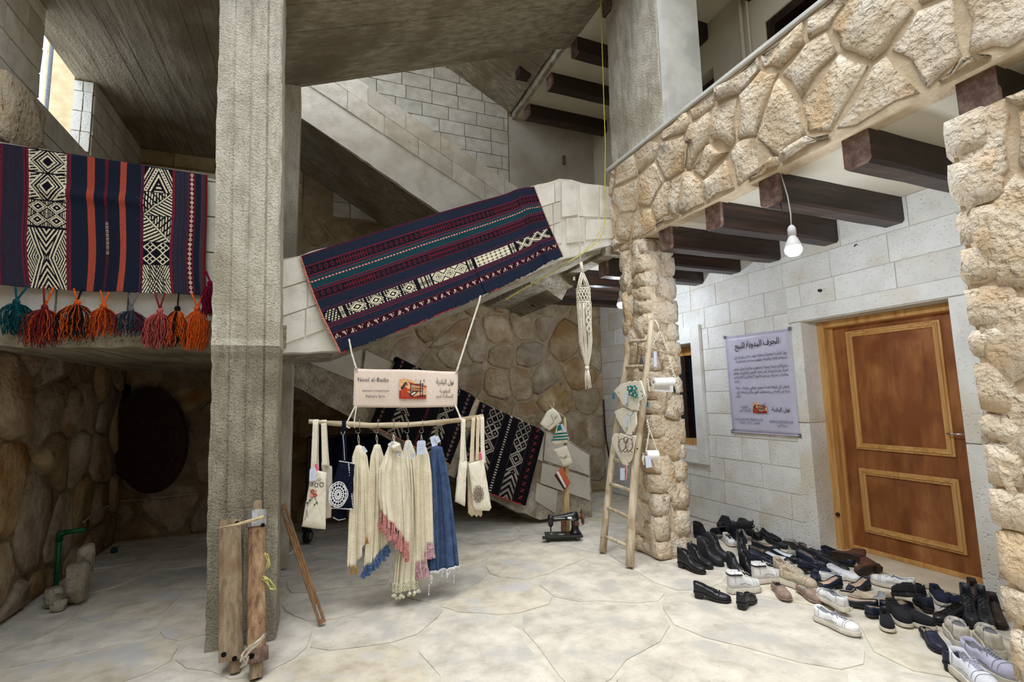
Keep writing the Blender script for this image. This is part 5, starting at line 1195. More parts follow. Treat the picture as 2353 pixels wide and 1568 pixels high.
for side in (1, -1):
    pts = []
    for t in np.linspace(0, 1, 15): pts.append(zr2.lerp(bot_, t*.48)+Vector((side*.024*math.sin(t*PI*4), -R1-.004, 0)))
    g.tube(pts, .006, 5)
for k in range(7): c_ = zr2.lerp(bot_, .07*k+.03); g.tube([c_+Vector((-.03+.003*k, -R1, -.004)), c_+Vector((0, -R1-.008, -.012)), c_+Vector((.03-.003*k, -R1, -.004))], .0045, 5)
build('knotted_band', g, MT['cord'], mh, smooth=True)
for k in (0, 1): 
    g = G(); x = (R1+.002)*(1 if k else -1)
    for i in range(26): g.ball(zr2.lerp(bot_, i/26*.86)+Vector((x*(1-.15*i/26-.72*max(0, (i/26*.86-.55)/.45)**1.6)*.97, -.012, 0)), .0085, 6)
    build('braided_strand', g, MT['cord'], mh, smooth=True)
g = G(); g.tube([bot_+Vector((0, 0, .012)), bot_+Vector((0, 0, -.02))], [.022, .02], 10)
build('gathering_knot', g, MT['cord'], mh, smooth=True)
g = G()
for k in range(26):
    a = rr.uniform(0, 6.28); q = rr.uniform(.004, .026); L_ = rr.uniform(.15, .21)
    g.tube([bot_+Vector((q*.5*math.cos(a), q*.5*math.sin(a), -.01)), bot_+Vector((q*math.cos(a), q*math.sin(a), -L_*.5)), bot_+Vector((q*1.2*math.cos(a)+.008, q*math.sin(a), -L_))], .0042, 5)
build('tail', g, MT['cord'], mh, smooth=True)
# ================================================================ light bulbs
MT['bulb_on'] = plain('lit_bulb_glass', (250, 252, 255), rough=.3, bump=0, emit=(.86, .92, 1.0, 26)); MT['white_pl'] = plain('white_plastic', (226, 228, 230), rough=.4, bump=0, var=.02)
def bulb(px, py, Y, label, ceilpx):
    c = onp(px, py, 1, Y); s = .052
    b = empty('light_bulb', c, label, 'light bulb', 'bare bulbs under the balcony')
    M = Matrix.Translation(c)
    build('glowing_dome', G().lathe([(1e-4, -.052), (.03, -.047), (.05, -.028), (.055, -.004), (.052, .004)], 20, M), MT['bulb_on'], b, smooth=True)
    build('bulb_body', G().lathe([(.052, .004), (.05, .03), (.034, .066), (.022, .09), (.022, .10)], 20, M), MT['white_pl'], b, smooth=True)
    build('lamp_holder', G().lathe([(.026, .095), (.027, .14), (.018, .16), (.006, .17)], 16, M), MT['white_pl'], b, smooth=True)
    build('flex', G().tube([c+Vector((0, 0, .165)), c+Vector((.004, 0, .25)), Vector((c.x-.01, c.y, 2.85)), Vector((c.x-.01, c.y+.04, 3.04))], .004, 6), MT['white_pl'], b, smooth=True)
    l = bpy.data.lights.new('bulb_light', 'POINT'); l.energy = 16; l.color = (.80, .88, 1.0); l.shadow_soft_size = .05; lo = bpy.data.objects.new('bulb_light', l); COL.objects.link(lo); lo.location = c+Vector((0, 0, -.09))
    return c
cb = bulb(1823, 572, 2.36, 'lit white bulb hanging from the beams near the door', None)
cb2 = bulb(1428, 699, 5.0, 'lit white bulb farther back, beside the top of the ladder pillar', None)
hk = onp(1801, 490, 1, 2.42)
build('ceiling_hook', G().tube([Vector((hk.x, 2.44, 2.84)), hk+Vector((-.012, 0, 0)), hk+Vector((-.008, 0, -.018)), hk+Vector((.01, 0, -.016)), hk+Vector((.014, 0, 0))], .003, 6), MT['beam'], smooth=True, label='small rusty hook in the beam beside the near bulb', cat='hook')
# ================================================================ poster
ps = empty('poster', onp(1760, 997, 0, XD-.02), 'lilac poster with black Arabic writing taped to the white block wall', 'poster')
pa, pb, pc, pd = (onp(x, y, 0, XD-.022) for x, y in ((1666, 776), (1815, 756), (1838, 1002), (1684, 992)))
rows = []
for j in range(25):
    v = j/24; rows.append([(pa.lerp(pb, i/16)).lerp(pd.lerp(pc, i/16), v)+Vector((-.004*math.sin(v*20+i*.3)*math.sin(i/16*PI)-.003*math.sin(i*.9), 0, 0)) for i in range(17)])
MT['vinyl'] = mat('lilac_vinyl', [(196, 192, 214), (208, 205, 224)], scale=8, bump=.3, bdist=.01, rough=.4, spec=.4)
build('sheet', G().grid([r[::-1] for r in rows]), MT['vinyl'], ps, smooth=True, solid=.002)
for p in (pa, pb, pc, pd):
    build('tape_corner', G().box((p.x-.006, p.y-.018, p.z-.018), (p.x-.002, p.y+.018, p.z+.018)), plain('grey_tape', (104, 104, 112), bump=0), ps)
build('bottom_hem', G().tube([pd+Vector((-.006, 0, 0)), pc+Vector((-.006, 0, 0))], .006, 6), MT['vinyl'], ps)
PU = (pb-pa); PU.z = 0; PU = PU.normalized(); Wp = abs(pb.y-pa.y); Hp = (pa.z+pb.z)/2-(pd.z+pc.z)/2; PN = Vector((-1, 0, 0)); O0 = Vector((XD-.034, (pa.y+pd.y)/2, (pd.z+pc.z)/2))
PU = Vector((0, -1, 0)); g = G()
def PT(s, x, y, h, al='R', wd=None, ar=True, bold=0): text_geo(g, s, O0+PU*(x*Wp)+SZ*(y*Hp), PU, SZ, PN, h*Hp, al, None if wd is None else wd*Wp, bold, 0, ar, res=1)
PT('الحرف اليدوية للبيع', .84, .872, .082, wd=.68, bold=.012)
LN = [('نول البادية تعاونية نسائية توفر دخلا، وتهدف إلى', .93, .765, .80), ('استعادة الثقة والكرامة، وتوفير مساحة داعمة للنساء', .93, .722, .78),
      ('بشرائكم منتجا يدويا، تدعمون مباشرة سبل عيش', .93, .645, .82), ('امرأة، وتساعدونها على إحياء الفنون التقليدية، وتعلم', .93, .602, .82), ('مهارات جديدة، ورسم ملامح الانتعاش الاقتصادي', .93, .56, .82), ('لتدمر', .19, .517, .075),
      ('تحمل كل قطعة قصة صمود وتعاون وشفاء - صلة', .93, .445, .80), ('حية بين الماضي ومستقبل أقوى وأكثر اعتمادا على', .93, .402, .80), ('الذات', .19, .36, .075)]
for s, x, y, w in LN: PT(s, x, y, .036, wd=w, bold=.006)
PT('نول البادية', .91, .222, .052, wd=.25, bold=.012); PT('التعاونية', .30, .25, .036, wd=.11, bold=.004); PT('النسائية تدمر', .34, .215, .036, wd=.18, bold=.004)
PT('www.noolalbadia.com', .61, .118, .028, 'L', .33, False); PT('noolcooperative@gmail.com', .08, .13, .026, 'L', .44, False)
PT('ترقبوا المزيد', .86, .078, .03, wd=.14); PT('للمعلومات والتعاون والمتابعة', .47, .092, .03, wd=.32)
for x0, x1, y in ((.61, .94, .110), (.08, .52, .122)): q = O0+PU*(x0*Wp)+SZ*(y*Hp)+PN*.0015; g.add([q, q+PU*((x1-x0)*Wp), q+PU*((x1-x0)*Wp)+SZ*.002, q+SZ*.002], [(0, 1, 2, 3)])
build('lettering', g, INK, ps, kind='stuff')
g = G(); print_logo(g, O0+PU*(.38*Wp)+SZ*(.2*Hp), PU, SZ, PN, .21*Wp, .105*Hp, 0); build('printed_picture', g, LOGO, ps)
# ================================================================ cables and wall marks
MT['yellow'] = plain('yellow_cable', (206, 192, 72), rough=.5, bump=0)
pts = [onpl(x, y, FP0+FN*.06, FN) for x, y in ((1379, -20), (1382, 60), (1385, 150), (1388, 250), (1391, 330), (1390, 420), (1391, 500), (1386, 532), (1372, 556))]
pts += [onpl(x, y, FP0+FN*.01, FN) for x, y in ((1340, 582), (1310, 600))]+[onp(x, y, 1, 4.6) for x, y in ((1270, 625), (1200, 665), (1160, 690))]
rope('yellow_cable', pts, .0055, 'thin yellow cable hanging down past the upper column to the parapet end', 'cable', m=MT['yellow'], n=6)
uz = [onp(x, y, 0, XD-.03) for x, y in ((1698, -10), (1722, 128))]
build('wall_pipe', G().tube([Vector((XD-.03, uz[0].y, 6.0)), Vector((XD-.03, uz[0].y, 4.0))], .022, 8), MT['plaster'], label='pale vertical pipe on the upper wall', cat='pipe')
build('wall_pipe', G().tube([Vector((XD-.03, uz[0].y-.09, 6.0)), Vector((XD-.03, uz[0].y-.09, 4.0))], .014, 8), MT['plaster'], label='thinner pale pipe just right of the wider one on the upper wall', cat='pipe')
sp = onp(1883, 668, 0, XD-.02); build('wall_anchor', G().tube([sp+Vector((.02, 0, 0)), sp+Vector((-.012, 0, 0))], [.018, .012], 8), MT['beam'], label='dark metal anchor in the wall left above the door', cat='anchor')
sp = onp(1967, 562, 0, XD-.02); build('wall_nail', G().tube([sp+Vector((.02, 0, 0)), sp+Vector((-.012, 0, -.004)), sp+Vector((-.014, .008, -.02))], .005, 6), MT['beam'], label='bent dark nail in the blocks below the beams', cat='nail')
sp = onp(1578, 325, 0, XB-.06); build('wood_peg', G().tube([sp+Vector((.04, .03, .03)), sp+Vector((-.0, 0, 0)), sp+Vector((-.01, -.05, -.02))], [.02, .018, .016], 7), MT['beam_end'], label='short weathered wood peg stuck in the balcony stonework', cat='peg')
# ================================================================ ladder
lf = [onp(1385, 1270, 2, 0), onp(1447, 1305, 2, 0)]
def L3(px, py, t): 
    """point on the ladder's leaning plane"""
    A, B = lf; top = Vector((2.90, 4.05, 2.25)); n = (B-A).cross(top-(A+B)/2).normalized(); return onpl(px, py, A, n)
lad = empty('ladder', (lf[0]+lf[1])/2, 'old bleached wooden ladder leaning on the stone pillar', 'ladder')
RL = [(1385, 1268), (1391, 1200), (1398, 1130), (1406, 1060), (1416, 990), (1424, 940), (1432, 880), (1440, 830), (1446, 785)]
RR = [(1447, 1301), (1449, 1240), (1454, 1160), (1459, 1080), (1468, 1000), (1478, 920), (1484, 860), (1490, 800), (1497, 737)]
rl = [L3(x, y, 0) for x, y in RL]; rr_ = [L3(x, y, 0) for x, y in RR]
build('rail', G().tube(rl, [.036, .034, .033, .032, .03, .03, .028, .027, .024], 9), MT['driftwood_v'], lad, smooth=True)
build('rail', G().tube(rr_, [.040, .038, .038, .036, .035, .034, .031, .029, .022], 9), MT['driftwood_v'], lad, smooth=True)
for (a, b) in (((1387, 1233), (1448, 1257)), ((1394, 1167), (1452, 1192)), ((1402, 1113), (1458, 1130)), ((1412, 1058), (1462, 1068)), ((1440, 845), (1489, 841)), ((1446, 787), (1495, 781))):
    p, q = L3(*a, 0), L3(*b, 0); build('rung', G().tube([p, p.lerp(q, .3)+Vector((0, 0, .004)), p.lerp(q, .7), q], [.019, .017, .018, .015], 8), MT['driftwood_v'], lad, smooth=True)
# pouches hung on the ladder
def onlad(px, py, off=.05):
    A, B = lf; top = Vector((2.90, 4.05, 2.25)); n = (B-A).cross(top-(A+B)/2).normalized()
    if n.x > 0: n = -n
    return onpl(px, py, A+n*off, n)
def pouch(name, outline, off, t, m, label, group=None, cat='pouch'):
    P_ = [(onlad(x, y, off), 0) for x, y in outline]; g = puff(P_, 0, t)
    e = empty(name, onlad(outline[len(outline)//2][0], outline[len(outline)//2][1], off), label, cat, group); build('body', g, m, e, smooth=True); return e
def stitch3(parent, f, items, name='embroidery', off=0):
    for th in sorted({i[-1] for i in items}):
        g = G()
        for k, x, y, s, c in [i for i in items if i[-1] == th]:
            if k == 'dot': g.ball(f(x, y), s*.004, 6)
            elif k == 'line': g.tube([f(x, y), f((x+s[0])/2+.5, (y+s[1])/2), f(*s)], .0018, 4)
            elif k == 'petal':
                for a in range(5): g.ball(f(x+s*math.cos(a*1.257), y+s*math.sin(a*1.257)), s*.0024, 6)
        build(name, g, THR[th], parent, kind='stuff')
p1 = pouch('embroidered_pouch', [(1410, 899), (1425, 884), (1450, 876), (1474, 875), (1480, 892), (1485, 916), (1470, 922), (1470, 944), (1452, 944), (1432, 932), (1422, 915)], .065, .014, MT['canvas'], 'canvas pouch with a teal embroidered flower, top one on the ladder', 'pouches tied to the ladder')
F1 = lambda x, y: onlad(x, y, .092)
stitch3(p1, F1, [('petal', 1447, 893, 5, 'teal'), ('petal', 1457, 893, 5, 'teal'), ('petal', 1450, 904, 5, 'teal'), ('petal', 1459, 908, 5, 'teal'), ('dot', 1422, 903, 1.4, 'teal'), ('dot', 1473, 900, 1.6, 'teal'), ('dot', 1476, 910, 1.8, 'teal'), ('dot', 1466, 914, 1.6, 'teal'), ('line', 1474, 900, (1484, 914), 'teal')])
g = G()
for x, y in ((1410, 902), (1488, 920)):
    for k in range(7): g.tube([F1(x, y), F1(x+k*.7-2, y+9), F1(x+k*.9-3, y+16)], .0016, 3)
build('tassel', g, THR['blue'], p1)
p2 = pouch('canvas_pouch', [(1411, 946), (1432, 937), (1448, 944), (1462, 944), (1465, 975), (1458, 992), (1448, 1002), (1440, 1001), (1430, 985), (1419, 966)], .055, .013, MT['canvas'], 'plain canvas pouch with blue ties, middle one on the ladder', 'pouches tied to the ladder')
F2 = lambda x, y: onlad(x, y, .078)
g = G(); g.tube([F2(1440, 952), F2(1449, 957), F2(1456, 948)], .0022, 4); g.tube([F2(1449, 957), F2(1448, 970)], .002, 4); build('tie', g, THR['blue'], p2)
p3 = pouch('crochet_pouch', [(1405, 1008), (1412, 996), (1428, 996), (1442, 1002), (1462, 1001), (1458, 1030), (1452, 1058), (1440, 1072), (1432, 1070), (1420, 1048), (1406, 1022)], .06, .015, MT['canvas'], 'canvas pouch with a brown crocheted butterfly, lowest on the ladder', 'pouches tied to the ladder')
F3 = lambda x, y: onlad(x, y, .088); g = G()
for cx_, cy_, a_, b_ in ((1430, 1022, 8, 14), (1446, 1022, 8, 14), (1438, 1012, 5, 7)): 
    g.tube([F3(cx_+a_*math.cos(t*PI/8), cy_+b_*math.sin(t*PI/8)) for t in range(17)], .004, 4)
for k in range(8): g.ball(F3(1424+k*4, 1037+(k % 2)*2), .008, 6)
for k in range(6): g.ball(F3(1421+(k % 2), 1005+k*5), .007, 6); g.ball(F3(1453-(k % 2), 1005+k*5), .007, 6)
build('crochet_motif', g, THR['brown'], p3)
def card3(parent, f, x, y, w, h, off=0):
    c = [f(x-w, y-h), f(x+w, y-h), f(x+w, y+h), f(x-w, y+h)]; n = (c[1]-c[0]).cross(c[3]-c[0]).normalized()*.0015
    build('paper_tag', G().prism(c, n), MT['tag'], parent)
card3(p1, F1, 1438, 915, 3, 12); card3(p2, F2, 1438, 970, 2.5, 12); card3(p3, F3, 1430, 1090, 5, 14)
g = G(); g.tube([F3(1440, 1070), F3(1441, 1084), F3(1438, 1103)], .004, 5); g.tube([F3(1440, 1070), F3(1435, 1084)], .003, 5); build('drawstring', g, THR['rose'], p3)
# ================================================================ macrame paper roll holders on the pillar
def onP(px, py, off=0): return onpl(px, py, Vector((2.93-off, 4.0, 0)), Vector((-.5, -.866, 0)).normalized()) if False else onp(px, py, 1, 3.76-off)
hd = empty('macrame_roll_holder', onP(1500, 905), 'large macrame holder with dark tassels on a stick, upper part of the pillar', 'roll holder', 'macrame paper holders')
def cordp(parent, pts, r, name='cord', f=onP, off=0, wob=0): 
    P_ = [f(x, y, off) for x, y in pts]; return build(name, G().tube(P_, r, 6), MT['cord'], parent, smooth=True)
cordp(hd, [(1505, 736), (1512, 748), (1516, 762)], .009); 
def braid(parent, a, b, r=.011, f=onP, off=0, name='braided_cord'):
    A, B = f(*a, off), f(*b, off); n = int((B-A).length/(r*1.3)); g = G()
    for i in range(n): g.ball(A.lerp(B, (i+.5)/n)+Vector(((-1)**i*r*.35, 0, 0)), r, 6, 0, (1, 1, .9))
    return build(name, g, MT['cord'], parent, smooth=True)
braid(hd, (1516, 762), (1492, 805)); braid(hd, (1516, 762), (1535, 808)); braid(hd, (1534, 815), (1550, 868)); braid(hd, (1490, 808), (1488, 870), .009)
g = G(); g.tube([onP(1467, 794), onP(1500, 802), onP(1530, 812), onP(1551, 817)], .007, 7); build('stick', g, MT['driftwood'], hd, smooth=True)
THR['olive'] = plain('thread_olive', (26, 62, 52), bump=0); THR['taupe'] = plain('thread_taupe', (84, 76, 78), bump=0)
def mini_tassel(parent, x, y, y2, th, f=onP):
    g = G(); A, B = f(x, y), f(x, y2); m_ = A.lerp(B, .45); g.tube([A, m_], .002, 4); g.ball(m_, .009, 7)
    for k in range(12): a = k/12*6.28; g.tube([m_, m_.lerp(B, .5)+Vector((.014*math.cos(a), .01*math.sin(a), 0)), B+Vector((.018*math.cos(a), .012*math.sin(a), 0))], .003, 4)
    build('tassel', g, THR[th], parent)
mini_tassel(hd, 1474, 800, 838, 'taupe'); mini_tassel(hd, 1491, 804, 834, 'olive')
build('paper_tag', G().prism([onP(1502, 808), onP(1509, 808), onP(1509, 843), onP(1503, 843)], (0, .002, 0)), MT['tag'], hd)
MT['paper'] = mat('white_paper_roll', [(236, 236, 234), (246, 246, 246)], scale=60, bump=.2, bdist=.002, rough=.95, spec=.05)
def roll(c, d, r, L, label, sheet=True):
    e = empty('paper_roll', c+Vector((0, 0, -r)), label, 'paper roll'); d = d.normalized(); u = d.orthogonal().normalized(); w = d.cross(u); g = G(); n = 20
    rows = []
    for rr2, l in ((r*.32, -L/2), (r, -L/2), (r*1.0, L/2), (r*.32, L/2)): rows.append([c+d*l+(u*math.cos(a*2*PI/n)+w*math.sin(a*2*PI/n))*rr2 for a in range(n)])
    g.grid(rows, closed=True); build('roll', g, MT['paper'], e)
    g = G(); g.grid([[c+d*l+(u*math.cos(a*2*PI/n)+w*math.sin(a*2*PI/n))*r*.32 for a in range(n)] for l in (-L/2, L/2)], closed=True); build('cardboard_core', g, plain('cardboard', (160, 132, 98)), e)
    return e
c1 = onp(1524, 878, 1, 3.66); e = roll(c1, Vector((1, -.12, .02)), .038, .20, 'white paper roll in the upper macrame holder')
build('loose_sheet', G().prism([onP(1502, 884, .06), onP(1547, 886, .06), onP(1547, 902, .06), onP(1503, 899, .06)], (0, .003, 0)), MT['paper'], e)
g = G(); g.tube([onP(1486, 866, .05), onP(1512, 873, .09), onP(1556, 880, .09)], .005, 6); build('stick', g, MT['driftwood'], hd, smooth=True)
braid(hd, (1488, 870), (1492, 900), .008, off=.05); braid(hd, (1551, 870), (1559, 902), .009, off=.05)
mini_tassel(hd, 1548, 878, 903, 'olive')
hd2 = empty('macrame_roll_holder', onP(1490, 1070), 'small macrame holder with a paper tag, lower on the pillar', 'roll holder', 'macrame paper holders')
braid(hd2, (1487, 965), (1492, 990), .009, off=.02); braid(hd2, (1492, 990), (1484, 1040), .007, off=.03); braid(hd2, (1493, 990), (1512, 1042), .007, off=.03)
g = G(); g.tube([onP(1474, 1042, .06), onP(1516, 1048, .06)], .005, 6); build('stick', g, MT['driftwood'], hd2, smooth=True)
cordp(hd2, [(1480, 1042), (1477, 1056), (1480, 1068)], .010, off=.05); cordp(hd2, [(1512, 1045), (1514, 1060), (1510, 1068)], .010, off=.05)
roll(onp(1500, 1046, 1, 3.66), Vector((1, -.5, 0)), .040, .10, 'small white paper roll in the lower macrame holder')
build('paper_tag', G().prism([onP(1482, 1048, .13), onP(1494, 1048, .13), onP(1498, 1074, .13), onP(1485, 1076, .13)], (0, .002, 0)), MT['tag'], hd2)
# ================================================================ sewing machine
MT['enamel'] = mat('worn_black_enamel', [(10, 13, 15), (26, 32, 36), (120, 124, 126)], scale=9, bump=.3, bdist=.004, rough=.32, ramp=(.42, .9), spec=.6)
MT['rust'] = mat('rusty_iron', [(70, 44, 34), (118, 84, 64), (150, 124, 104)], scale=14, bump=.5, rough=.7)
MT['silver'] = mat('worn_bright_metal', [(120, 124, 126), (216, 220, 222)], scale=18, bump=.4, rough=.35, metal=.7)
sm = empty('sewing_machine', (0, 0, 0), 'old black hand sewing machine with a rusty wheel on the floor', 'sewing machine')
def smb(name, g, m, **k): return build(name, g, m, sm, **k)
smb('base_plate', G().box((-.2, -.09, .035), (.19, .09, .06)), MT['enamel'], bevel=.006)
smb('base_plate', G().box((-.235, -.085, .028), (-.02, -.03, .05)), MT['enamel'], bevel=.006, label='narrow slide plate sticking out in front')
for x, y in ((-.17, -.07), (.12, -.07), (-.17, .07), (.15, .07)): smb('foot', G().tube([(x, y, .035), (x+.008, y, .0)], [.014, .01], 8), MT['enamel'])
smb('pillar', G().lathe([(.062, .06), (.058, .07), (.042, .09), (.038, .13), (.040, .19), (.045, .215)], 16, Matrix.Translation((.125, .02, 0))), MT['enamel'], smooth=True)
smb('arm', G().tube([(.15, .02, .228), (.10, .02, .232), (.0, .02, .222), (-.09, .02, .214), (-.13, .02, .212)], [.046, .045, .032, .026, .028], 14), MT['enamel'], smooth=True)
smb('head', G().lathe([(.018, .13), (.028, .15), (.032, .20), (.030, .238), (.01, .25)], 14, Matrix.Translation((-.135, .02, 0))), MT['enamel'], smooth=True)
smb('needle_bar', G().tube([(-.135, .02, .135), (-.135, .02, .085), (-.132, .02, .062)], [.009, .006, .004], 8), MT['enamel'])
smb('presser_foot', G().box((-.148, -.02, .06), (-.122, .03, .068)), MT['silver'], bevel=.002)
smb('hand_wheel', G().tube([(.208, .02+.072*math.cos(a*PI/14), .222+.072*math.sin(a*PI/14)) for a in range(29)], .0095, 8), MT['rust'], smooth=True)
g = G()
for k in range(5): a = k*1.257; g.tube([(.205, .02, .222), (.208, .02+.07*math.cos(a), .222+.07*math.sin(a))], .007, 6)
g.tube([(.16, .02, .225), (.225, .02, .222)], [.03, .016], 12); smb('wheel_spokes', g, MT['rust'])
smb('bobbin_winder', G().lathe([(.02, 0), (.03, .008), (.02, .016)], 12, Matrix.Translation((.135, -.024, .165)) @ Matrix.Rotation(PI/2, 4, 'X')), MT['rust'])
smb('worn_decal', G().box((-.1, -.013, .212), (.03, -.0125, .224)), MT['silver'], label='bright worn patch along the arm')
smb('worn_decal', G().tube([(.04, -.026, .224), (.08, -.03, .222), (.10, -.027, .20)], [.012, .018, .01], 8), MT['silver'], label='bright worn patch at the arm bend')
smb('base_ornament', G().lathe([(.036, .0602), (.028, .0615), (1e-4, .0615)], 14, Matrix.Translation((-.03, -.03, 0)) @ Matrix.Diagonal((1, .6, 1, 1))), plain('faded_gilt', (140, 156, 146), rough=.5))
smb('spool_pin', G().tube([(-.155, .02, .245), (-.165, .02, .275)], .003, 5), MT['enamel'])
ms = onp(1296, 1240, 2, 0); sm.location = ms; sm.rotation_euler = (0, 0, math.radians(-20))
# ================================================================ post with small pouches behind the sewing machine
pb0 = onp(1303, 1222, 2, 0); YP = pb0.y
po = empty('wooden_post', pb0, 'split wooden post standing behind the sewing machine, small pouches hung on it', 'post')
def Kp(px, py, d=0): return onp(px, py, 1, YP-d)
build('stake', G().tube([pb0, Kp(1301, 1160), Kp(1302, 1090), Kp(1300, 1020), Kp(1297, 960)], [.038, .034, .028, .022, .018], 9), mat('yellowish_split_wood', [(150, 122, 80), (198, 172, 128), (214, 194, 158)], scale=6, stretch=(6, 6, .5), bump=.6, rough=.85), po, smooth=True)
build('fork', G().tube([Kp(1297, 960), Kp(1266, 936), Kp(1260, 926)], [.016, .01, .008], 7), MT['driftwood'], po, smooth=True)
build('fork', G().tube([Kp(1270, 944), Kp(1273, 926)], [.009, .008], 7), MT['driftwood'], po, smooth=True)
build('dark_stub', G().tube([Kp(1295, 1222, .03), Kp(1295, 1198, .03)], .03, 9), MT['rust'], po)
def ppouch(outline, d, t, m, name, label):
    e = empty(name, Kp(*outline[0], d), label, 'pouch', 'small pouches on the post'); build('body', puff([(Kp(x, y, d), 0) for x, y in outline], 0, t), m, e, smooth=True); return e
q1 = ppouch([(1240, 975), (1256, 946), (1270, 938), (1284, 950), (1291, 965), (1288, 972), (1262, 990), (1252, 984)], .05, .02, MT['canvas'], 'canvas_pouch', 'cream pouch with grey embroidered sprigs, topmost on the post')
stitch3(q1, lambda x, y: Kp(x, y, .078), [('line', 1266, 954, (1273, 971), 'black'), ('dot', 1276, 956, .9, 'black'), ('dot', 1279, 960, .9, 'black'), ('dot', 1275, 963, .9, 'black'), ('dot', 1262, 974, .9, 'black'), ('dot', 1258, 980, .9, 'black'), ('line', 1258, 982, (1272, 972), 'black'), ('dot', 1268, 972, .8, 'black'), ('line', 1274, 962, (1281, 955), 'black')])
q2 = ppouch([(1281, 976), (1293, 976), (1302, 996), (1308, 1010), (1304, 1018), (1276, 1024), (1265, 1017), (1272, 1005)], .07, .02, MT['canvas'], 'striped_pouch', 'pouch with teal and white stripes, second on the post')
for k, (ya, yb_, xa, xb) in enumerate(((978, 990, 1280, 1291), (996, 999, 1274, 1303), (1003, 1006, 1270, 1306), (1010, 1012.5, 1266, 1307))):
    build('stripe', G().prism([Kp(xa+2, ya, .096), Kp(xb-2, ya-2, .096), Kp(xb, yb_-2, .096), Kp(xa, yb_+1, .096)], (0, .004, 0)), THR['teal'], q2)
build('paper_tag', G().prism([Kp(1288, 976, .10), Kp(1293, 974, .10), Kp(1302, 992, .10), Kp(1295, 995, .10)], (0, .002, 0)), MT['tag'], q2)
q3 = ppouch([(1271, 1033), (1302, 1023), (1310, 1048), (1316, 1066), (1295, 1074), (1286, 1056)], .06, .012, MT['canvas'], 'canvas_pouch', 'white pouch with a dark crescent stitch, third on the post')
stitch3(q3, lambda x, y: Kp(x, y, .08), [('line', 1285, 1050, (1296, 1053), 'black'), ('line', 1296, 1053, (1303, 1045), 'black'), ('line', 1296, 1054, (1303, 1048), 'black'), ('line', 1287, 1050, (1288, 1054), 'black'), ('line', 1291, 1051, (1292, 1055), 'black')])
MT['terra'] = mat('woven_terracotta', [(176, 82, 54), (204, 112, 80)], scale=60, bump=.4, rough=.95)
q4 = ppouch([(1279, 1084), (1292, 1074), (1311, 1110), (1297, 1127), (1274, 1093)], .05, .010, MT['terra'], 'woven_pouch', 'terracotta woven pouch with a black and white edge, lowest on the post')
build('stripe', G().prism([Kp(1279, 1086, .066), Kp(1283, 1083, .066), Kp(1301, 1119, .066), Kp(1298, 1122, .066)], (0, .003, 0)), THR['white'], q4)
build('stripe', G().prism([Kp(1274, 1093, .066), Kp(1277, 1089, .066), Kp(1298, 1122, .066), Kp(1296, 1126, .066)], (0, .003, 0)), THR['black'], q4)
sk = onp(1247, 988, 1, 5.56); build('wall_socket', G().box((sk.x-.03, 5.565, sk.z-.03), (sk.x+.03, 5.62, sk.z+.03)), plain('grey_socket', (150, 150, 156), bump=0), label='small grey socket on the stair wall beside the black rug', cat='socket', bevel=.004)
# ================================================================ old loom beams leaning on the concrete column
MT['loomwood'] = mat('weathered_loom_wood', [(108, 92, 72), (146, 127, 103), (172, 154, 130)], scale=5, stretch=(6, 6, .5), bump=.6, bdist=.006, rough=.85, big=4, bigcol=(128, 104, 80))
def Kl(px, py, Y): return onp(px, py, 1, Y)
b1 = empty('loom_beam', onp(533, 1545, 2, 0), 'plain grey wooden loom beam, left of the two leaning on the concrete column', 'loom beam')
A0 = onp(531, 1548, 2, 0.0); T0 = Kl(529, 1196, 3.62); ax = (T0-A0).normalized()
A = A0+ax*.02
g = G(); xx = Vector((1, .1, 0)).normalized(); yy = ax.cross(xx).normalized()
def shaft(A, B, w, d, n=14, rnd_=.3, seed=1, tw=0):
    g = G(); rows = []; r = random.Random(seed)
    for i in range(n+1):
        t = i/n; c = A.lerp(B, t)+Vector((r.uniform(-.002, .002), 0, 0)); row = []
        for j in range(12):
            a = 2*PI*j/12; cx_, sy_ = math.cos(a), math.sin(a); k = (abs(cx_)**4+abs(sy_)**4)**-.25
            k = 1+(k-1)*(1-rnd_); row.append(c+xx*(cx_*k*w/2)+yy*(sy_*k*d/2))
        rows.append(row)
    g.grid(rows, closed=True); g.add(rows[0], [tuple(range(11, -1, -1))]); g.add(rows[-1], [tuple(range(12))]); return g
build('shaft', shaft(A+ax*.045, T0, .125, .10, seed=2), MT['loomwood'], b1, smooth=False)
build('tenon', G().tube([A0+Vector((.02, 0, 0)), A+ax*.06+Vector((.02, 0, 0))], .028, 9), MT['loomwood'], b1)
MT['hole'] = plain('dark_hole', (16, 12, 10), rough=1, bump=0)
def hole(parent, p, r=.014, n_=Vector((0, -1, 0))): build('peg_hole', G().tube([p, p+n_*.003], r, 12), MT['hole'], parent)
for x, y in ((514, 1505), (539, 1514)): hole(b1, onp(x, y, 1, A.y-.045))
hole(b1, Kl(545, 1204, 3.565), .016)
b2 = empty('loom_beam', onp(590, 1560, 2, 0), 'rough brown loom beam with a metal collar and yellow cord, right of the two on the column', 'loom beam')
A0 = onp(588, 1560, 2, 0.0); T1 = Kl(591, 1200, 3.60); ax = (T1-A0).normalized(); A = A0+ax*.09
build('shaft', shaft(A, T1, .098, .09, seed=5, rnd_=.6), mat('rough_brown_pole', [(96, 70, 50), (150, 120, 92), (178, 152, 122)], scale=6, stretch=(6, 6, .5), bump=.8, bdist=.01, rough=.85, big=5, bigcol=(118, 88, 64)), b2)
build('foot_ring', shaft(A-ax*.01, A+ax*.06, .125, .11, n=3, seed=6, rnd_=.6), MT['beam_end'], b2, label='chipped paint ring at the foot')
build('tenon', G().tube([A0, A], .034, 9), MT['loomwood'], b2)
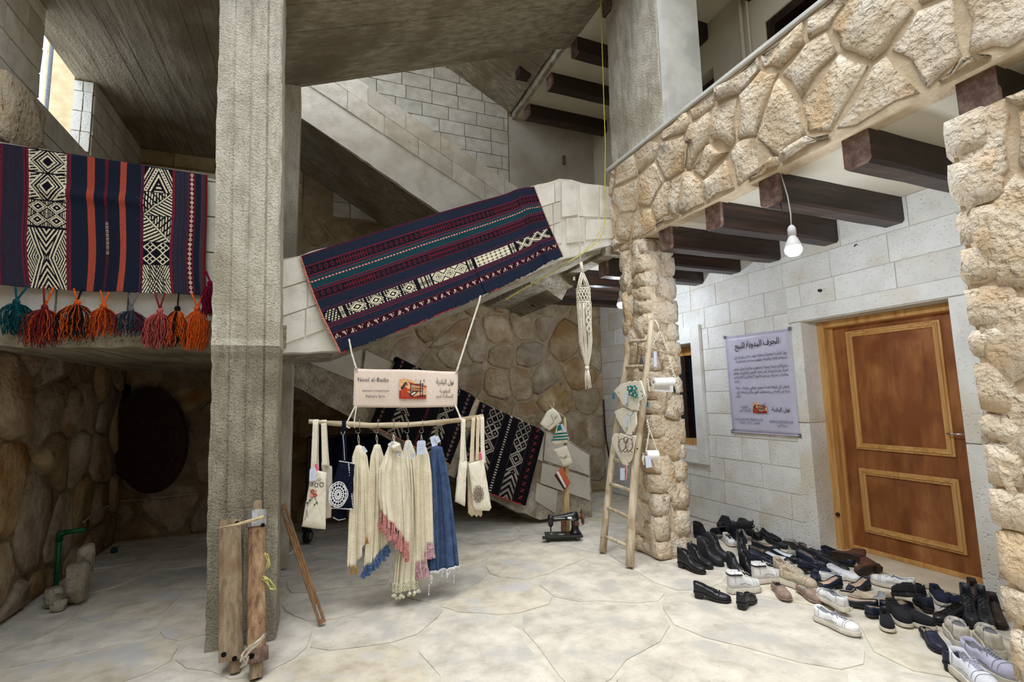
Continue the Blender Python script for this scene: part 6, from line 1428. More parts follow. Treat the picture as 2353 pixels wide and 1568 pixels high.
build('spindle', G().tube([T1, T1+ax*.13], [.03, .027], 10), MT['loomwood'], b2)
build('metal_collar', shaft(T1-ax*.03, T1+ax*.07, .118, .11, n=3, seed=7, rnd_=.8), plain('galvanised_metal', (160, 160, 158), rough=.35, metal=.6, bump=.1), b2)
hole(b2, onp(578, 1508, 1, A.y-.055), .015); hole(b2, Kl(604, 1207, 3.54), .012)
build('wooden_pin', G().tube([Kl(502, 1214, 3.54), Kl(545, 1206, 3.50), Kl(606, 1188, 3.48)], [.004, .009, .011], 8), plain('pale_peeled_stick', (196, 176, 140)), label='pale pointed stick linking the two loom beams', cat='stick', smooth=True)
rr = random.Random(6)
def cord_tangle(parent, px, py, pts, m, r=.003, Y=3.41, n=3, name='cord_loop'):
    g = G()
    for k in range(n): g.tube([Kl(px+x+rr.uniform(-3, 3), py+y+rr.uniform(-3, 3), Y+rr.uniform(-.01, .01)) for x, y in pts], r, 4, cap=False)
    return build(name, g, m, parent, smooth=True)
MT['ycord'] = plain('pale_yellow_cord', (206, 200, 120), rough=.9)
cord_tangle(b2, 606, 1272, [(0, 0), (10, 4), (13, 25), (5, 38), (9, 20), (2, 4)], MT['ycord'], n=3); cord_tangle(b2, 606, 1325, [(0, 0), (12, 6), (24, 26), (28, 32), (14, 30), (6, 10), (-2, 8)], MT['ycord'], n=4)
cord_tangle(b2, 560, 1500, [(-6, 20), (0, 0), (14, -14), (30, -24), (46, -38), (50, -42), (34, -22), (14, -6), (2, 12)], MT['rope'], .0022, 3.19, n=5); cord_tangle(b2, 560, 1505, [(-4, 0), (2, 16), (-6, 28), (6, 20), (10, 4)], MT['rope'], .002, 3.19, n=6)
# slender slotted stick
s0, s1_ = onp(742, 1437, 2, .0), onp(649, 1160, 1, 4.08); b3 = empty('slotted_stick', s0, 'slender brown slotted stick leaning against the column edge', 'stick')
ax = (s1_-s0).normalized(); xx = ax.cross(Vector((0, 1, 0))).normalized(); yy = ax.cross(xx).normalized()
MT['stickwood'] = mat('brown_stick_wood', [(104, 76, 52), (150, 116, 82)], scale=6, stretch=(5, 5, .6), bump=.4, rough=.7)
for sg in (-1, 1): build('side_strip', shaft(s0+ax*.10+xx*(sg*.015), s1_-ax*.10+xx*(sg*.015), .018, .022, seed=8, rnd_=.2), MT['stickwood'], b3)
build('core_strip', shaft(s0+ax*.14+yy*.004, s1_-ax*.14+yy*.004, .018, .010, seed=8, rnd_=.1), MT['stickwood'], b3)
for p, q in ((s0+ax*.012, s0+ax*.04), (s1_-ax*.04, s1_)): build('end_block', shaft(p, q, .05, .026, n=3, seed=9, rnd_=.3), MT['stickwood'], b3)
for p, q in ((s0+ax*.04, s0+ax*.10), (s1_-ax*.10, s1_-ax*.04)):
    for sg in (-1, 1): build('side_strip', shaft(p+xx*(sg*.015), q+xx*(sg*.015), .018, .024, n=3, seed=10, rnd_=.2), MT['stickwood'], b3)
cord_tangle(b3, 680, 1240, [(0, 0), (-4, 18), (-10, 30), (-14, 34)], MT['rope'], .002, 4.0, n=2)
# ================================================================ things in the dark bay on the left
bw = [(259, 990), (270, 900), (290, 884), (320, 896), (370, 900), (405, 930), (428, 985), (428, 1040), (405, 1090), (370, 1118), (320, 1134), (275, 1118)]
c_ = onp(350, 1012, 1, 6.86); bk = empty('woven_tray', onp(330, 1134, 1, 6.86), 'large dark round woven tray hanging in the dark bay on the left', 'tray')
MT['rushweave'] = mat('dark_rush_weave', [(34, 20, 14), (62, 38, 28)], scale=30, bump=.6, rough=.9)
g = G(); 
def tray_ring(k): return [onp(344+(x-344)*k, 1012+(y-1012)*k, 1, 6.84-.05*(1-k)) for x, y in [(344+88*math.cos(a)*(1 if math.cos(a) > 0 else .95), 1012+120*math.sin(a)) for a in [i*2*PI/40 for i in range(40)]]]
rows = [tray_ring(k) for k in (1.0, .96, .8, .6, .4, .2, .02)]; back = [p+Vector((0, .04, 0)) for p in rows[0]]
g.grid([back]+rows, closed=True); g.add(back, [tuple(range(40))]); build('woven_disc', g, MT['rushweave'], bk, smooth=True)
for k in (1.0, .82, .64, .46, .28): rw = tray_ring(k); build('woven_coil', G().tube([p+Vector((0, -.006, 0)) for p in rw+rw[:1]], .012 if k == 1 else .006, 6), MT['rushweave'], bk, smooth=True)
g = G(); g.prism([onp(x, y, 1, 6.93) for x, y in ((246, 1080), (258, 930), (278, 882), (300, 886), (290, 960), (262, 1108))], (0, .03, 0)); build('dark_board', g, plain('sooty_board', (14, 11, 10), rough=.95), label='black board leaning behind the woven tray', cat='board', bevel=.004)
MT['green'] = plain('green_pipe', (18, 84, 50), rough=.4, bump=.05)
pz = [onp(x, y, 0, -1.93) for x, y in ((128, 1352), (128, 1240), (128, 1234), (134, 1232), (158, 1231))]
gp = empty('green_pipe', pz[0], 'green plastic pipe rising from the floor of the left bay and bending right', 'pipe')
zb_ = pz[0]; X0 = Vector((-1.93, zb_.y, 0))
build('riser', G().tube([Vector((-1.93, zb_.y, 0)), Vector((-1.93, zb_.y, pz[1].z))], .019, 10), MT['green'], gp, smooth=True)
build('elbow', G().tube([Vector((-1.93, zb_.y, pz[1].z-.03)), Vector((-1.93, zb_.y, pz[1].z+.03)), Vector((-1.90, zb_.y, pz[1].z+.03))], .025, 10), MT['green'], gp, smooth=True)
build('spout', G().tube([Vector((-1.93, zb_.y, pz[1].z+.03)), Vector((-1.76, zb_.y, pz[1].z+.045))], .019, 10), MT['green'], gp, smooth=True)
c_ = onp(150, 1395, 2, 0); rb = empty('broken_blocks', c_, 'broken pale block with a scoop of mortar at the foot of the green pipe', 'rubble')
lump('block_piece', c_+Vector((.05, .04, .16)), (.13, .11, .30), rb, MT['rough_conc'], 4); lump('block_piece', c_+Vector((-.08, .06, .07)), (.14, .12, .14), rb, MT['rough_conc'], 5); lump('block_piece', c_+Vector((-.02, -.06, .035)), (.09, .08, .07), rb, MT['rough_conc'], 6)
lump('mortar_lump', c_+Vector((.06, .14, .30)), (.10, .10, .22), rb, MT['rough_conc'], 8)
c_ = onp(262, 1270, 2, 0); build('green_cap', G().lathe([(.03, 0), (.034, .02), (.02, .05), (1e-4, .055)], 10, Matrix.Translation(c_)), plain('dark_green_cap', (20, 60, 60)), label='small dark green cap on the floor of the left bay', cat='bottle', smooth=True)  # tiny teal item, shaped as a cap
lg = [onp(x, y, 1, 6.92) for x, y in ((275, 1152), (340, 1148), (400, 1140), (455, 1135))]
build('ledge_mortar', G().tube(lg, [.010, .007, .009, .006], 6), MT['rough_conc'], wb)
lg = [onp(x, y, 0, -1.99) for x, y in ((192, 1200), (215, 1180), (245, 1164), (268, 1155))]
build('ledge_mortar', G().tube(lg, [.012, .009, .010, .007], 6), MT['rough_conc'], wl)
# ================================================================ rolling stand in the shadow under the stairs
c_ = onp(707, 1248, 2, 0); rs = empty('rolling_stand', c_, 'black rolling stand in the shadow under the stairs, one caster showing', 'stand')
MT['blk'] = plain('black_rubber', (20, 20, 22), rough=.5, bump=0)
def caster(x, y):
    M = Matrix.Translation((x, y, .07)) @ Matrix.Rotation(PI/2, 4, 'Y') @ Matrix.Rotation(.5, 4, 'X')
    w = build('caster', G().lathe([(.02, -.03), (.06, -.03), (.07, -.02), (.07, .02), (.06, .03), (.02, .03)], 20, M), MT['blk'], rs, smooth=False)
    build('hub', G().lathe([(1e-4, -.034), (.036, -.034), (.036, .034), (1e-4, .034)], 16, M), plain('brown_hub', (104, 88, 78)) if 'hub' not in MT else MT['hub'], w)
MT['hub'] = plain('brown_hub', (104, 88, 78))
for dx, dy in ((0, 0), (-.02, .5), (.95, 0), (.95, .5)): caster(c_.x+dx, c_.y+dy)
g = G(); x0, y0 = c_.x, c_.y
for dx in (-.02, .95): g.tube([(x0+dx, y0, .15), (x0+dx, y0+.5, .15)], .015, 8); g.tube([(x0+dx, y0+.25, .15), (x0+dx, y0+.25, 1.1)], .015, 8)
g.tube([(x0-.02, y0+.25, 1.1), (x0+.95, y0+.25, 1.1)], .015, 8); build('frame', g, MT['blk'], rs)
g = G(); rows = [[Vector((x0+.02+.9*i/30, y0+.25+.03*math.sin(i*1.1), 1.1-.8*j/6)) for i in range(31)] for j in range(7)]; g.grid(rows)
build('dark_cloth', g, MT['navy_cloth'], rs, smooth=True, solid=.004)

ck = [onp(x, y, 1, 6.9) for x, y in ((1387, 918), (1389, 960), (1393, 1010), (1402, 1060))]
rope('dark_conduit', ck, .012, 'thin dark conduit down the corner behind the ladder', 'conduit', m=MT['beam'], n=6)
vt = onp(1296, 368, 1, YB-.03); build('wall_vent', G().box((vt.x-.03, YB-.035, vt.z-.08), (vt.x+.03, YB-.005, vt.z+.08)), MT['beam_end'], label='small brown vent slot in the upper back wall', cat='vent', bevel=.004)
dp = onp(1236, 716, 1, 6.2); lump('mud_nest', (dp.x, 6.3, 2.80), (.10, .07, .06), None, MT['beam'], 3)
tag(bpy.data.objects['mud_nest'], 'small dark clump stuck under the last ceiling beam', 'nest')
# ================================================================ shoes
def shoe_mesh(kind):
    """local frame: x from heel (-) to toe (+), z up; returns dict of geometries"""
    K = dict(L=.255, W=.088, sole=.012, lift=0.0, back=.062, collar=.055, throat=.52, vamp=.058, toe=.032, point=.0, blk=None, laces=False, chunky=0, shaft=0, wall=1.0, flare=.85)
    K.update(dict(
        loafer=dict(lift=.028, blk=.028, back=.066, collar=.050, vamp=.050, toe=.030, throat=.58, tongue=True),
        pump=dict(lift=.018, blk=.018, back=.052, collar=.030, vamp=.036, toe=.026, throat=.74, point=.25, W=.080, L=.245),
        flat=dict(lift=.006, back=.046, collar=.028, vamp=.034, toe=.024, throat=.74, point=.1, W=.082),
        mule=dict(lift=.02, blk=.02, back=.014, collar=.014, vamp=.056, toe=.032, throat=.45, W=.086),
        slipper=dict(lift=.01, back=.03, collar=.028, vamp=.055, toe=.034, throat=.5, W=.09),
        slipon=dict(sole=.024, back=.066, collar=.055, vamp=.062, toe=.044, throat=.52, wall=1.03, W=.092),
        sneaker=dict(flare=.8, sole=.026, back=.066, collar=.048, vamp=.060, toe=.036, throat=.44, laces=True, wall=1.05, L=.28, W=.098),
        chunky=dict(sole=.038, back=.088, collar=.066, vamp=.078, toe=.052, throat=.40, laces=True, wall=1.12, L=.285, W=.104, flare=.9),
        hightop=dict(sole=.032, back=.125, collar=.12, vamp=.078, toe=.046, throat=.42, laces=True, wall=1.08, shaft=1, L=.26, W=.094),
        boot=dict(lift=.026, blk=.026, back=.16, collar=.15, vamp=.078, toe=.044, throat=.42, laces=True, shaft=1, L=.265),
        ankle=dict(lift=.026, blk=.026, back=.118, collar=.11, vamp=.062, toe=.036, throat=.42, shaft=1, L=.265, W=.086),
        brogue=dict(lift=.02, blk=.02, back=.064, collar=.056, vamp=.066, toe=.038, throat=.46, laces=True, L=.275),
    )[kind])
    n = 26; W2 = K['W']/2; L = K['L']; lift = K['lift']
    def width(t):
        w = .74+.26*min(1, max(0, (t-.25)/.42))**1.4 if t > .25 else .74
        if .3 < t < .5: w -= .06*math.sin((t-.3)/.2*PI)
        if t < .10: w *= math.sqrt(max(0, 1-((.10-t)/.10)**2))*.92+.08
        if t > .70: q = (t-.70)/.30; w *= max(.0, 1-q**(2.6-K['point']*4))**(.55+K['point'])
        return W2*max(w, .04)
    def base(t): return lift*(1-min(1, max(0, (t-.28)/.34))**.8*1.0) if lift else .0
    th = K['throat']
    TT = [.003, .012, .03, .055, .085, .12]+[.12+.76*k/17 for k in range(1, 18)]+[.91, .94, .965, .985, .997]; n = len(TT)-1
    def hgt(t):
        if K['shaft']:
            if t < th: return K['back']-.008*(t/th)**2
            if t < th+.13: q = (t-th)/.13; return K['back']-.008+(K['vamp']-K['back']+.008)*(1-(1-q)**1.7)
            q = (t-th-.13)/(1-th-.13); return K['vamp']+(K['toe']-K['vamp'])*q**.75 if q < .8 else (K['vamp']+(K['toe']-K['vamp'])*.8**.75)*(1-((q-.8)/.2)**2*.35)
        if t < .1: return K['back']
        if t < th: q = (t-.1)/(th-.1); return K['back']+(K['collar']-K['back'])*math.sin(min(1, q*1.6)*PI/2) if q < .62 else K['collar']+(K['vamp']-K['collar'])*((q-.62)/.38)**1.5
        q = (t-th)/(1-th); return (K['vamp']+(K['toe']-K['vamp'])*q**.8)*(1 if q < .8 else 1-((q-.8)/.2)**2*.3)
    sb = K['sole']; rows = []; kinds = []
    for i in range(n+1):
        t = TT[i]
        x = (t-.5)*L; w = width(t); z0 = base(t)+sb; h = hgt(t); op = t < th
        if op:
            c_ = K['flare'] if not K['shaft'] else .74
            c_ = c_ if t > .08 else .9
            row = [(x, -w, z0), (x, -w*1.03, z0+h*.3), (x, -w*(c_+1)/2*1.0, z0+h*.68), (x, -w*c_, z0+h), (max(x, (.035-.5)*L), -w*c_*.80, z0+.004), (max(x, (.035-.5)*L), 0, z0+.003), (max(x, (.035-.5)*L), w*c_*.80, z0+.004), (x, w*c_, z0+h), (x, w*(c_+1)/2, z0+h*.68), (x, w*1.03, z0+h*.3), (x, w, z0)]
        else:
            row = []; e = .62 if not (K['shaft'] and t < .6) else .5
            for j in range(11):
                a = PI*j/10; cx_, sx_ = -math.cos(a), math.sin(a)
                row.append((x, w*(abs(cx_)**e)*(1 if cx_ > 0 else -1), z0+h*sx_**.8))
            if i == 0: row = [(x, y*.9, min(z, z0+K['back'])) for _, y, z in row]
        if K['shaft'] and t < .4:   # shaft leans a little back
            row = [(xx-(.02 if z-z0 > .06 else 0)*(t/.4)*0, y, z) for xx, y, z in row]
        rows.append([Vector(p) for p in row]); kinds.append(op)
    up, li = G(), G(); vs = [p for r_ in rows for p in r_]; up.v = [tuple(p) for p in vs]; li.v = [tuple(p) for p in vs]
    for i in range(n):
        for j in range(10):
            f = (i*11+j, (i+1)*11+j, (i+1)*11+j+1, i*11+j+1); inner = 3 <= j <= 6 and (kinds[i] or kinds[i+1]) 
            (li if inner else up).f.append(f); (li if inner else up).m.append(0)
    up.f += [(0, 1, 2, 3, 7, 8, 9, 10), tuple(n*11+j for j in range(10, -1, -1))]; up.m += [0, 0]
    for g in (up, li):   # drop unused vertices
        used = sorted({k for f in g.f for k in f}); mp = {k: i for i, k in enumerate(used)}; g.v = [g.v[k] for k in used]; g.f = [tuple(mp[k] for k in f) for f in g.f]
    so = G(); top, bo, mid = [], [], []
    for sgn in (-1, 1):
        rng = range(n+1) if sgn < 0 else range(n, -1, -1)
        for i in rng:
            t = TT[i]; w = width(t)*K['wall']*1.04+.001; x = (t-.5)*L*(1.02 if K['wall'] < 1.04 else 1.04)
            spring = .006*max(0, (t-.82)/.18)**2
            top.append(Vector((x, sgn*w, base(t)+sb+.002))); bo.append(Vector((x, sgn*w*(.96 if not K['blk'] else .98), base(t)+spring))); mid.append(Vector((x*1.006, sgn*w*1.03, base(t)+spring+sb*.45)))
    so.grid([bo, mid, top], closed=True); so.add(top, [tuple(range(len(top)-1, -1, -1))]); so.add(bo, [tuple(range(len(bo)))])
    out = dict(upper=up, lining=li, sole=so, K=K)
    if K['blk']:
        hb_ = G(); rws = []
        for z in (0.0, K['blk']+.001):
            s_ = .92 if z == 0 else 1
            ring = [Vector(((t-.5)*L*(.99), sg*width(t)*1.0*s_, z)) for sg, ts in ((-1, (.02, .05, .1, .18, .25)), (1, (.25, .18, .1, .05, .02))) for t in ts]; rws.append(ring)
        hb_.grid(rws, closed=True); hb_.add(rws[0], [tuple(range(9, -1, -1))]); hb_.add(rws[1], [tuple(range(10))]); out['heel'] = hb_
    if K['laces']:
        lc = G(); t0 = th+.02; t1 = th+.30; m_ = 6
        def tp_(t, y): z = base(t)+sb+hgt(t); return Vector(((t-.5)*L, y, z-abs(y)*.28+.003))
        for k in range(m_):
            a, b = t0+(t1-t0)*k/m_, t0+(t1-t0)*(k+1)/m_
            for sg in (1, -1): lc.tube([tp_(a, -.017*sg), tp_((a+b)/2, 0)+Vector((0, 0, .003)), tp_(b, .017*sg)], .0024, 4)
        o_ = tp_(t0, 0); 
        for sg in (1, -1): lc.tube([o_, o_+Vector((.0, .02*sg, .012)), o_+Vector((.012, .036*sg, -.004)), o_+Vector((.012, .018*sg, .002)), o_], .002, 4); lc.tube([o_, o_+Vector((.03, .022*sg, .0)), o_+Vector((.045, .034*sg, -.014))], .002, 4)
        out['laces'] = lc
    if kind in ('sneaker', 'chunky', 'hightop', 'brogue'):
        sm_ = G()
        for t_ in (.80, th+.30):
            i = min(range(n+1), key=lambda k: abs(TT[k]-t_)); sm_.tube([p+Vector((0, (p.y > 0)*.001-(p.y < 0)*.001, .0012)) for p in rows[i][1:10]], .0016, 4)
        for sg in (0, 1):
            i0 = min(range(n+1), key=lambda k: abs(TT[k]-.30)); i1 = min(range(n+1), key=lambda k: abs(TT[k]-.66)); j = 1 if sg == 0 else 9
            sm_.tube([rows[i][j]+Vector((0, -.0015 if sg == 0 else .0015, 0)) for i in range(i0, i1)], .0018, 4)
            i2 = min(range(n+1), key=lambda k: abs(TT[k]-.16)); sm_.tube([rows[i2][j2]+Vector((0, -.0015 if sg == 0 else .0015, 0)) for j2 in ((1, 2, 3) if sg == 0 else (9, 8, 7))], .0016, 4)
        out['seams'] = sm_
    if kind == 'hightop':
        bd = G(); k0 = [i for i in range(n+1) if TT[i] < th-.02]
        ring = [rows[i][2]+Vector((0, -.003, .016)) for i in k0[::-1]]+[rows[i][8]+Vector((0, .003, .016)) for i in k0]; bd.tube(ring, .0055, 6); out['collar_band'] = bd
    if K.get('tongue'):
        tg = G(); x = (th+.0-.5)*L; z = sb+base(th)+hgt(th); tg.add([Vector(p) for p in ((x+.02, -.02, z-.002), (x-.012, -.022, z+.006), (x-.03, 0, z+.018), (x-.012, .022, z+.006), (x+.02, .02, z-.002))], [(0, 1, 2, 3, 4)])
        tg.tube([(x+.03, -.036, z-.024), (x+.03, -.018, z-.003), (x+.03, 0, z+.001), (x+.03, .018, z-.003), (x+.03, .036, z-.024)], .005, 5); out['tongue'] = tg
    return out
SHM = {}
def leather(n, c, rough=.38, var=.25): return mat(n, [tuple(x*(1-var) for x in c), c, tuple(min(255, x*(1+var)) for x in c)], scale=22, bump=.35, bdist=.003, rough=rough, spec=.45, detail=6)
SC_ = dict(black=leather('black_leather', (24, 25, 30)), black2=leather('worn_black_leather', (36, 38, 42), .5), navy=leather('navy_leather', (26, 32, 52), .5), navyc=leather('navy_canvas', (30, 36, 58), .9), blackc=leather('black_canvas', (22, 23, 28), .9),
           white=leather('white_leather', (222, 222, 222), .5, .06), cream=leather('cream_knit', (208, 202, 188), .85, .1), beige=leather('beige_suede', (182, 168, 146), .9, .12), taupe=leather('taupe_leather', (142, 122, 110), .6, .15), brown=leather('brown_suede', (92, 54, 38), .8), dbrown=leather('dark_brown_leather', (54, 38, 30), .6),
           grey=leather('grey_suede', (150, 144, 136), .9, .15), insole=leather('beige_insole', (196, 170, 148), .7, .12), dark=leather('dark_lining', (30, 28, 30), .9), greyl=leather('grey_lining', (140, 142, 150), .9, .1), rubber=leather('black_rubber_sole', (26, 26, 28), .6), wsole=leather('off_white_sole', (206, 200, 186), .7, .08), gsole=leather('grey_sole', (150, 148, 144), .7, .1), tan=leather('worn_tan_insole', (150, 134, 112), .8, .15), lilac=leather('pale_lilac_mesh', (190, 190, 212), .8, .06), sky=leather('pale_grey_mesh', (214, 218, 226), .8, .05))
def shoe(kind, heel, toe, label, up='black', li='dark', so='rubber', la=None, z=0.0, roll=0, pitch=0, grp=None, cat='shoe', marks=None, L=None):
    if kind not in SHM: SHM[kind] = {}; SHM[kind]['geo'] = shoe_mesh(kind)
    geo = SHM[kind]['geo']; K = geo['K']
    a = onp(*heel, 2, z); b = onp(*toe, 2, z); d = (b-a); d.z = 0; ang = math.atan2(d.y, d.x)
    R_ = Matrix.Rotation(ang, 4, 'Z') @ Matrix.Rotation(math.radians(pitch), 4, 'Y') @ Matrix.Rotation(math.radians(roll), 4, 'X')
    s = (L or 1.0)
    mn = min((R_ @ (Vector(v)*s)).z for g in (geo['upper'], geo['sole']) for v in g.v)
    if geo.get('heel'): mn = min(mn, min((R_ @ (Vector(v)*s)).z for v in geo['heel'].v))
    names = {'loafer': 'loafer', 'pump': 'pump', 'flat': 'flat_shoe', 'mule': 'mule', 'slipper': 'slipper', 'slipon': 'slip_on_shoe', 'sneaker': 'sneaker', 'chunky': 'chunky_sneaker', 'hightop': 'high_top_sneaker', 'boot': 'lace_up_boot', 'ankle': 'ankle_boot', 'brogue': 'lace_up_shoe'}
    root = bpy.data.objects.new(names[kind], None); COL.objects.link(root); root.empty_display_size = .05
    m_ = (a+b)/2; root.location = (m_.x, m_.y, z-mn+.002); root.rotation_euler = R_.to_euler(); root.scale = (s, s, s)
    tag(root, label, cat, grp or 'shoes left at the door'); ORI[root.name] = Vector((0, 0, 0))
    for part, mk in (('upper', up), ('lining', li), ('sole', so), ('heel', so), ('laces', la or up), ('tongue', up), ('seams', 'gsole' if up in ('white', 'cream', 'beige', 'sky', 'lilac') else 'dark'), ('collar_band', 'dark')):
        if part not in geo: continue
        key = part
        if key not in SHM[kind]:
            g = geo[part]; me = bpy.data.meshes.new(kind+'_'+part); me.from_pydata([tuple(v) for v in g.v], [], g.f); me.polygons.foreach_set('use_smooth', [part in ('upper', 'lining', 'laces')]*len(me.polygons)); me.materials.append(None); me.update(); SHM[kind][key] = me
        o = bpy.data.objects.new(part, SHM[kind][key]); COL.objects.link(o); o.parent = root; ORI[o.name] = Vector((0, 0, 0))
        o.material_slots[0].link = 'OBJECT'; o.material_slots[0].material = SC_[mk]
        if part in ('upper',): 
            md = o.modifiers.new('thick', 'SOLIDIFY'); md.thickness = .0025; md.offset = -1
            pass
    return root
S_ = shoe
# -- near the pillar
S_('ankle', (1566, 1303), (1614, 1318), 'black ankle boot with a block heel, nearest the foot of the ladder pillar')
S_('ankle', (1586, 1290), (1634, 1308), 'black ankle boot just behind the front one at the pillar foot')
S_('boot', (1604, 1283), (1664, 1303), 'black lace-up combat boot with a tall shaft beside the ankle boots', up='black2')
S_('boot', (1628, 1272), (1676, 1292), 'black lace-up combat boot, the rear one of the tall pair', up='black2')
S_('ankle', (1606, 1236), (1632, 1244), 'plain black boot half hidden behind the combat boots, near the pillar', up='blackc')
S_('sneaker', (1630, 1236), (1650, 1266), 'white sneaker with pink and black laces, left one behind the combat boots', up='white', li='greyl', so='wsole', la='dark', L=.85)
S_('sneaker', (1660, 1236), (1692, 1264), 'white sneaker with black laces, right one behind the combat boots', up='white', li='tan', so='wsole', la='dark', L=.85)
S_('ankle', (1640, 1232), (1668, 1228), 'matte black suede boot lying far back against the white wall', up='blackc', roll=70)
S_('ankle', (1658, 1220), (1690, 1226), 'matte black suede boot beside the far one, tipped on its side', up='blackc', roll=-60)
S_('boot', (1690, 1218), (1702, 1212), 'black boot on top of the farthest heap by the wall', up='blackc', z=.10, roll=80)
S_('ankle', (1688, 1236), (1706, 1246), 'dark blue-black ankle boot standing under the farthest heap', up='navy')
S_('brogue', (1722, 1222), (1750, 1246), 'shiny black lace-up shoe against the wall with its laces loose', up='black', la='wsole')
S_('brogue', (1706, 1216), (1738, 1236), 'grey-lined black lace-up shoe just behind the loose-laced one', up='black2', li='greyl', la='wsole')
S_('slipper', (1726, 1204), (1752, 1218), 'grey shoe lying on its side close to the white wall', up='grey', li='tan', roll=70, z=.03)
S_('boot', (1702, 1266), (1712, 1284), 'tall black lace-up boot standing upright in the middle of the heap', up='black')
S_('pump', (1736, 1262), (1784, 1266), 'black pump with beige insole, farther one of the pair by the tall boot', li='insole')
S_('pump', (1728, 1276), (1780, 1280), 'black pump with worn tan insole, nearer one of the pair by the tall boot', li='tan', up='black2')
S_('flat', (1744, 1234), (1796, 1256), 'long black flat shoe with a white lining, leaning on the wall side', up='blackc', li='sky', roll=-35, L=1.15)
S_('flat', (1764, 1244), (1808, 1262), 'black flat shoe lying beside the white-lined one', up='black2', li='dark', L=1.1)
S_('slipper', (1830, 1256), (1806, 1280), 'grey suede shoe with wrinkled toe standing out of the black heap', up='grey', li='tan', z=.04, pitch=-25)
S_('flat', (1828, 1262), (1866, 1272), 'black flat shoe right of the grey suede one, nearest the wall', li='tan')
S_('flat', (1846, 1266), (1886, 1278), 'black flat with a small metal buckle, against the door wall', up='black2', li='tan')
S_('loafer', (1734, 1296), (1782, 1300), 'dark navy loafer in front of the pair of black pumps', up='navy')
S_('flat', (1770, 1288), (1812, 1300), 'black strappy flat showing white stripes of its insole', li='sky', roll=15)
S_('flat', (1784, 1280), (1830, 1294), 'black strappy flat, partner farther back with a pale insole', li='sky', roll=10)
S_('ankle', (1682, 1306), (1700, 1316), 'small black ankle boot behind the first white high-top', up='black2', L=.8)
S_('boot', (1712, 1312), (1730, 1322), 'small black lace-up boot between the two white high-tops', up='black', L=.8)
# -- white high-tops and their neighbours
S_('hightop', (1683, 1362), (1738, 1357), 'white high-top sneaker with a black collar band, left one', up='white', li='greyl', so='wsole', la='cream')
S_('hightop', (1738, 1340), (1790, 1334), 'white high-top sneaker with a black collar band, right one', up='white', li='greyl', so='wsole', la='cream')
S_('pump', (1752, 1316), (1784, 1322), 'black shoe with a round white emblem on its insole, behind the right high-top', li='dark')
S_('chunky', (1784, 1316), (1846, 1342), 'chunky beige sneaker, farther one of the pair in the middle', up='beige', li='tan', so='wsole', la='cream')
S_('chunky', (1802, 1340), (1872, 1364), 'chunky beige sneaker, nearer one of the pair in the middle', up='beige', li='tan', so='wsole', la='cream')
S_('loafer', (1840, 1292), (1896, 1304), 'black loafer with tan insole behind the beige sneakers', li='tan', up='navy')
S_('loafer', (1846, 1316), (1902, 1320), 'dark navy loafer just behind the beige sneakers', up='navy')
S_('loafer', (1876, 1318), (1874, 1340), 'blue-black shoe pointing towards the camera behind the beige sneakers', up='navy', L=.85)
S_('brogue', (1888, 1300), (1944, 1318), 'black lace-up shoe lying in the row in front of the door step', up='black2')
S_('brogue', (1900, 1284), (1960, 1302), 'grey-black lace-up shoe close to the door jamb', up='navy', la='greyl', roll=20)
S_('flat', (1898, 1334), (1938, 1330), 'white strappy sandal behind the navy pumps', up='white', li='greyl', so='wsole')
S_('flat', (1920, 1322), (1962, 1336), 'white flat sandal, partner nearer the brown boots', up='white', li='sky', so='wsole', roll=15)
S_('pump', (1930, 1350), (1874, 1356), 'navy pump with a pink-beige insole, left one, toe to the left', up='navy', li='insole')
S_('pump', (1998, 1352), (1944, 1364), 'navy pump with a pink-beige insole, right one, toe to the left', up='navy', li='insole')
# -- brown group
S_('slipper', (1780, 1352), (1812, 1384), 'taupe brown shoe with stitched toe, left one, in front of the beige sneakers', up='taupe', li='dark', so='taupe')
S_('slipper', (1838, 1360), (1884, 1388), 'taupe brown shoe with stitched toe, right one, partly under the white sneaker', up='taupe', li='dark', so='taupe')
S_('ankle', (1978, 1300), (1918, 1290), 'brown suede boot lying on its side on the door step, left one', up='brown', so='dbrown', roll=75, z=.03, L=.95)
S_('ankle', (2034, 1322), (1970, 1330), 'brown suede boot lying on its side on the door step, right one', up='brown', so='dbrown', roll=75, z=.02, L=.95)
S_('sneaker', (2090, 1358), (2016, 1342), 'white shoe with dark marks on its side just below the door', up='white', li='greyl', so='wsole', la='white')
# -- lone loafers
S_('loafer', (1603, 1372), (1672, 1383), 'black block-heeled loafer lying alone at the front left')
S_('loafer', (1704, 1400), (1728, 1378), 'black block-heeled loafer seen from behind, alone at the front')
# -- white sneakers in front
S_('sneaker', (1952, 1412), (1876, 1366), 'white low sneaker with a yellowed sole, toe to the left, resting on the taupe shoe', up='white', li='greyl', so='wsole', la='greyl', z=.025)
S_('sneaker', (1882, 1426), (1968, 1462), 'white low sneaker with a grey lining in front of the others, toe right', up='white', li='greyl', so='wsole', la='greyl')
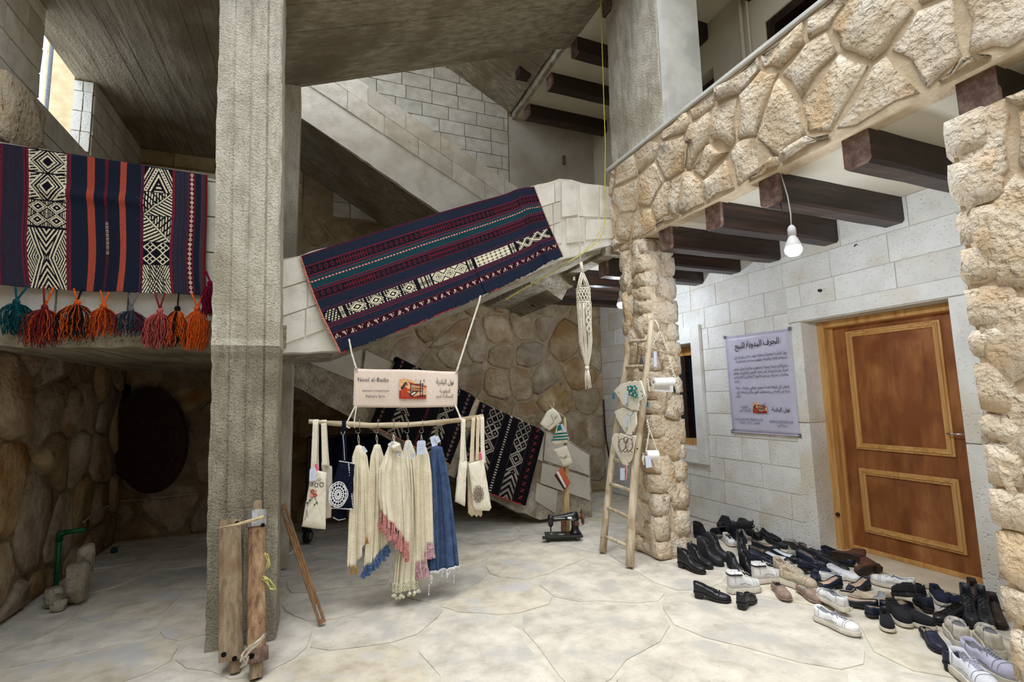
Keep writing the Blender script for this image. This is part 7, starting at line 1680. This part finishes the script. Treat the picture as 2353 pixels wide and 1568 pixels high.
# -- right half
S_('mule', (1950, 1374), (1994, 1380), 'taupe mule, left one, open end towards the camera', up='beige', li='dark', so='wsole', L=.9)
S_('mule', (2010, 1392), (2050, 1372), 'taupe mule, right one, with a grey insole', up='beige', li='greyl', so='wsole', L=.9)
S_('slipon', (2098, 1402), (2062, 1372), 'tall black slip-on lying heel up beside the taupe mules', up='blackc', pitch=20, z=.02)
S_('flat', (1992, 1398), (1946, 1388), 'black flat under the taupe mules with a beige insole edge', li='insole')
S_('flat', (2002, 1418), (2070, 1412), 'wide navy flat shoe with a worn beige insole in the middle of the right group', up='navy', li='insole', L=1.1)
S_('flat', (2040, 1404), (2084, 1398), 'navy flat with thin straps, just behind the wide navy one', up='navy', li='tan')
S_('loafer', (2134, 1408), (2112, 1384), 'blue-black shoe standing heel on to the camera, right of the tall slip-on', up='navyc', L=.95)
S_('loafer', (2118, 1376), (2108, 1356), 'black shoe just behind the blue-black one below the door edge', up='blackc', L=.9)
S_('slipon', (2150, 1372), (2170, 1392), 'navy slip-on with a white toe cap stripe, pointing at the camera', up='navyc', so='wsole', L=.9)
S_('slipon', (2034, 1426), (2042, 1454), 'small black slip-on with a white sole, toe to the camera', up='blackc', so='wsole', L=.85)
S_('slipon', (2048, 1408), (2086, 1444), 'black slip-on with a white sole, left one of the crossed pair', up='blackc', so='wsole')
S_('slipon', (2070, 1424), (2124, 1442), 'black slip-on with a white sole, right one of the crossed pair', up='blackc', so='wsole')
S_('loafer', (2206, 1398), (2184, 1388), 'navy suede shoe behind the black lace-up boots', up='navyc')
S_('brogue', (2212, 1424), (2160, 1434), 'shiny black shoe with a creased toe, toe to the left', up='black')
S_('boot', (2222, 1408), (2240, 1450), 'black lace-up boot with a wrinkled shaft, left one by the right pillar', up='black2')
S_('boot', (2258, 1412), (2272, 1456), 'black lace-up boot with a wrinkled shaft, right one by the right pillar', up='black2')
S_('ankle', (2240, 1384), (2250, 1400), 'brown boot standing behind the black lace-up boots', up='dbrown', so='rubber', L=.95)
S_('ankle', (2284, 1416), (2300, 1446), 'dark brown boot standing closest to the right stone pillar', up='dbrown', so='rubber', L=.95)
S_('chunky', (2216, 1494), (2192, 1450), 'chunky white sneaker seen from behind, left one near the right pillar', up='cream', li='greyl', so='wsole', la='white')
S_('chunky', (2290, 1512), (2262, 1466), 'chunky white sneaker seen from behind, right one near the right pillar', up='cream', li='greyl', so='wsole', la='white')
S_('mule', (2124, 1458), (2168, 1506), 'navy mule showing its tan insole with a round emblem, front right', up='navy', li='tan')
S_('loafer', (2178, 1548), (2232, 1514), 'navy heeled shoe with its block heel to the camera, front right', up='navy')
S_('chunky', (2216, 1558), (2270, 1600), 'pale grey sneaker cut by the lower edge, left one', up='sky', li='greyl', so='wsole', la='lilac')
S_('chunky', (2240, 1530), (2320, 1574), 'pale lilac sneaker cut by the lower edge, right one', up='lilac', li='greyl', so='wsole', la='greyl')
